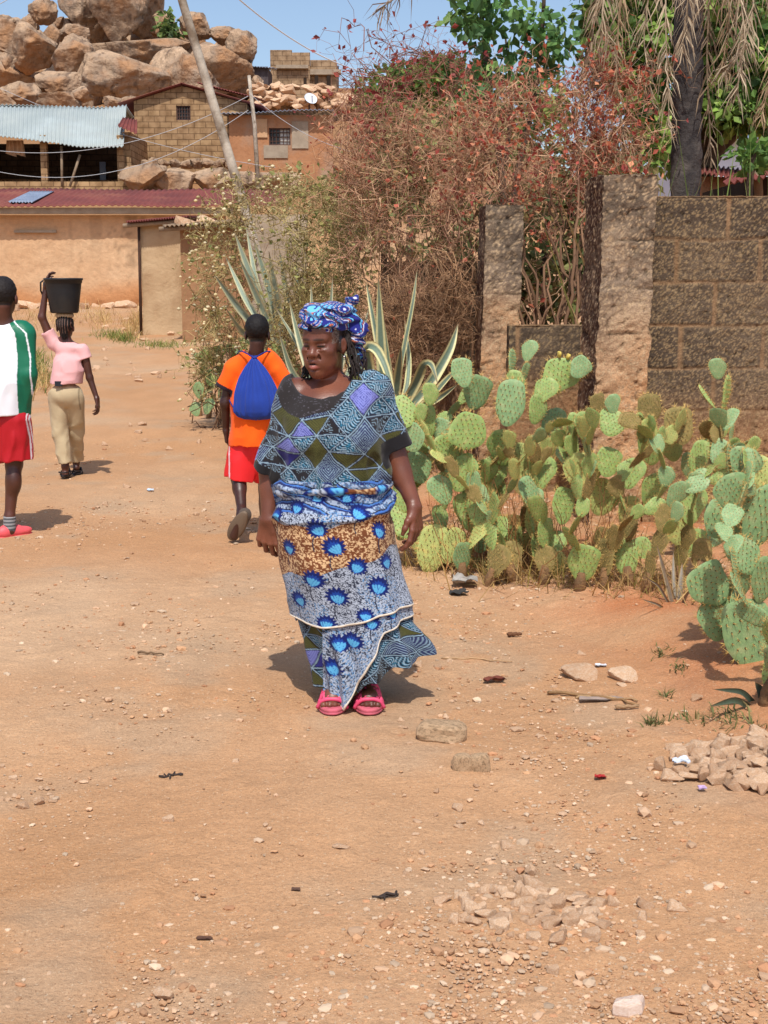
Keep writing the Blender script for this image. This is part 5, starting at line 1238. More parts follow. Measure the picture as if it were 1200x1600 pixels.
dish(485, 155, 72, .34, 'white satellite dish on the dry stone wall')

# ---------------- boulder hill ----------------
m_rockh = mat('granite', lin((200, 170, 140)) * .86, lin((176, 148, 122)) * .84, .55, 8, rough=.95, bump=.85, bscale=1.6, bdist=.25, c3=lin((150, 134, 120)) * .8, s3=.35, vary=.22, objrand=(.86, .84, .83), bump2=.5, bscale2=.5)
def streaks(m):
    N = m.node_tree.nodes; L = m.node_tree.links; b = N['Principled BSDF']; src = b.inputs['Base Color'].links[0].from_socket
    tc = N.new('ShaderNodeTexCoord'); mp = N.new('ShaderNodeMapping'); mp.inputs['Scale'].default_value = (2.2, 2.2, .35); L.new(tc.outputs['Object'], mp.inputs[0])
    n = N.new('ShaderNodeTexNoise'); n.inputs['Scale'].default_value = 1.3; n.inputs['Detail'].default_value = 7; L.new(mp.outputs[0], n.inputs[0])
    r = N.new('ShaderNodeMapRange'); r.inputs[1].default_value = .52; r.inputs[2].default_value = .66; r.inputs[4].default_value = .75; L.new(n.outputs[0], r.inputs[0])
    x = N.new('ShaderNodeMix'); x.data_type = 'RGBA'; L.new(r.outputs[0], x.inputs[0]); L.new(src, x.inputs[6]); x.inputs[7].default_value = (*lin((92, 74, 62)) , 1)
    n2 = N.new('ShaderNodeTexNoise'); n2.inputs['Scale'].default_value = .45; n2.inputs['Detail'].default_value = 4; L.new(tc.outputs['Object'], n2.inputs[0])
    r2 = N.new('ShaderNodeMapRange'); r2.inputs[1].default_value = .52; r2.inputs[2].default_value = .68; r2.inputs[4].default_value = .8; L.new(n2.outputs[0], r2.inputs[0])
    y = N.new('ShaderNodeMix'); y.data_type = 'RGBA'; L.new(r2.outputs[0], y.inputs[0]); L.new(x.outputs[2], y.inputs[6]); y.inputs[7].default_value = (*lin((194, 142, 96)) * .8, 1)
    L.new(y.outputs[2], b.inputs['Base Color'])
streaks(m_rockh)
kb = 0
def boulder(x0, y0, x1, y1, Y, lab=None, seed=None, cuts=8, dep=.9, rot=0., flat=(.5, .85)):
    global kb
    kb += 1; V, Fs = rock(5, seed or (500 + kb), cuts + 5, .17, .06, flat)
    # cracks and ledges
    V = V * (1 - .075 * sstep(.09, .0, np.abs(fbm(V + kb, 1.7, kb, 2))))[:, None]
    a, b = P(x0, y1, Y), P(x1, y0, Y); s = np.array(((b[0] - a[0]) / 2, (b[0] - a[0] + b[2] - a[2]) / 4 * dep, (b[2] - a[2]) / 2))
    V = V * s; c = (a + b) / 2; c[1] = Y
    o = obj('boulder', make_mesh('boulder', V, Fs, [m_rockh]), None, c); o.rotation_euler = (0, rot, 0)
    return tag(o, lab or 'weathered tan granite boulder in the heap on the hill', 'boulder', None if lab else 'boulders heaped on the hill')
boulder(118, 78, 268, 158, 74, 'huge rounded tan boulder above the gable house roof', cuts=5, flat=(.7, .9)); boulder(228, 70, 345, 165, 75.5, 'huge cracked boulder sloping down behind the leaning pole', cuts=6, rot=.15)
boulder(140, 58, 300, 120, 79); boulder(286, 62, 398, 158, 78, 'great dark streaked rock face at the right end of the boulder hill', cuts=6)
boulder(96, -70, 190, 74, 84, 'tall split pinnacle of rock on top of the hill', cuts=9, flat=(.55, .8)); boulder(138, -60, 234, 74, 81, 'towering pointed rock slab leaning on the pinnacle', cuts=9, flat=(.5, .75)); boulder(196, -70, 258, 66, 85)
boulder(46, -3, 90, 39, 80, 'egg shaped boulder balanced alone against the sky', cuts=4, flat=(.7, .92)); boulder(16, 34, 88, 116, 75, 'tall rounded boulder with dry grass at its foot', cuts=6, flat=(.6, .88)); boulder(82, 50, 152, 118, 74.5, 'orange faced boulder left of the huge rounded one', cuts=7)
boulder(60, 36, 98, 84, 78); boulder(94, 38, 142, 72, 79); boulder(0, 82, 26, 110, 74); boulder(-30, 30, 46, 92, 78); boulder(-20, 22, 24, 52, 81); boulder(-40, 92, 60, 150, 76); boulder(82, 26, 101, 47, 83); boulder(58, 110, 126, 150, 70.5, 'low flat boulder lying before the huge rounded one', cuts=5)
boulder(112, 134, 145, 160, 69); boulder(0, 128, 70, 175, 70); boulder(60, 142, 130, 180, 69); boulder(-40, 132, 30, 180, 68); boulder(162, 150, 198, 172, 66); boulder(186, 150, 216, 178, 62)
boulder(236, 18, 274, 58, 84); boulder(280, 18, 330, 64, 82); boulder(328, 40, 374, 72, 82); boulder(352, 44, 402, 98, 80, 'blocky boulder on the right shoulder of the hill', cuts=8); boulder(258, 44, 300, 84, 82); boulder(392, 118, 412, 142, 78)
boulder(186, 256, 262, 300, 51.5); boulder(222, 260, 305, 302, 52.2); boulder(298, 262, 366, 302, 52.6); boulder(336, 266, 400, 306, 51); boulder(190, 220, 214, 262, 54.5); boulder(388, 268, 470, 310, 52)
for px in range(212, 350, 17): boulder(px, 247 + random.uniform(-2, 2), px + 22, 264, 54.6)
boulder(-60, 20, 120, 130, 88, cuts=4); boulder(60, 30, 200, 120, 90, cuts=4); boulder(180, 40, 330, 140, 88, cuts=4); boulder(300, 50, 395, 150, 86, cuts=4); boulder(-50, 100, 90, 200, 78, cuts=4); boulder(40, 100, 160, 190, 80, cuts=4); boulder(190, 120, 330, 200, 79, cuts=4); boulder(30, 20, 60, 60, 83); boulder(80, 30, 120, 66, 85); boulder(260, 60, 330, 130, 83); boulder(-60, 60, 40, 160, 84); boulder(330, 100, 400, 170, 80); boulder(60, 90, 200, 170, 86)
rw = random.Random(4)
for k in range(120):
    px = rw.uniform(394, 560); t = rw.random(); py = 168 - t * (34 if px < 520 else 18); s = rw.uniform(.13, .26)
    p = P(px, py, 72.5 + rw.uniform(-.4, .4) + t * .6); o = obj('wall_stone', ROCKS[k % 10], None, p); o.scale = (s * 1.5, s * 1.2, s * .8); o.rotation_euler = (rw.uniform(-.3, .3), rw.uniform(-.3, .3), rw.uniform(0, 6)); tag(o, 'loose stone of the dry stone wall below the skyline building', 'stone', 'stones of the dry stone wall')
V, Fs = rough_wall((P(392, 150, 73)[0], 73.2, P(0, 190, 73)[2]), (P(566, 150, 73)[0], 75.5, P(0, 150, 73)[2]), .3, .25, 4); solo('stone_bank', V, Fs, m_rockh, kind='structure')

# ---------------- poles and wires ----------------
m_pole = mat('weathered_pole', lin((184, 172, 156)), lin((152, 140, 126)), 5, rough=.95, bump=.6, bscale=22, c3=lin((110, 94, 78)), s3=2.2)
a, b = P(386, 350, 22), P(284, -10, 22.6); d = (b - a); base_ = a - d * .55; top = b + d * .28
pl = thing('utility_pole', (base_[0], base_[1], float(zt(base_[0], base_[1]))), 'leaning weathered wooden utility pole behind the shrubs', 'pole')
p = np.stack([base_ + (top - base_) * t for t in np.linspace(0, 1, 16)]); p[:, 0] += .03 * np.sin(np.linspace(0, 5, 16)); part(pl, 'shaft', *tube(p, np.linspace(.086, .066, 16), 14), m_pole)
mi = MB()
for q in (-1, 1): mi.add(*tube([top + (q * .02, 0, -.25), top + (q * .22, 0, -.2), top + (q * .22, 0, -.08)], .02, 6)); mi.add(*lathe([(.0, 0), (.035, .01), (.04, .05), (.028, .08), (.034, .11), (0, .13)], top + (q * .22, 0, -.08), 12))
part(pl, 'insulator', mi.get()[0], mi.get()[1], m_conc)
a, b = P(404, 275, 50), P(389, 118, 50.3); solo('thin_post', *tube([a - (0, 0, .8), (a + b) / 2 + (.03, 0, 0), b], [.09, .075, .06], 8), m_pole, 'thin crooked post in front of the orange house', 'post')
m_wire = mat('grey_wire', lin((176, 176, 178)), rough=.5); m_wirew = mat('white_cable', lin((214, 216, 220)), rough=.5)
def wire(a, b, r, sag, lab, m=m_wire, n=30):
    t = np.linspace(0, 1, n)[:, None]; p = np.asarray(a) + (np.asarray(b) - np.asarray(a)) * t; p[:, 2] -= sag * 4 * (t * (1 - t))[:, 0]; solo('overhead_wire', *tube(p, r, 5), m, lab, 'wire')
wire(P(330, -40, 24), P(640, 118, 34), .013, .5, 'thick white cable sweeping down across the sky', m_wirew)
wire(P(-30, 232, 50), P(388, 150, 49), .011, .8, 'wire from the open house up to the thin post')
wire(P(-30, 262, 48), P(388, 172, 49), .011, 1.1, 'lower slack wire from the open house to the thin post')
wire(P(-40, 118, 60), P(430, 262, 46), .010, .5, 'long wire slanting down across the gable house')
wire(P(389, 145, 50), P(560, 240, 40), .009, .3, 'wire from the thin post down to the shrubs')
wire(P(-30, 20, 60), P(30, -12, 60), .02, .05, 'bit of wire in the top left corner')
# ---------------- block fence with pillars ----------------
m_fence = mat('weathered_blocks', vcol=True, rough=.97, bump=.7, bscale=90, bdist=.012, vary=.25, spec=.08, bump2=.3, bscale2=12)
def rbox(lo, hi, res, amp, colfn, seed=0, rot=0., lean=(0, 0), sides='flrtb'):
    lo = np.asarray(lo, float); hi = np.asarray(hi, float); m = MB(); c = (lo + hi) / 2
    def face(ax, val, u, v, flip):
        nu = max(2, int((hi[u] - lo[u]) / res) + 1); nv = max(2, int((hi[v] - lo[v]) / res) + 1)
        U, W = np.meshgrid(np.linspace(lo[u], hi[u], nu), np.linspace(lo[v], hi[v], nv)); p = np.zeros(U.shape + (3,)); p[..., u] = U; p[..., v] = W; p[..., ax] = val
        p = p.reshape(-1, 3); q = grid_faces(nv, nu); q = q[:, ::-1] if flip else q
        col, push = colfn(p, ax)
        d = np.stack([fbm(p, 9, seed + k, 3) for k in range(3)], -1) * amp + np.stack([fbm(p, 45, seed + k + 5, 2) for k in range(3)], -1) * amp * .45
        n = np.zeros(3); n[ax] = 1 if val == hi[ax] else -1
        m.add(p + d + push[:, None] * n, [q], col)
    for s in sides:
        if s == 'f': face(1, lo[1], 0, 2, False)
        if s == 'b': face(1, hi[1], 0, 2, True)
        if s == 'l': face(0, lo[0], 1, 2, True)
        if s == 'r': face(0, hi[0], 1, 2, False)
        if s == 't': face(2, hi[2], 0, 1, False)
    V, Fs, C = m.get()
    h = (V[:, 2:3] - lo[2]); V = V + h * np.array([[lean[0], lean[1], 0]])
    if rot:
        cr, sr = math.cos(rot), math.sin(rot); q = V - c; V = np.stack([q[:, 0] * cr - q[:, 1] * sr, q[:, 0] * sr + q[:, 1] * cr, q[:, 2]], -1) + c
    return V, Fs, C
D1, D2, T1, T2 = lin((70, 60, 52)), lin((104, 89, 73)), lin((184, 156, 116)), lin((176, 132, 94))
def block_col(top, low, ch=.281, bl=.55, x0=0., axis=0, speck=.20, seed=0):
    def f(p, ax):
        x = p[:, 0] if ax != 0 else p[:, 1]; z = top - p[:, 2]
        wob = .010 * fbm(p, 6, seed + 30, 2); r = np.floor((z + wob) / ch); fz = (z + wob) / ch - r
        xx = (x - x0) / bl + .5 * (r % 2) + .13 * hash3(r.astype(int), r.astype(int) * 0, r.astype(int) * 0, seed); ix = np.floor(xx); fx = xx - ix
        dz = np.minimum(fz, 1 - fz) * ch; dx = np.minimum(fx, 1 - fx) * bl
        mort = sstep(.016, .006, np.minimum(dz, dx * .75)); k = hash3(r.astype(int), ix.astype(int), r.astype(int) * 0, seed + 3)
        t = np.clip(.5 + .9 * fbm(p, 3.2, seed + 7, 4) + (k - .5) * .6, 0, 1)[:, None]; c = D1 * (1 - t) + D2 * t
        lowm = np.clip(sstep(top - low[0], top - low[1], p[:, 2])[:, None] * (.75 + .5 * fbm(p, 2.5, seed + 9, 3)[:, None]), 0, 1); c = c * (1 - lowm) + T2 * .72 * lowm
        sp = fbm(p, 105, seed + 1, 2); spm = sstep(speck, speck + .16, sp)[:, None]; c = c * (1 - spm * .55) + T1 * .8 * spm * .55
        hole = sstep(.42, .55, fbm(p, 50, seed + 4, 2)); c = c * (1 - .4 * hole[:, None])
        mc = lin((160, 128, 96)) * .72 * (1 + .25 * fbm(p, 8, seed + 2, 2)[:, None]); mm = mort * np.clip(.75 + 1.2 * fbm(p, 2, seed + 11, 2) + (dx < .02) * .5 + lowm[:, 0], .4, 1)
        c = c * (1 - mm[:, None]) + mc * mm[:, None]
        return c, -.007 * mort - .006 * hole + .004 * (k - .5)
    return f
top = P(0, 306, 9.0)[2]; xA = P(1016, 400, 9.0)[0]
V, Fs, C = rbox((xA, 9.0, -.15), (5.2, 9.22, top), .0095, .006, block_col(top, (1.15, 1.75), x0=P(1140, 306, 9)[0]), 3, sides='flt')
solo('block_wall', V, Fs, m_fence, 'dark weathered block wall right of the tall pillar', 'wall', col=C)
# uneven mortar cap
def pillar_col(top, side_shade, seed, low=(.7, 1.3)):
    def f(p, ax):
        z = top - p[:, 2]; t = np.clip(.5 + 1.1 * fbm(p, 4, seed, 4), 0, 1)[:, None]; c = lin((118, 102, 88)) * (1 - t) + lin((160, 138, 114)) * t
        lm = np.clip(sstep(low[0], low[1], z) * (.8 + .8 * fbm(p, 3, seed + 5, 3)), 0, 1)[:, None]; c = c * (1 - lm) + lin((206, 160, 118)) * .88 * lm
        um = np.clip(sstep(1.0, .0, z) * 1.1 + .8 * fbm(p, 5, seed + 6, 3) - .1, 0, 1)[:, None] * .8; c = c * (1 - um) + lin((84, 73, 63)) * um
        if ax == 0: dm = np.clip(side_shade * (.9 + .6 * fbm(p, 4, seed + 7, 3)), 0, 1)[:, None]; c = c * (1 - dm) + (lin((78, 56, 46))) * dm  # shade painted into the side faces, which turn away from the sun
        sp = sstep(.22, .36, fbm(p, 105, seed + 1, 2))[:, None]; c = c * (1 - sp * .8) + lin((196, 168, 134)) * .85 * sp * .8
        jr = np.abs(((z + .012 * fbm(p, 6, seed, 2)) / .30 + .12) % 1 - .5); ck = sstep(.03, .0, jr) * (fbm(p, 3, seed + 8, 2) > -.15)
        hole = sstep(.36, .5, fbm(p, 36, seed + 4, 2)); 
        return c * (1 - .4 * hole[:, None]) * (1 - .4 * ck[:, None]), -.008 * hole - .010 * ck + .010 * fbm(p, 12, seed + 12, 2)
    return f
tA = P(0, 272, 8.8)[2]; a, b = P(926, 300, 8.8)[0], P(1012, 300, 8.8)[0]
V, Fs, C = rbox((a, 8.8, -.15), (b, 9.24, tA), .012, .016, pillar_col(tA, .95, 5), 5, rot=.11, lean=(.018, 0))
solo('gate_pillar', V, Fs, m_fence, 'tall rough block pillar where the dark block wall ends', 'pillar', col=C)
tB = P(0, 320, 11.0)[2]; a, b = P(746, 330, 11.0)[0], P(806, 330, 11.0)[0]
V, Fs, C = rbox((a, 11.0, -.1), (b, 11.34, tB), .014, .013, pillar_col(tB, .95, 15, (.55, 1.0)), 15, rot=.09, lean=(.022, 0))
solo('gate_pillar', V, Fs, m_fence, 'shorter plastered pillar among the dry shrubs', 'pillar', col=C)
tl = P(0, 507, 10.4)[2]; a, b = P(806, 500, 10.4)[0], P(930, 500, 10.4)[0]
V, Fs, C = rbox((a - .05, 10.4, -.1), (b + .25, 10.62, tl), .014, .008, block_col(tl, (.25, .6), ch=.25, seed=5), 25, rot=-.0, sides='ftlr')
solo('low_block_wall', V, Fs, m_fence, 'low block wall closing the gap between the two pillars', 'wall', col=C)
tw = P(0, 408, 13.4)[2]; a, b = P(600, 500, 13.4)[0], P(756, 500, 13.4)[0]
V, Fs, C = rbox((a, 13.4, -.1), (b, 13.6, tw), .02, .008, block_col(tw, (.9, 1.5), seed=9), 35, rot=-.32, sides='ftlr')
solo('block_wall', V, Fs, m_fence, 'shaded block wall behind the dry twigs left of the shorter pillar', 'wall', col=C)
# rusty roofs and pale wall in the yard at the right
Yr = 15.
a = P(1128, 292, Yr); b = P(1290, 236, Yr + 1)
ys = thing('yard_shed', (P(1185, 300, Yr)[0], Yr, float(zt(3.8, Yr))), 'low shed with rusty corrugated roof beyond the block wall', 'shed')
part(ys, 'roof', *corrug(P(1130, 284, Yr), P(1290, 256, Yr - .3), P(1290, 232, Yr + 1.6), P(1168, 262, Yr + 1.6), 14, .02, .02, 3), m_rust)
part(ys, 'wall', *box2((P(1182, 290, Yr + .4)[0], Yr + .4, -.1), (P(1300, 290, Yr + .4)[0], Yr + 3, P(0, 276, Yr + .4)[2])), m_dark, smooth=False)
part(ys, 'post', *tube([P(1184, 262, Yr + .2), P(1186, 310, Yr + .2)], .05, 7), m_wood)
V, Fs = corrug(P(1094, 268, 18), P(1160, 280, 18), P(1160, 264, 19.5), P(1094, 258, 19.5), 9, .02); 
y2 = thing('lean_to', (P(1130, 270, 18)[0], 18, 0), 'small lean-to roof between the palm and the rusty yard shed', 'shed'); part(y2, 'roof', V, Fs, m_rust); part(y2, 'wall', *box2((P(1096, 280, 18.4)[0], 18.4, 0), (P(1160, 280, 18.4)[0], 19.4, P(0, 276, 18.4)[2])), m_mudo, smooth=False)
Yp = 34; hb2 = thing('pale_house', (P(1150, 260, Yp)[0], Yp, 1), 'pale blue grey house wall glimpsed beneath the tree', 'house'); part(hb2, 'wall', *box2((P(1098, 260, Yp)[0], Yp, .5), (P(1300, 260, Yp)[0], Yp + 6, P(0, 214, Yp)[2])), mat('pale_wall', lin((206, 210, 222)), lin((190, 196, 210)), 1, rough=.9), smooth=False); part(hb2, 'roof', *corrug(P(1090, 216, Yp - .5), P(1310, 216, Yp - .5), P(1310, 190, Yp + 4), P(1090, 190, Yp + 4), 30, .03), m_tinb)
# ---------------- prickly pears ----------------
m_pad = mat('cactus_pad', lin((152, 174, 96)), lin((120, 150, 90)), 12, rough=.5, bump=.35, bscale=45, bdist=.006, c3=lin((172, 178, 112)), s3=6, spec=.4, vary=.12)
m_padb = mat('blue_cactus_pad', lin((138, 166, 112)), lin((112, 146, 102)), 12, rough=.5, bump=.35, bscale=45, bdist=.006, c3=lin((158, 172, 122)), s3=6, spec=.4, vary=.12)
m_pady = mat('yellow_cactus_pad', lin((176, 182, 108)), lin((150, 166, 98)), 12, rough=.55, bump=.35, bscale=45, bdist=.006, c3=lin((196, 182, 108)), s3=6, spec=.35, vary=.15)
m_padd = mat('dry_cactus_pad', lin((146, 128, 76)), lin((120, 112, 66)), 12, rough=.8, bump=.6, bscale=40, bdist=.008, c3=lin((164, 138, 90)), s3=6, vary=.2)
m_spine = mat('cactus_spine', lin((222, 196, 120)), lin((176, 130, 70)), 60, rough=.6)
m_areole = mat('areole', lin((78, 62, 40)), rough=.9)
m_fruit = mat('cactus_fruit', lin((192, 190, 92)), lin((214, 170, 90)), 20, rough=.5)
def pad_mesh(seed, mts):
    """unit pad: foot at the origin, grows along +z to height 1, half width about .36, faces +-y"""
    r = np.random.default_rng(seed); n, mrow = 30, 7
    th = np.linspace(0, 2 * np.pi, n, endpoint=False)
    zc = .5 - .5 * np.cos(th); z = zc; wv = np.sin(th); half = (.40 * np.abs(wv) ** .85) * (.62 + .50 * z) * np.sign(wv)   # obovate outline
    half = half * (1 + .06 * np.sin(th * 3 + seed) + .04 * np.sin(th * 5 + seed * 2)); z = z + .03 * np.sin(th * 2 + seed * 3) * np.sin(th / 2) ** 2; half = half + .05 * np.sin(z * 3 + seed)* z; V = []; C = np.array((0, .55))
    mb = MB(); bend = r.uniform(-.10, .10); tw = r.uniform(-.2, .2)
    def shape(x, zz, side, e):
        y = side * (.050 * np.sqrt(np.clip(1 - e * e, 0, 1))); y = y + bend * (zz - .5) ** 2 + tw * x * (zz - .3) + .025 * np.sin(x * 9 + seed) * zz
        return np.stack([x, y, zz], -1)
    rs = np.array([.0, .35, .62, .82, .94, 1.0])
    for side in (1, -1):
        G = []
        for e in rs: G.append(shape(half * e, C[1] + (z - C[1]) * e, side, np.full(n, e)))
        q = grid_faces(len(rs), n, True); mb.add(np.concatenate(G), [q if side < 0 else q[:, ::-1]])
    nbody = sum(len(f) for f in [np.concatenate(v) for v in mb.F.values()])
    # areoles with spines, in diagonal rows
    sp = MB(); ar = MB()
    for side in (1, -1):
        for i in range(-3, 4):
            for j in range(1, 9):
                x = (i + .5 * (j % 2)) * .105 + r.normal(0, .008); zz = j * .108 + r.normal(0, .008)
                lim = np.interp(zz, np.sort(z[:n // 2 + 1]), half[:n // 2 + 1][np.argsort(z[:n // 2 + 1])])
                if abs(x) > lim * .93: continue
                e = min(1, math.hypot(x / max(lim, .01), 0)); p = shape(np.array([x]), np.array([zz]), side, np.array([e]))[0]
                V_, F_ = ico(1); ar.add(V_ * np.array((.014, .010, .016)) + p + (0, side * .003, 0), [F_])
                for k in range(3):
                    d = nrm((r.normal(0, .5), side * 1.0, r.normal(-.1, .5))) * r.uniform(.05, .11); a_ = nrm(np.cross(d, (1, .2, .3))) * .0055; b_ = nrm(np.cross(d, a_)) * .0055
                    sp.add(np.array([p + a_, p - a_ * .5 + b_ * .87, p - a_ * .5 - b_ * .87, p + d]), [np.array([(0, 1, 3), (1, 2, 3), (2, 0, 3)])])
    for k in range(44):                                     # rim spines
        i = r.integers(4, n - 3); p = shape(half[i:i + 1], z[i:i + 1], 1, np.array([1.]))[0]; out = nrm((half[i], 0, (z[i] - .5) * .8))
        for _ in range(3):
            d = nrm(out + r.normal(0, .55, 3)) * r.uniform(.06, .17); a_ = nrm(np.cross(d, (1, .2, .3))) * .006; b_ = nrm(np.cross(d, a_)) * .006
            sp.add(np.array([p + a_, p - a_ * .5 + b_ * .87, p - a_ * .5 - b_ * .87, p + d]), [np.array([(0, 1, 3), (1, 2, 3), (2, 0, 3)])])
    A, B_, D_ = mb.get(), sp.get(), ar.get(); V = np.concatenate([A[0], B_[0], D_[0]]); Fs = []; mi = []
    off = 0
    tri = []; tm = []
    for (vv, ff, _), k in ((A, 0), (B_, 1), (D_, 2)):
        for f in ff:
            if f.shape[1] == 4: Fs.append(f + off); mi += [k] * len(f)
            else: tri.append(f + off); tm += [k] * len(f)
        off += len(vv)
    Fs.append(np.concatenate(tri)); mi += tm
    return make_mesh('pad', V, Fs, mts, midx=mi)
PADS = {k: [pad_mesh(40 + i, [mm, m_spine, m_areole]) for i in range(4)] for k, mm in (('g', m_pad), ('b', m_padb), ('y', m_pady), ('d', m_padd))}
V, Fs = lathe([(0, 0), (.25, .08), (.36, .4), (.38, .8), (.28, 1.0), (.18, .92), (0, .9)], (0, 0, 0), 14); FRUIT = make_mesh('fruit', V, Fs, [m_fruit])
rc = random.Random(21)
def frame(zdir, facing):
    z = nrm(zdir); y = np.asarray(facing, float); y = y - z * np.dot(y, z); y = nrm(y); x = np.cross(y, z); return np.stack([x, y, z], 1)
def put_pad(root, foot, zdir, facing, L, W, kind='g', thick=1.0):
    Mx = frame(zdir, facing); o = obj('pad', PADS[kind][rc.randrange(4)], root)
    m4 = Matrix.Identity(4); 
    sx = W / .72
    for i in range(3):
        for j, s in enumerate((sx, min(L, .26) * thick * rc.uniform(.7, 1) * 1.0, L)): m4[i][j] = Mx[i, j] * s
    f = np.asarray(foot) - wloc(root); m4[0][3], m4[1][3], m4[2][3] = f
    o.matrix_local = m4; return o, Mx
def fruits(o, n):
    for k in range(n):
        t = (k + .5) / n * 2 - 1; f = obj('fruit', FRUIT, o); f.location = (t * .30, 0, .97 - .16 * t * t); f.scale = (.12, .45, .15); f.rotation_euler = (0, t * .7, 0)
def ppx(root, cx, cy, L, W, tilt, Y, kind='g', yaw=None, fr=0):
    """a pad whose centre shows at (cx, cy), L x W pixels, tilted right by `tilt` degrees, at depth Y"""
    c = P(cx, cy, Y); s = Y / F / (CP + (800 - cy) / F * SP); t = math.radians(tilt); lean = rc.uniform(-.25, .25)
    zd = nrm((math.sin(t), lean, math.cos(t))); yw = rc.uniform(-.6, .6) if yaw is None else yaw
    o, M = put_pad(root, c - zd * L * s * .5, zd, (math.sin(yw), -math.cos(yw), .1), L * s, W * s, kind); 
    if fr: fruits(o, fr)
    return o
def grow(root, foot, zdir, L, depth, n_max, box, kinds, out):
    """random pads growing one on another inside the pixel box"""
    if len(out) >= n_max: return
    kd = rc.choice(kinds); yw = rc.uniform(-1.3, 1.3)
    if depth < 2 and rc.random() < .6: kd = rc.choice('gdg')
    L = L * rc.uniform(.78, 1.12); W = L * rc.uniform(.48, .84); o, M = put_pad(root, foot, zdir, (math.sin(yw), -math.cos(yw), rc.uniform(-.2, .3)), L, W, kd); out.append(o)
    for k in range(rc.choice((1, 2, 2, 3))):
        t = rc.uniform(-.9, .9); e = np.asarray(foot) + M[:, 0] * W * .46 * t * .95 + M[:, 2] * L * (.95 - .33 * t * t)
        px = 600 + e[0] / e[1] * F * 1.0; d = e - np.array((0, 0, CH)); f = d[1] * CP - d[2] * SP; py = 800 - F * (d[1] * SP + d[2] * CP) / f
        if px < box[0][0] or px > box[0][-1]: continue
        topl = np.interp(px, box[0], box[1])
        if py - L * F / e[1] * .8 < topl: continue
        zd = nrm(M[:, 2] * .8 + M[:, 0] * t * 1.0 + np.array((rc.uniform(-.3, .3), rc.uniform(-.4, .3), .35)))
        grow(root, e - zd * L * .06, zd, L * rc.uniform(.82, 1.02) if L > .12 else .14, depth + 1, n_max, box, kinds, out)
def cactus(label, bases, box, n, L, kinds, placed, Yp, group=None):
    b0 = np.mean([ground_at(*b) for b in bases], 0); root = thing('prickly_pear', b0, label, 'cactus', group)
    st = []; out = []
    for i, b in enumerate(bases):
        g = ground_at(*b); zd = nrm((rc.uniform(-.4, .4), rc.uniform(-.2, .3), 1)); st.append(tube([g - (0, 0, .06), g + zd * .05, g + zd * .11], [.036, .034, .022], 8))
        grow(root, g + zd * .05, zd, L, 0, (i + 1) * n // len(bases), box, kinds, out)
    [part(root, 'stem', *q, mat_trunk) for q in st]
    for q in placed: ppx(root, *q[:5], Yp + rc.uniform(-.12, .12), *q[5:])
    return root
mat_trunk = mat('cactus_trunk', lin((140, 104, 70)), lin((108, 84, 60)), 18, rough=.95, bump=.7, bscale=40)
TOP1 = ([600, 625, 680, 720, 780, 830, 900, 930, 1000], [640, 640, 620, 565, 600, 560, 580, 640, 640])
cactus('large prickly pear clump directly behind the woman, nearest to her hand', [(672, 892), (720, 905), (762, 915), (800, 908), (700, 885)], TOP1, 56, .215, 'gggbbyd',
       [(722, 582, 48, 34, -12, 'b', 0), (745, 613, 58, 44, 12, 'b'), (797, 630, 74, 48, 10, 'b', -.1), (800, 566, 42, 20, 5, 'b', .9), (826, 548, 34, 24, 14, 'b'), (806, 600, 44, 30, 5, 'g'), (872, 588, 62, 54, 38, 'g', .1, 4), (906, 574, 38, 34, 40, 'b', .2), (850, 610, 44, 34, 30, 'g'), (818, 585, 38, 20, 20, 'b', .9),
        (626, 645, 52, 52, -30, 'g', .3), (673, 616, 36, 26, 5, 'g'), (665, 657, 54, 34, -18, 'g', .1), (690, 670, 34, 34, 20, 'b'), (732, 675, 60, 62, -55, 'g', .1), (699, 703, 54, 48, -20, 'g'), (642, 684, 46, 46, -20, 'b'), (782, 700, 58, 44, -10, 'g'), (735, 800, 64, 48, -10, 'g', -.1), (753, 838, 54, 38, 10, 'b', 0),
        (690, 765, 50, 42, -25, 'b'), (634, 824, 48, 30, 30, 'b', .3), (676, 858, 78, 52, 15, 'y', .2), (707, 853, 60, 40, 25, 'y', .3), (770, 740, 60, 44, 10, 'g'), (655, 730, 52, 44, -10, 'b'), (720, 740, 58, 46, 10, 'g'), (740, 890, 40, 40, 0, 'y'), (862, 660, 50, 36, 30, 'b'), (840, 640, 48, 34, 15, 'g', .5)], 8.0)
TOP2 = ([850, 900, 940, 1000, 1060, 1100, 1130, 1170], [680, 650, 625, 640, 610, 660, 640, 680])
cactus('broad yellow green prickly pear clump in front of the tall pillar', [(850, 912), (905, 922), (945, 918), (985, 915)], TOP2, 62, .21, 'gggybd',
       [(913, 661, 40, 46, -20, 'y', .1), (957, 661, 44, 44, 20, 'g'), (957, 632, 32, 24, -8, 'b', .1), (934, 630, 32, 28, -20, 'd'), (911, 735, 54, 64, -15, 'y', .1), (944, 778, 60, 50, 20, 'y', .1), (950, 722, 48, 44, 10, 'g', .2), (1017, 700, 58, 44, -10, 'g', .1), (983, 800, 52, 40, 0, 'y', .3), (942, 853, 64, 40, 10, 'd'), (862, 852, 50, 34, 30, 'g'), (828, 770, 54, 36, -25, 'b'),
        (845, 740, 56, 40, 15, 'g'), (880, 790, 60, 44, 5, 'g'), (890, 700, 50, 40, -25, 'g'), (870, 880, 44, 34, 0, 'y'), (985, 740, 50, 40, 15, 'g'), (1004, 865, 52, 40, -20, 'g'), (836, 812, 56, 36, 10, 'y')], 7.7)
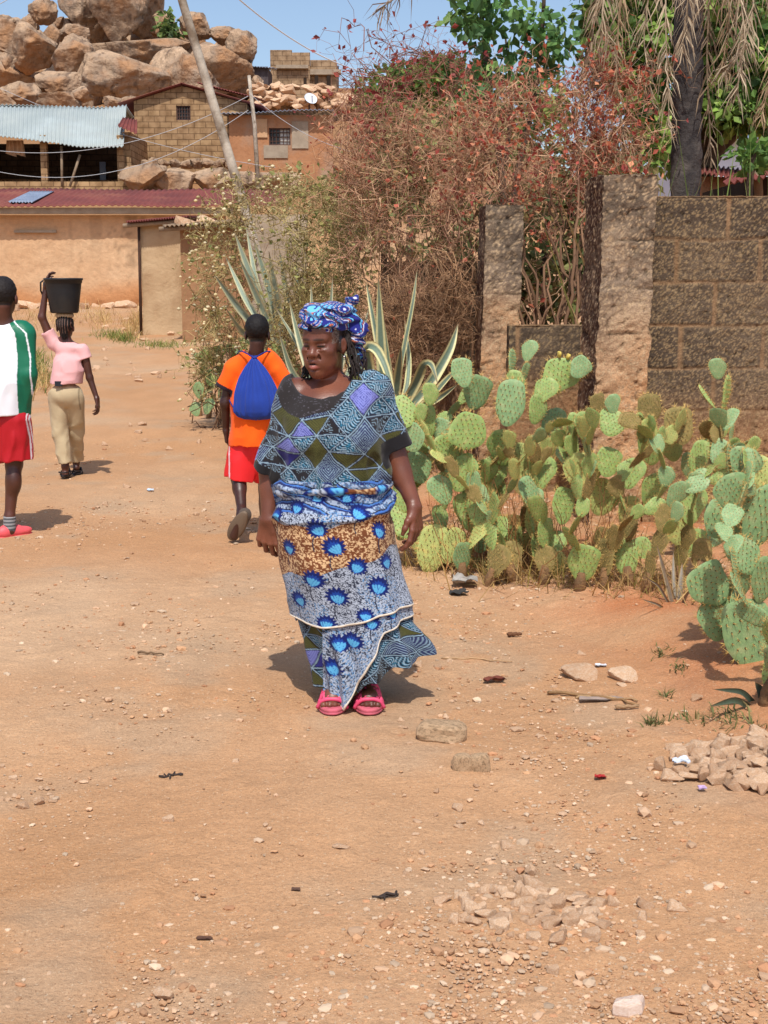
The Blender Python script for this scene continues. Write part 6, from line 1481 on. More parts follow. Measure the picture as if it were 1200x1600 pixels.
cactus('upright prickly pear with a tall thin branch against the block wall', [(1010, 925), (1060, 915), (1090, 905)], TOP2, 46, .195, 'ggbbd',
       [(1122, 576, 34, 28, -8, 'b', .1), (1134, 618, 66, 22, 8, 'g', .9), (1115, 679, 66, 38, 18, 'g', .2), (1092, 714, 54, 34, 20, 'g'), (1061, 665, 62, 52, -15, 'd', .3), (1014, 640, 50, 40, 0, 'd'), (1020, 765, 56, 50, 20, 'g'), (1081, 790, 60, 44, 10, 'g'), (1074, 726, 44, 30, -10, 'b'), (1050, 700, 44, 36, -15, 'y'), (1104, 620, 44, 12, -35, 'g', 1.0), (1060, 830, 56, 44, -20, 'y'), (1085, 850, 50, 40, 20, 'g')], 7.9)
cactus('ragged yellowing prickly pear with dead pads in the middle of the bank', [(776, 896), (815, 890), (840, 900), (790, 875)], ([700, 760, 800, 850, 900], [700, 690, 670, 690, 700]), 50, .2, 'gydbgd', [(770, 760, 60, 44, -20, 'g'), (812, 720, 56, 46, 12, 'y'), (800, 830, 56, 40, 5, 'd'), (834, 850, 50, 40, -15, 'y')], 8.1)
TOP3 = ([1050, 1080, 1130, 1170, 1260, 1400], [900, 860, 740, 700, 680, 650])
cactus('big blue green prickly pear at the right edge over the low aloe', [(1196, 1100), (1235, 1105), (1290, 1090)], TOP3, 44, .20, 'bbbg',
       [(1166, 724, 52, 55, 10, 'b', .1), (1138, 717, 50, 16, 0, 'b', 1.1), (1142, 770, 62, 57, -10, 'b', .1), (1134, 815, 75, 62, -62, 'b', .05), (1190, 806, 105, 68, 15, 'b', .1), (1164, 868, 64, 50, -25, 'b'), (1108, 914, 78, 68, -40, 'b', .1), (1116, 967, 73, 52, -12, 'b', .1), (1154, 912, 75, 46, 20, 'b', .4), (1193, 905, 80, 46, 5, 'b', .3), (1172, 998, 141, 82, -22, 'b', .05), (1198, 1050, 103, 68, 5, 'b', .3), (1186, 740, 57, 46, 25, 'y'), (1150, 950, 57, 34, -5, 'b', .8)], 5.75)
cactus('small blue green cactus at the roadside left of the orange T-shirt', [(312, 650), (325, 654), (345, 655), (365, 662)], ([296, 300, 330, 400], [560, 555, 540, 520]), 70, .15, 'bbg', [(310, 610, 26, 20, -10, 'b'), (330, 590, 26, 20, 10, 'g'), (350, 620, 28, 22, 0, 'b'), (325, 635, 26, 20, 15, 'b'), (305, 640, 22, 18, -20, 'b')], 15.5)
cactus('pale cactus between the orange T-shirt and the headwrap', [(452, 690), (475, 700)], ([420, 440, 470, 500], [560, 520, 545, 560]), 34, .2, 'bbg', [], 12.)

# ---------------- agaves ----------------
m_agave = mat('agave_leaf', vcol=True, rough=.5, bump=.25, bscale=60, bdist=.004, spec=.35, vary=.12)
def agave(label, leaves, Y, edge, mid, grp=None):
    base_ = np.mean([P(*l[0][0], Y) for l in leaves], 0); base_[2] = float(zt(base_[0], base_[1])); root = thing('agave', base_, label, 'agave', grp)
    for i, (pts, wpx, dy) in enumerate(leaves):
        n = 18; k = np.array([P(x, y, Y + dy * j / (len(pts) - 1)) for j, (x, y) in enumerate(pts)]); t = np.linspace(0, len(pts) - 1, n)
        p = np.stack([np.interp(t, np.arange(len(pts)), k[:, q]) for q in range(3)], -1)
        for _ in range(3): p[1:-1] = (p[:-2] + 2 * p[1:-1] + p[2:]) / 4
        tg = np.gradient(p, axis=0); tg /= np.linalg.norm(tg, axis=1, keepdims=True); s = Y / F; u = np.linspace(0, 1, n); wd = wpx * s / 2 * np.clip(.75 + .6 * u - 1.35 * u ** 2.6, .02, 1.2) * (1 - .0 * u)
        fc = np.array((rc.uniform(-.5, .5), -1, .3)); sd = np.cross(tg, fc); sd /= np.linalg.norm(sd, axis=1, keepdims=True); nn = np.cross(sd, tg)
        nn = nn * np.sign(nn @ fc)[:, None]
        us = np.array([-1, -.72, -.4, 0, .4, .72, 1]); R = p[:, None] + sd[:, None] * (wd[:, None] * us)[..., None] + nn[:, None] * (wd[:, None] * .45 * (us ** 2))[..., None]
        Bk = R - nn[:, None] * (wd[:, None] * .14 * (1.02 - us ** 2) + .002)[..., None]
        V = np.concatenate([R.reshape(-1, 3), Bk.reshape(-1, 3)]); q = grid_faces(n, 7); rv = rc.uniform(.75, 1.15)
        c1 = np.where((np.abs(us) > .64)[None, :, None], edge, mid) * np.ones((n, 7, 1)) * rv; c1 = c1 + (lin((120, 90, 60)) - c1) * (u[:, None, None] ** 14)
        C = np.concatenate([c1.reshape(-1, 3)] * 2); e = np.arange(n - 1) * 7; N7 = n * 7
        rim = np.concatenate([np.stack([e, e + N7, e + 7 + N7, e + 7], 1), np.stack([e + 13, e + 13 + N7, e + 6 + N7, e + 6], 1)])
        part(root, 'leaf', V, [np.concatenate([q, q[:, ::-1] + N7, rim])], m_agave, C)
    return root
E1, M1 = lin((214, 204, 150)), lin((98, 116, 98))
agave('variegated agave with cream edged leaves just right of the headwrap', [([(606, 668), (596, 560), (591, 430)], 21, .0), ([(600, 668), (572, 560), (572, 538), (592, 545), (612, 600), (618, 655)], 20, -.5), ([(604, 668), (570, 600), (560, 545), (572, 505)], 15, .3), ([(612, 670), (622, 590), (627, 540)], 18, -.3), ([(610, 668), (650, 600), (660, 570), (674, 566), (684, 600)], 18, -.3),
    ([(612, 668), (672, 600), (704, 545), (716, 505)], 20, .3), ([(610, 668), (628, 560), (646, 470), (652, 420)], 9, .3), ([(604, 668), (586, 610), (560, 590), (540, 606)], 16, -.6), ([(612, 668), (636, 610), (640, 560), (632, 500)], 12, .4), ([(606, 668), (600, 590), (580, 480), (572, 440)], 12, .5), ([(612, 668), (666, 630), (700, 590), (722, 570)], 13, -.1), ([(606, 668), (570, 640), (548, 560), (545, 510)], 13, .3), ([(608, 668), (612, 610), (606, 560), (600, 500)], 14, .1), ([(610, 668), (690, 620), (716, 600)], 12, -.4)], 9.3, E1, M1)
E2, M2 = lin((196, 192, 156)), lin((132, 148, 132))
agave('tall greyish agave fanning up in front of the leaning pole', [([(440, 560), (372, 480), (334, 428)], 14, -.3), ([(442, 560), (395, 440), (366, 362)], 16, .0), ([(444, 560), (402, 450), (384, 350)], 12, .4), ([(445, 560), (420, 450), (396, 372)], 16, -.2), ([(447, 560), (434, 470), (420, 392)], 17, -.4), ([(449, 560), (450, 470), (436, 388)], 13, .1), ([(450, 560), (470, 490), (462, 400)], 12, .3), ([(444, 560), (384, 470), (352, 400)], 12, .3), ([(446, 560), (404, 470), (372, 400)], 13, -.5), ([(450, 560), (474, 520), (486, 440)], 12, -.2), ([(440, 560), (380, 520), (352, 480)], 12, -.5), ([(450, 560), (500, 470), (506, 430)], 10, .2)], 14.5, E2, M2)
agave('dull green agave blades between the orange T-shirt and the headwrap', [([(500, 640), (470, 540), (452, 470)], 13, .1), ([(505, 640), (490, 540), (486, 440)], 14, .2), ([(508, 640), (512, 540), (520, 430)], 13, .3), ([(512, 640), (540, 540), (556, 450)], 13, .2), ([(500, 640), (455, 580), (436, 520)], 12, -.1), ([(514, 640), (556, 560), (580, 470)], 11, .4), ([(505, 640), (478, 560), (430, 480)], 11, .3), ([(510, 640), (530, 560), (534, 480)], 12, -.1)], 11.4, E2, lin((112, 128, 108)))
agave('half withered agave with narrow grey leaves at the foot of the clump', [([(1056, 965), (1040, 900), (1026, 850)], 9, .0), ([(1056, 965), (1046, 920), (1034, 880)], 7, -.1), ([(1058, 965), (1064, 910), (1066, 880)], 11, .1), ([(1058, 965), (1072, 930), (1082, 918)], 6, -.2), ([(1056, 965), (1030, 915), (1008, 902)], 5, -.2), ([(1054, 966), (1030, 945), (1002, 936)], 5, -.3), ([(1054, 968), (1040, 975), (1040, 985)], 4, -.2), ([(1060, 965), (1080, 945), (1094, 930)], 5, -.2), ([(1058, 966), (1062, 985), (1062, 975)], 4, -.2), ([(1057, 965), (1052, 900), (1052, 862)], 8, .2)], 6.85, lin((160, 138, 104)), lin((124, 116, 104)))
agave('low dark aloe under the big blue green cactus', [([(1192, 1116), (1160, 1080), (1114, 1077)], 11, -.1), ([(1190, 1118), (1150, 1092), (1108, 1104)], 12, -.25), ([(1196, 1118), (1188, 1080), (1180, 1066)], 18, .0), ([(1194, 1122), (1178, 1140), (1148, 1150)], 8, -.3), ([(1200, 1116), (1212, 1070), (1226, 1050)], 16, .1), ([(1200, 1120), (1240, 1090), (1262, 1096)], 14, -.2)], 5.25, lin((70, 80, 64)), lin((62, 74, 60)))

# ---------------- shrubs of twigs ----------------
m_twig = mat('dry_twig', vcol=True, rough=.9, spec=.1)
m_leaf = mat('leaf', vcol=True, rough=.55, spec=.3, transl=.3)
def pick(regs, r):
    w_ = np.array([q[4] for q in regs], float); k = r.choice(len(regs), p=w_ / w_.sum()); cx, cy, rx, ry = regs[k][:4]
    a = r.uniform(0, 2 * np.pi); d = math.sqrt(r.random()); return cx + rx * d * math.cos(a), cy + ry * d * math.sin(a), regs[k]
def leafset(L, pts, dirs, size, cols, r, fold=.3):
    n = len(pts); d = dirs + r.normal(0, .6, (n, 3)); d /= np.linalg.norm(d, axis=1, keepdims=True); a = np.cross(d, r.normal(size=(n, 3))); a /= np.linalg.norm(a, axis=1, keepdims=True); up = np.cross(d, a)
    s = (size * r.uniform(.6, 1.3, n))[:, None]; w_ = s * r.uniform(.26, .42, (n, 1))
    q = np.stack([pts, pts + d * s * .5 + a * w_ + up * w_ * fold, pts + d * s, pts + d * s * .5 - a * w_ + up * w_ * fold], 1)
    i = np.arange(n)[:, None] * 4; L.add(q.reshape(-1, 3), [np.concatenate([i + (0, 1, 2), i + (0, 2, 3)])], np.repeat(cols, 4, 0))
def shrub(name, label, cat, bases, Y, Yb, regs, n_main, n_twig, tw_len, rad, barkc, leafn, leaf_size, leafpal, seed, dyr=.9, group=None, main_r=.016, leaf_pref=None, tip=None):
    r = np.random.default_rng(seed); g0 = np.mean([P(*b, Yb) for b in bases], 0); g0[2] = float(zt(g0[0], g0[1])); root = thing(name, g0, label, cat, group)
    mains = []; S_ = MB(); T = MB(); L = MB()
    for k in range(n_main):
        b = bases[r.integers(len(bases))]; a = P(b[0] + r.normal(0, 7), b[1], Yb + r.normal(0, .12)); a[2] = float(zt(a[0], a[1]))
        x, y, rg = pick(regs, r); e = P(x, y, Y + r.normal(0, dyr * .6)); m_ = (a + e) / 2 + (np.array((0, 0, 1)) * np.linalg.norm(e - a) * .18); n = 22; t = np.linspace(0, 1, n)[:, None]
        p = a * (1 - t) ** 2 + 2 * m_ * t * (1 - t) + e * t ** 2; p = p + (wander(np.zeros(3), np.zeros(3), n, .22, r)); mains.append(p)
        tt = np.linspace(1, .15, n); S_.add(*tube(p, main_r * r.uniform(.6, 1.3) * tt, 6, False), col=lin((128, 98, 76)) * r.uniform(.6, 1.1))
    A = np.concatenate(mains); hh = np.concatenate([np.linspace(0, 1, len(p)) for p in mains]); A = A[hh > .25]
    lp, ldv, lc = [], [], []
    for k in range(n_twig):
        x, y, rg = pick(regs, r); e = P(x, y, Y + r.normal(0, dyr)); d = np.linalg.norm(A - e, axis=1); a = A[np.argpartition(d, 3)[r.integers(0, 4)]]; v = e - a; ln = np.linalg.norm(v)
        if ln < 1e-3: continue
        v2 = v / ln * min(ln, tw_len * r.uniform(.5, 1.5)); st = e - v2 if r.random() < .85 else a; n = 8
        p = wander(st, e + r.normal(0, .05, 3), n, tw_len * .45, r, r.uniform(-.05, .08)); col = lin(barkc[r.integers(len(barkc))]) * r.uniform(.7, 1.15)
        T.add(*tube(p, rad * r.uniform(.6, 1.5) * np.linspace(1, .45, n), 3, False), col=col)
        for q in range(r.integers(1, 4)):
            i = r.integers(2, n - 1); dv = nrm(nrm(p[i] - p[i - 1]) + r.normal(0, .7, 3)); m = 5; p2 = wander(p[i], p[i] + dv * tw_len * r.uniform(.2, .6), m, tw_len * .25, r); T.add(*tube(p2, rad * .6 * np.linspace(1, .5, m), 3, False), col=col * 1.1)
            if r.random() < leafn * rg[5]:
                for _ in range(r.integers(1, 4)): lp.append(p2[r.integers(1, m)]); ldv.append(dv); lc.append(lin(leafpal[r.integers(len(leafpal))]) * r.uniform(.7, 1.2))
        if r.random() < leafn * rg[5]:
            for _ in range(r.integers(1, 5)): lp.append(p[r.integers(3, n)]); ldv.append(nrm(v)); lc.append(lin(leafpal[r.integers(len(leafpal))]) * r.uniform(.7, 1.2))
    V, Fs, c = S_.get(); part(root, 'stems', V, Fs, m_twig, c)
    V, Fs, c = T.get(); part(root, 'twigs', V, Fs, m_twig, c)
    if lp: leafset(L, np.array(lp), np.array(ldv), leaf_size, np.array(lc), r); V, Fs, c = L.get(); part(root, 'leaves', V, Fs, m_leaf, c, smooth=False)
    if tip:                                                # dry seed heads
        H_ = MB(); B_, Fb = ico(1)
        n = tip[0]; src = np.array([q for q in T.V[::3]], dtype=object)
        for k in range(n):
            q = T.V[r.integers(len(T.V))]; pt = q[-1]; s = tip[1] * r.uniform(.6, 1.3); H_.add(B_ * np.array((s, s, s * .8)) + pt, [Fb], lin(tip[2][r.integers(len(tip[2]))]) * r.uniform(.75, 1.1))
        V, Fs, c = H_.get(); part(root, 'seed_heads', V, Fs, m_leaf, c, kind='stuff')
    return root
RED = [(190, 100, 80), (206, 124, 94), (172, 80, 70), (222, 152, 116), (158, 74, 68), (198, 112, 80)]
TW = [(200, 160, 128), (212, 174, 138), (184, 140, 114), (202, 152, 126), (168, 130, 106)]
shrub('red_leaved_shrub', 'big straggling shrub with red brown leaves behind the two pillars', 'shrub', [(830, 500), (850, 500), (872, 500), (890, 500)], 12.5, 11.7,
      [(850, 220, 150, 110, 3, .8), (940, 180, 85, 100, 2.0, 1.2), (780, 180, 90, 80, 1.4, .8), (760, 300, 100, 90, 1.4, .4), (870, 310, 80, 60, 1.0, .8), (960, 240, 60, 60, .9, .8), (860, 430, 55, 70, .3, .2), (990, 110, 50, 35, .3, 1.4), (900, 120, 80, 50, .6, 1.2)], 26, 520, .5, .0036, TW, .68, .056, RED, 31, .4, main_r=.020)
shrub('bare_shrub', 'tangle of bare pinkish brown twigs spreading above the headwrap', 'shrub', [(650, 560), (690, 565), (720, 560)], 12.7, 12.6,
      [(640, 290, 120, 120, 3, .45), (570, 230, 80, 80, 1.4, .7), (700, 230, 80, 90, 1.4, .5), (610, 190, 80, 45, .8, .7), (680, 420, 50, 100, 1.2, .10), (560, 340, 70, 70, 1.1, .25), (640, 460, 60, 60, .8, .05)], 20, 520, .55, .0036, TW + [(196, 156, 124)], .26, .052, RED + [(222, 160, 120)], 32, .4, main_r=.016)
shrub('thin_red_shrub', 'wispy red tipped branches rising against the sky right of the skyline building', 'shrub', [(640, 520), (655, 520)], 13.2, 13.1,
      [(575, 130, 40, 60, 1, 1.6), (600, 110, 60, 40, 1, 1.5), (680, 90, 50, 50, 1, 1.3), (540, 200, 50, 60, .8, 1), (690, 120, 60, 40, .6, 1.3)], 10, 80, .6, .0042, [(160, 114, 98), (140, 98, 86)], .45, .06, [(164, 76, 72), (178, 90, 78), (140, 66, 64)], 33, .5, main_r=.009)
GY = [(148, 148, 84), (170, 164, 102), (124, 132, 76), (178, 168, 116)]
shrub('olive_shrub', 'olive green dry shrub between the grey concrete wall and the bare twigs', 'shrub', [(500, 560), (520, 560), (545, 565)], 13.8, 13.7,
      [(500, 370, 60, 90, 2, 1), (540, 430, 60, 80, 1.6, .9), (470, 320, 50, 50, 1, 1), (560, 310, 50, 60, 1, .8), (510, 500, 60, 60, 1.3, .6), (450, 440, 50, 70, 1, .6)], 18, 330, .5, .0044, [(172, 154, 108), (186, 168, 120), (150, 134, 92)], .6, .055, GY, 34, .5, main_r=.010, tip=(240, .012, [(206, 190, 140), (180, 160, 110)]))
shrub('seeding_weed', 'tall dry weed covered in pale seed heads before the brown shed', 'weed', [(345, 640), (375, 650), (330, 630), (400, 640)], 15.5, 15.4,
      [(340, 380, 45, 70, 2, .7), (380, 320, 70, 50, 1.6, .5), (310, 460, 30, 60, 1, .8), (360, 480, 60, 70, 1.6, .8), (430, 300, 50, 40, 1, .6), (340, 560, 50, 60, 1.4, 1), (310, 580, 25, 50, .8, 1)], 26, 260, .45, .0046, [(172, 154, 106), (186, 166, 116), (150, 132, 90)], .45, .055, GY, 35, .5, main_r=.008, tip=(650, .021, [(226, 208, 160), (206, 186, 134), (236, 222, 184)]))
shrub('seeding_weed', 'shorter dry weed with seed heads close behind the orange T-shirt', 'weed', [(430, 640), (465, 650), (500, 660)], 12.6, 12.5,
      [(440, 560, 40, 60, 1, .8), (480, 500, 50, 60, 1, .6), (540, 560, 50, 60, 1, .5), (510, 450, 40, 50, .8, .6)], 20, 200, .4, .0042, [(150, 132, 84), (136, 116, 76), (128, 110, 70)], .55, .05, GY, 36, .45, main_r=.008, tip=(200, .013, [(216, 198, 150), (190, 170, 120)]))
shrub('dry_bush', 'dark bare thicket in the shade behind the agave', 'shrub', [(640, 600), (680, 600), (600, 600)], 11.6, 11.6,
      [(650, 520, 80, 70, 2, .1), (590, 500, 60, 80, 1, .1), (700, 480, 40, 90, 1, .1)], 24, 300, .5, .0044, [(150, 116, 86), (130, 100, 76), (168, 132, 100)], .1, .05, RED, 37, .4, main_r=.011)

# ---------------- trees ----------------
m_bark = mat('tree_bark', lin((96, 80, 66)), lin((70, 58, 50)), 8, rough=.95, bump=.7, bscale=25)
def crown(root, clusters, Y, n, size, pal, seed, dy=1.2, limbs=None, droop=.3, name='crown'):
    r = np.random.default_rng(seed); L = MB(); w_ = np.array([c[4] for c in clusters], float); w_ /= w_.sum(); s = Y / F
    centers = []
    for k in range(n // 14):
        c = clusters[r.choice(len(clusters), p=w_)]; v = r.normal(size=3); v = nrm(v) * r.random() ** .35; centers.append((P(c[0] + v[0] * c[2], c[1] - v[2] * c[3], Y + v[1] * dy), v))
    pts, dr, co = [], [], []
    for ctr, v in centers:
        m = r.integers(8, 20); d = r.normal(size=(m, 3)); d /= np.linalg.norm(d, axis=1, keepdims=True); d[:, 2] -= droop; pts.append(ctr + d * size * r.uniform(.3, 1.3, (m, 1))); dr.append(d)
        base = lin(pal[r.integers(len(pal))]) * r.uniform(.7, 1.25); co.append(base * r.uniform(.75, 1.25, (m, 1)))
    leafset(L, np.concatenate(pts), np.concatenate(dr), size, np.concatenate(co), r, .25); V, Fs, c = L.get(); part(root, name, V, Fs, m_leaf, c, smooth=False)
    if limbs:
        for k in range(0, len(centers), 5): pass
def limb_tree(name, label, base_px, Yb, limbs, rads, clusters, Y, n, size, pal, seed, dy=1.2, droop=.3):
    g = P(*base_px, Yb); g[2] = float(zt(g[0], g[1])); root = thing(name, g, label, 'tree'); T = MB()
    for pts, rr in zip(limbs, rads):
        k = [g if q is None else P(q[0], q[1], Yb + (q[2] if len(q) > 2 else 0)) for q in pts]; k = np.array(k); t = np.linspace(0, len(k) - 1, 26); p = np.stack([np.interp(t, np.arange(len(k)), k[:, q]) for q in range(3)], -1)
        for _ in range(4): p[1:-1] = (p[:-2] + 2 * p[1:-1] + p[2:]) / 4
        T.add(*tube(p, np.linspace(rr[0], rr[1], 26), 10, False))
    part(root, 'trunk', *T.get()[:2], m_bark); crown(root, clusters, Y, n, size, pal, seed, dy, None, droop); return root
GR = [(96, 124, 58), (124, 152, 70), (70, 100, 48), (150, 172, 84), (84, 112, 54)]
limb_tree('broad_tree', 'broad leafy green tree behind the palm at the right edge', (1085, 300), 19.5, [[None, (1090, 270), (1120, 225), (1150, 180), (1190, 90)], [None, (1082, 260), (1060, 200), (1010, 60)], [None, (1090, 270), (1150, 205), (1230, 160)], [(1090, 250), (1100, 150), (1120, 20), (1130, -80)]], [(.24, .08), (.18, .05), (.15, .05), (.16, .05)],
          [(1180, 60, 110, 70, 2, 1), (1130, 0, 90, 70, 2), (1000, 30, 90, 60, 1.6), (1150, 150, 50, 45, 1.2), (1210, 120, 80, 70, 1.6), (1130, 168, 45, 25, .8), (1010, 130, 55, 70, 1.3), (1035, 215, 35, 50, .9), (1060, -60, 160, 60, 2), (960, 60, 40, 60, .8), (1215, 172, 40, 25, .5), (950, -20, 50, 40, .8)], 19.5, 15000, .16, GR, 71, 1.5)
GD = [(84, 122, 68), (104, 142, 76), (66, 102, 58), (124, 156, 84)]
limb_tree('sapling', 'slender sapling with big dark green leaves above the red shrub', (790, 400), 14.5, [[None, (790, 300), (765, 150), (750, 0), (745, -60)], [None, (800, 300), (835, 160), (850, 20), (850, -50)], [(790, 260), (800, 160), (790, 60)]], [(.05, .015), (.045, .015), (.03, .01)],
          [(735, 20, 35, 30, 1), (780, 50, 40, 40, 1), (850, 30, 40, 40, 1), (750, 100, 35, 40, 1), (800, 100, 40, 40, 1), (855, 85, 30, 30, .8), (790, -20, 60, 30, .8), (885, 60, 15, 20, .3), (770, 150, 60, 40, .8)], 14.5, 900, .125, GD, 72, .5, .5)
limb_tree('round_tree', 'small round green tree glimpsed behind the bare twigs', (640, 250), 24, [[None, (645, 180), (650, 120)]], [(.1, .04)], [(640, 130, 70, 35, 2), (690, 110, 40, 30, 1), (600, 150, 40, 30, 1), (730, 150, 60, 40, 1), (840, 160, 60, 60, 1)], 24, 3200, .15, [(84, 112, 52), (110, 134, 62), (66, 92, 46), (130, 150, 76)], 73, 1.2)
limb_tree('low_leafy_tree', 'low bright green bush above the rusty yard roof', (1170, 300), 13.6, [[None, (1172, 270), (1180, 235)]], [(.05, .02)], [(1185, 238, 34, 9, 2)], 13.6, 260, .11, [(104, 140, 66), (130, 164, 84), (84, 118, 56)], 74, .4)
limb_tree('background_bush', 'dense olive green bush seen through the gap between the pillars', (850, 480), 16.5, [[None, (850, 400), (860, 300)], [None, (800, 380), (760, 300)]], [(.06, .02), (.05, .02)], [(850, 400, 90, 120, 2, 1), (760, 380, 100, 110, 1.6), (940, 330, 80, 90, 1.2), (680, 400, 80, 100, 1), (900, 450, 70, 60, 1), (965, 270, 50, 70, 1.3), (900, 260, 60, 50, .8)], 16.5, 6000, .12, [(112, 122, 70), (132, 132, 80), (92, 102, 60), (146, 130, 84)], 76, .8)
limb_tree('background_bush', 'paler olive bush behind the bare twigs by the skyline building', (600, 400), 19, [[None, (600, 300), (590, 240)]], [(.06, .02)], [(600, 270, 80, 80, 2), (660, 230, 80, 70, 1.4), (740, 220, 80, 60, 1), (560, 330, 60, 80, 1)], 19, 3200, .13, [(132, 138, 82), (150, 146, 92), (112, 120, 70), (160, 136, 92)], 77, 1.)
# palm
Yq = 12.6
g = P(1079, 300, Yq); g[2] = float(zt(g[0], g[1])); palm = thing('palm_tree', g, 'tall palm with dark trunk and hanging dead fronds at the right', 'palm')
topq = P(1080, -190, Yq); p = np.stack([g + (topq - g) * t for t in np.linspace(0, 1, 60)]); rr = np.linspace(.150, .125, 60) * (1 + .05 * np.sin(np.arange(60) * 2.2)); 
m_palm = mat('palm_trunk', lin((74, 68, 66)), lin((54, 50, 50)), 7, rough=.95, bump=.9, bscale=18, bdist=.03, c3=lin((100, 92, 86)), s3=3)
V, Fs = tube(p, rr, 18); V = V + .012 * np.stack([fbm(V, 8, k) for k in range(3)], -1); part(palm, 'trunk', V, Fs, m_palm)
m_frond = mat('dead_frond', vcol=True, rough=.85, spec=.1, transl=.15)
rp = np.random.default_rng(44)
def frond(pts, dys, lw, col, ll, n_l=70, hang=1.0):
    k = np.array([P(x, y, Yq + d) for (x, y), d in zip(pts, dys)]); t = np.linspace(0, len(k) - 1, 40); p = np.stack([np.interp(t, np.arange(len(k)), k[:, q]) for q in range(3)], -1)
    for _ in range(5): p[1:-1] = (p[:-2] + 2 * p[1:-1] + p[2:]) / 4
    m = MB(); m.add(*tube(p, np.linspace(lw, lw * .3, 40), 5, False), col=lin(col) * .9)
    tg = np.gradient(p, axis=0); tg /= np.linalg.norm(tg, axis=1, keepdims=True)
    for i in range(n_l):
        u = rp.uniform(.15, 1); j = min(int(u * 39), 38); a = p[j] + (p[j + 1] - p[j]) * rp.random(); sd = np.cross(tg[j], (0.3, 1, .2)); sd = nrm(sd) * (1 if i % 2 else -1)
        d = nrm(sd * .55 + tg[j] * .75 + np.array((0, 0, -hang * .7)) + rp.normal(0, .18, 3)); L_ = ll * rp.uniform(.5, 1.1) * (1 - .45 * u); e = a + d * L_ + np.array((0, 0, -.12 * L_)); mid = (a + e) / 2 + rp.normal(0, .02, 3) + (0, 0, .03); wv = nrm(np.cross(d, rp.normal(size=3))) * .0062
        m.add(np.array([a - wv, a + wv, mid + wv * .9, e, mid - wv * .9]), [np.array([(0, 1, 2, 4)]), np.array([(4, 2, 3)])], lin(col) * rp.uniform(.65, 1.2))
    V, Fs, c = m.get(); part(palm, 'dead_frond', V, Fs, m_frond, c, smooth=False)
tan1, tan2, tan3 = (188, 170, 144), (166, 142, 114), (148, 128, 106)
for pts, dys, col in (([(1075, -170), (1040, -90), (1040, 40), (1046, 200)], (-.1, -.5, -.6, -.5), tan1), ([(1070, -170), (1000, -110), (968, 0), (962, 130), (975, 230)], (-.1, -.4, -.5, -.5, -.4), tan2), ([(1070, -170), (980, -140), (935, -20), (925, 60), (916, 110)], (0, -.2, -.3, -.3, -.3), tan3),
                      ([(1085, -170), (1130, -90), (1140, 20), (1128, 110)], (0, -.4, -.5, -.4), tan2), ([(1085, -170), (1160, -120), (1180, 0), (1160, 80), (1128, 115)], (0, -.3, -.4, -.4, -.4), tan1), ([(1085, -170), (1110, -60), (1104, 100), (1112, 262)], (.1, -.2, -.25, -.25), tan3),
                      ([(1085, -170), (1170, -150), (1215, -20), (1205, 120), (1190, 180)], (.1, .1, .1, .1, .1), tan2), ([(1075, -170), (1020, -60), (1005, 60), (1020, 170)], (.2, .1, .1, .1), tan1), ([(1075, -175), (900, -190), (740, -120), (640, -20), (596, 12)], (0, -.3, -.4, -.4, -.4), tan3), ([(1080, -180), (1085, -90), (1075, 0), (1066, 80)], (-.2, -.6, -.6, -.5), tan1), ([(1060, -170), (950, -60), (940, 30), (955, 80)], (-.2, -.6, -.7, -.6), tan1), ([(1085, -170), (1150, -60), (1165, 60), (1150, 150)], (-.2, -.5, -.6, -.5), tan1)):
    frond(pts, dys, .012, col, .46, 100)
for k in range(9):
    a = k / 9 * 6.28; p = [topq, topq + np.array((math.cos(a) * 1.1, math.sin(a) * 1.1, .9)), topq + np.array((math.cos(a) * 2.4, math.sin(a) * 2.4, .7)), topq + np.array((math.cos(a) * 3.2, math.sin(a) * 3.2, -.2))]
    m = MB(); k_ = np.array(p); t = np.linspace(0, 3, 30); q = np.stack([np.interp(t, np.arange(4), k_[:, z]) for z in range(3)], -1)
    for _ in range(3): q[1:-1] = (q[:-2] + 2 * q[1:-1] + q[2:]) / 4
    m.add(*tube(q, np.linspace(.02, .006, 30), 5, False), col=lin((130, 140, 80)))
    for i in range(90):
        j = rp.integers(3, 29); tg = nrm(q[min(j + 1, 29)] - q[j - 1]); sd = nrm(np.cross(tg, (0, 0, 1))) * (1 if i % 2 else -1); e = q[j] + nrm(sd + tg * .5 + (0, 0, -.25)) * .5; wv = tg * .012; m.add(np.array([q[j] - wv, q[j] + wv, e]), [np.array([(0, 1, 2)])], lin((98, 126, 62)) * rp.uniform(.7, 1.2))
    V, Fs, c = m.get(); part(palm, 'green_frond', V, Fs, m_frond, c, smooth=False)
# small shrub on the boulder hill
limb_tree('hill_shrub', 'small green shrub sprouting between boulders near the pole', (262, 70), 80.5, [[(262, 66), (263, 40)]], [(.06, .02)], [(262, 42, 10, 14, 1), (258, 24, 5, 8, .4), (268, 50, 12, 10, .7)], 80.5, 260, .35, [(96, 118, 62), (120, 140, 76), (76, 96, 52)], 75, .5)
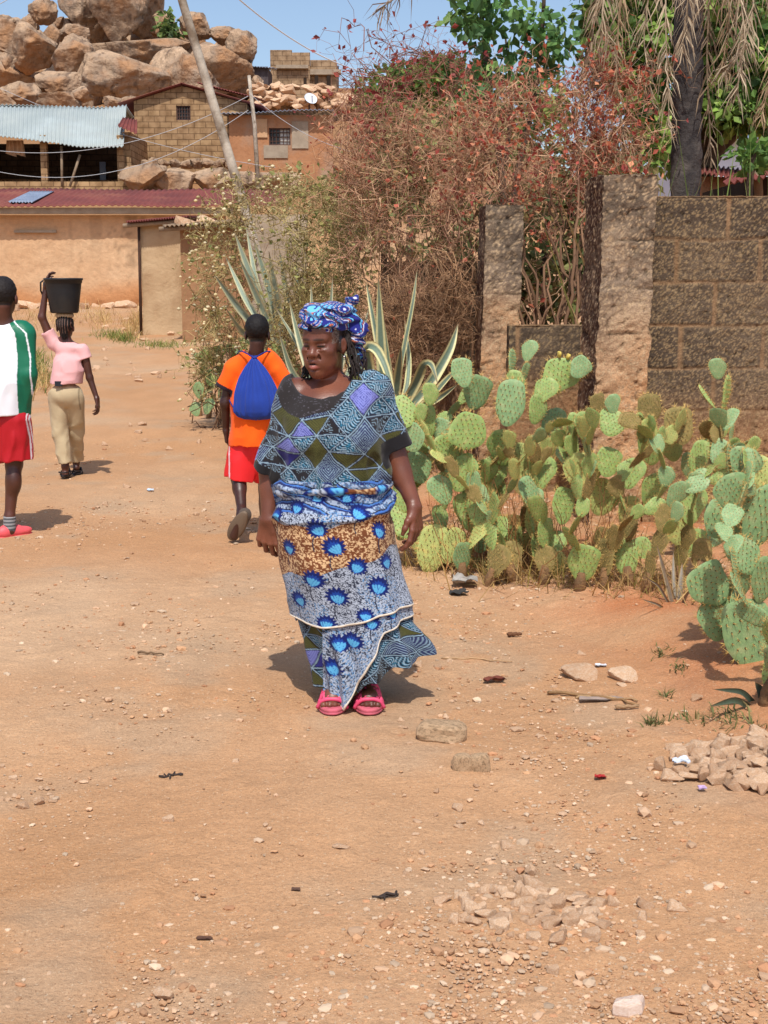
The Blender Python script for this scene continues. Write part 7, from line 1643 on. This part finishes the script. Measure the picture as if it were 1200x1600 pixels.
# ---------------- grass and straw (uncountable) ----------------
def blades(name, label, n, pts, h, wd, pal, seed, lean=.5):
    r = np.random.default_rng(seed); x, y = pts(r, n); n = len(x); z = zt(x, y); b = np.stack([x, y, z - .005], -1); d = r.normal(0, lean, (n, 3)); d[:, 2] = 1; d /= np.linalg.norm(d, axis=1, keepdims=True)
    L_ = h * r.uniform(.4, 1.3, (n, 1)); s = r.normal(size=(n, 3)); s[:, 2] = 0; s /= np.linalg.norm(s, axis=1, keepdims=True); w_ = s * wd * r.uniform(.6, 1.3, (n, 1)); m = b + d * L_ * .55; e = b + d * L_ + np.stack([d[:, 0], d[:, 1], -np.abs(d[:, 0]) - .1], -1) * L_ * .35
    V = np.stack([b - w_, b + w_, m + w_ * .8, m - w_ * .8, e], 1).reshape(-1, 3); i = np.arange(n)[:, None] * 5; c = np.array([lin(q) for q in pal])[r.integers(0, len(pal), n)] * r.uniform(.7, 1.2, (n, 1))
    o = solo(name, V, [i + (0, 1, 2, 3), i + (3, 2, 4)], m_leaf, kind='stuff', col=np.repeat(c, 5, 0), smooth=False, base=np.zeros(3)); tag(o, label, 'grass')
def spots(lst):
    def f(r, n):
        k = r.integers(0, len(lst), n); a = np.array(lst, float)[k]; px = a[:, 0] + r.normal(0, 1, n) * a[:, 2]; py = a[:, 1] + r.normal(0, 1, n) * a[:, 3]
        q = np.array([ground_at(u, v) for u, v in zip(px, py)]); return q[:, 0], q[:, 1]
    return f
blades('grass', 'green grass tufts along the left edge and under the sheds', 1500, spots([(55, 572, 14, 9), (62, 590, 10, 8), (45, 560, 14, 6), (175, 525, 16, 3), (195, 531, 10, 3), (255, 541, 20, 2)]), .20, .006, [(110, 130, 62), (140, 148, 76), (90, 112, 52), (170, 160, 96)], 81)
blades('dry_grass', 'dry straw on the bank under the mud walls', 1300, spots([(160, 500, 14, 8), (205, 515, 9, 8), (120, 490, 40, 8), (215, 505, 5, 10), (70, 500, 25, 8), (60, 600, 10, 8)]), .32, .006, [(196, 164, 108), (176, 144, 92), (214, 184, 128)], 82)
blades('straw', 'dry straw and dead stalks among the prickly pears', 1300, spots([(700, 885, 40, 12), (790, 905, 40, 10), (860, 905, 40, 10), (760, 880, 60, 18), (960, 915, 60, 10), (1050, 925, 40, 10), (820, 860, 60, 25), (930, 885, 60, 20), (650, 880, 20, 10)]), .22, .003, [(190, 156, 98), (166, 132, 82), (206, 176, 116), (140, 110, 70), (150, 136, 70)], 83, .7)
blades('weeds', 'low green weeds by the aloe and rubble heap', 300, spots([(1060, 1045, 8, 5), (1100, 1125, 35, 6), (1020, 1132, 6, 3), (1040, 1090, 4, 2), (1035, 1020, 8, 4), (1150, 1130, 25, 8), (1120, 1120, 30, 8)]), .055, .0035, [(104, 112, 62), (128, 128, 78), (84, 92, 54), (150, 134, 92)], 84, .8)
blades('yard_weeds', 'green weeds just behind the block wall', 220, lambda r, n: (r.uniform(1.7, 3.6, n), r.uniform(9.3, 11.5, n)), 2.35, .012, [(120, 138, 70), (150, 150, 84), (160, 130, 86), (96, 116, 58)], 85, .12)
# dry stalks standing in the cactus clump
r = np.random.default_rng(90); m = MB()
for k in range(130):
    px, py = r.choice([(760, 890), (720, 880), (820, 890), (860, 880), (930, 900)]) + r.normal(0, 18, 2) * (1, .5); g = ground_at(px, py); e = g + np.array((r.normal(0, .12), r.normal(0, .08), r.uniform(.25, .75)))
    m.add(*tube(wander(g, e, 8, .05, r), .0028 * np.linspace(1, .5, 8), 3, False), col=lin([(160, 110, 70), (186, 140, 92), (130, 92, 60)][k % 3]))
V, Fs, c = m.get(); tag(solo('dead_stalks', V, Fs, m_twig, kind='stuff', col=c), 'brown dead stalks standing among the prickly pears', 'stalks')

# ---------------- litter and sticks ----------------
def flat_bit(name, px, py, wpx, hpx, col, label, cat, seed, lift=.012, crumple=.3, vert=False, rough=.6):
    g = ground_at(px, py); s = F * (CP + (800 - py) / F * SP) / g[1]; w_, h_ = wpx / s / 2, hpx / s / 2; n = 9; X, Y = np.meshgrid(np.linspace(-1, 1, n), np.linspace(-1, 1, n)); q = N3(X, Y, X * 0 + seed)
    X = X + .25 * noise(q, 1.7, seed); Y = Y + .25 * noise(q, 1.7, seed + 1); zz = crumple * w_ * (noise(q, 2.6, seed + 2) * .6 + .5)
    D = h_ * (1.0 if vert else 3.0); V = np.stack([g[0] + X * w_, g[1] + (Y * D * (.25 if vert else 1)), g[2] + lift + zz + ((Y + 1) * D * .95 if vert else 0)], -1).reshape(-1, 3)
    f = grid_faces(n, n); V = np.concatenate([V, V - (0, 0.002 if vert else 0, .003)]); m_ = mat(name + '_surface', lin(col), lin(col) * .8, 20, rough=rough, bump=.3, bscale=60, bdist=.004)
    return solo(name, V, [np.concatenate([f, f[:, ::-1] + n * n])], m_, label, cat)
flat_bit('paper_scrap', 856, 892, 18, 14, (226, 226, 222), 'white paper scrap standing among the cactus roots', 'litter', 1, vert=True)
flat_bit('plastic_bag', 726, 915, 40, 14, (164, 158, 152), 'crumpled grey plastic bag under the large clump', 'litter', 2, crumple=.9)
flat_bit('plastic_bag', 716, 930, 28, 8, (60, 58, 58), 'small black plastic scrap below the grey bag', 'litter', 3, crumple=.4)
flat_bit('wrapper', 1062, 1212, 24, 7, (206, 212, 224), 'silver wrapper on the rubble heap', 'litter', 4, crumple=.7, lift=.05, rough=.25)
flat_bit('wrapper', 1097, 1236, 12, 4, (190, 160, 196), 'small lilac wrapper below the silver one', 'litter', 5, crumple=.5)
flat_bit('red_scrap', 938, 1219, 16, 5, (176, 48, 46), 'red plastic scrap on the open dirt', 'litter', 6, crumple=.6)
flat_bit('sheet_piece', 938, 1096, 62, 5, (158, 138, 126), 'thin grey sheet piece lying beside the sticks', 'litter', 7, crumple=.10)
flat_bit('white_bit', 938, 1043, 16, 3, (220, 220, 226), 'white sliver on the red bank', 'litter', 8, crumple=.3)
flat_bit('dry_leaf', 1180, 985, 26, 10, (206, 162, 116), 'dry tan leaf caught on the big blue green cactus', 'leaf', 9, lift=.30, crumple=.5)
flat_bit('water_sachet', 235, 768, 10, 3, (196, 212, 232), 'pale blue plastic sachet on the road behind the orange T-shirt', 'litter', 10, crumple=.5)
flat_bit('dark_scrap', 320, 1468, 24, 3, (92, 64, 50), 'dark brown scrap at the bottom left of the road', 'litter', 11, lift=.004, crumple=.2)
flat_bit('dark_scrap', 462, 1391, 14, 3, (96, 70, 56), 'small dark scrap left of the road centre', 'litter', 12, lift=.004, crumple=.2)
flat_bit('bark_piece', 772, 1066, 32, 6, (110, 58, 44), 'rust brown bark piece right of the skirt', 'bark', 13, crumple=.4)
def stick(px, py, ex, ey, rad, col, label, seed, n=10):
    a, b = ground_at(px, py), ground_at(ex, ey); r = np.random.default_rng(seed); p = wander(a, b, n, np.linalg.norm(b - a) * .10, r); p[:, 2] = zt(p[:, 0], p[:, 1]) + rad * 1.2 + .006 * np.abs(np.sin(np.arange(n)))
    solo('stick', *tube(p, rad * np.linspace(1, .6, n), 6), mat('stick_bark', lin(col), lin(col) * .7, 20, rough=.9, bump=.4, bscale=60), label, 'stick')
stick(856, 1086, 998, 1106, .008, (150, 116, 80), 'long curved stick in front of the thin grey sheet', 1); stick(900, 1094, 996, 1099, .007, (176, 142, 104), 'shorter pale stick beside the long curved one', 2); stick(962, 1110, 998, 1109, .010, (160, 128, 96), 'stubby piece of wood at the end of the long stick', 3)
stick(690, 1030, 800, 1036, .004, (196, 160, 120), 'thin straw lying right of the skirt hem', 4); stick(215, 1022, 256, 1026, .006, (120, 96, 72), 'short twig on the road left of the woman', 5); stick(794, 997, 814, 996, .012, (112, 76, 52), 'dark chunk of wood near the clump', 6)
def twiglet(px, py, label, seed):
    g = ground_at(px, py); r = np.random.default_rng(seed); m = MB()
    q = .042 if px < 400 else .028; a = g + (-q, 0, .006); b = g + (q, .01, .008); m.add(*tube(wander(a, b, 7, .02, r), .0042, 5))
    for k in range(4): p = a + (b - a) * r.uniform(.1, .9); m.add(*tube([p, p + (r.normal(0, .02), r.normal(0, .03), r.uniform(-.003, .005))], .003, 5))
    solo('twig', *m.get()[:2], mat('black_twig', lin((60, 50, 46)), rough=.8), label, 'twig')
twiglet(267, 1215, 'forked black twig on the road left of the slides', 4); twiglet(607, 1405, 'forked black twig left of the rubble scatter', 5)
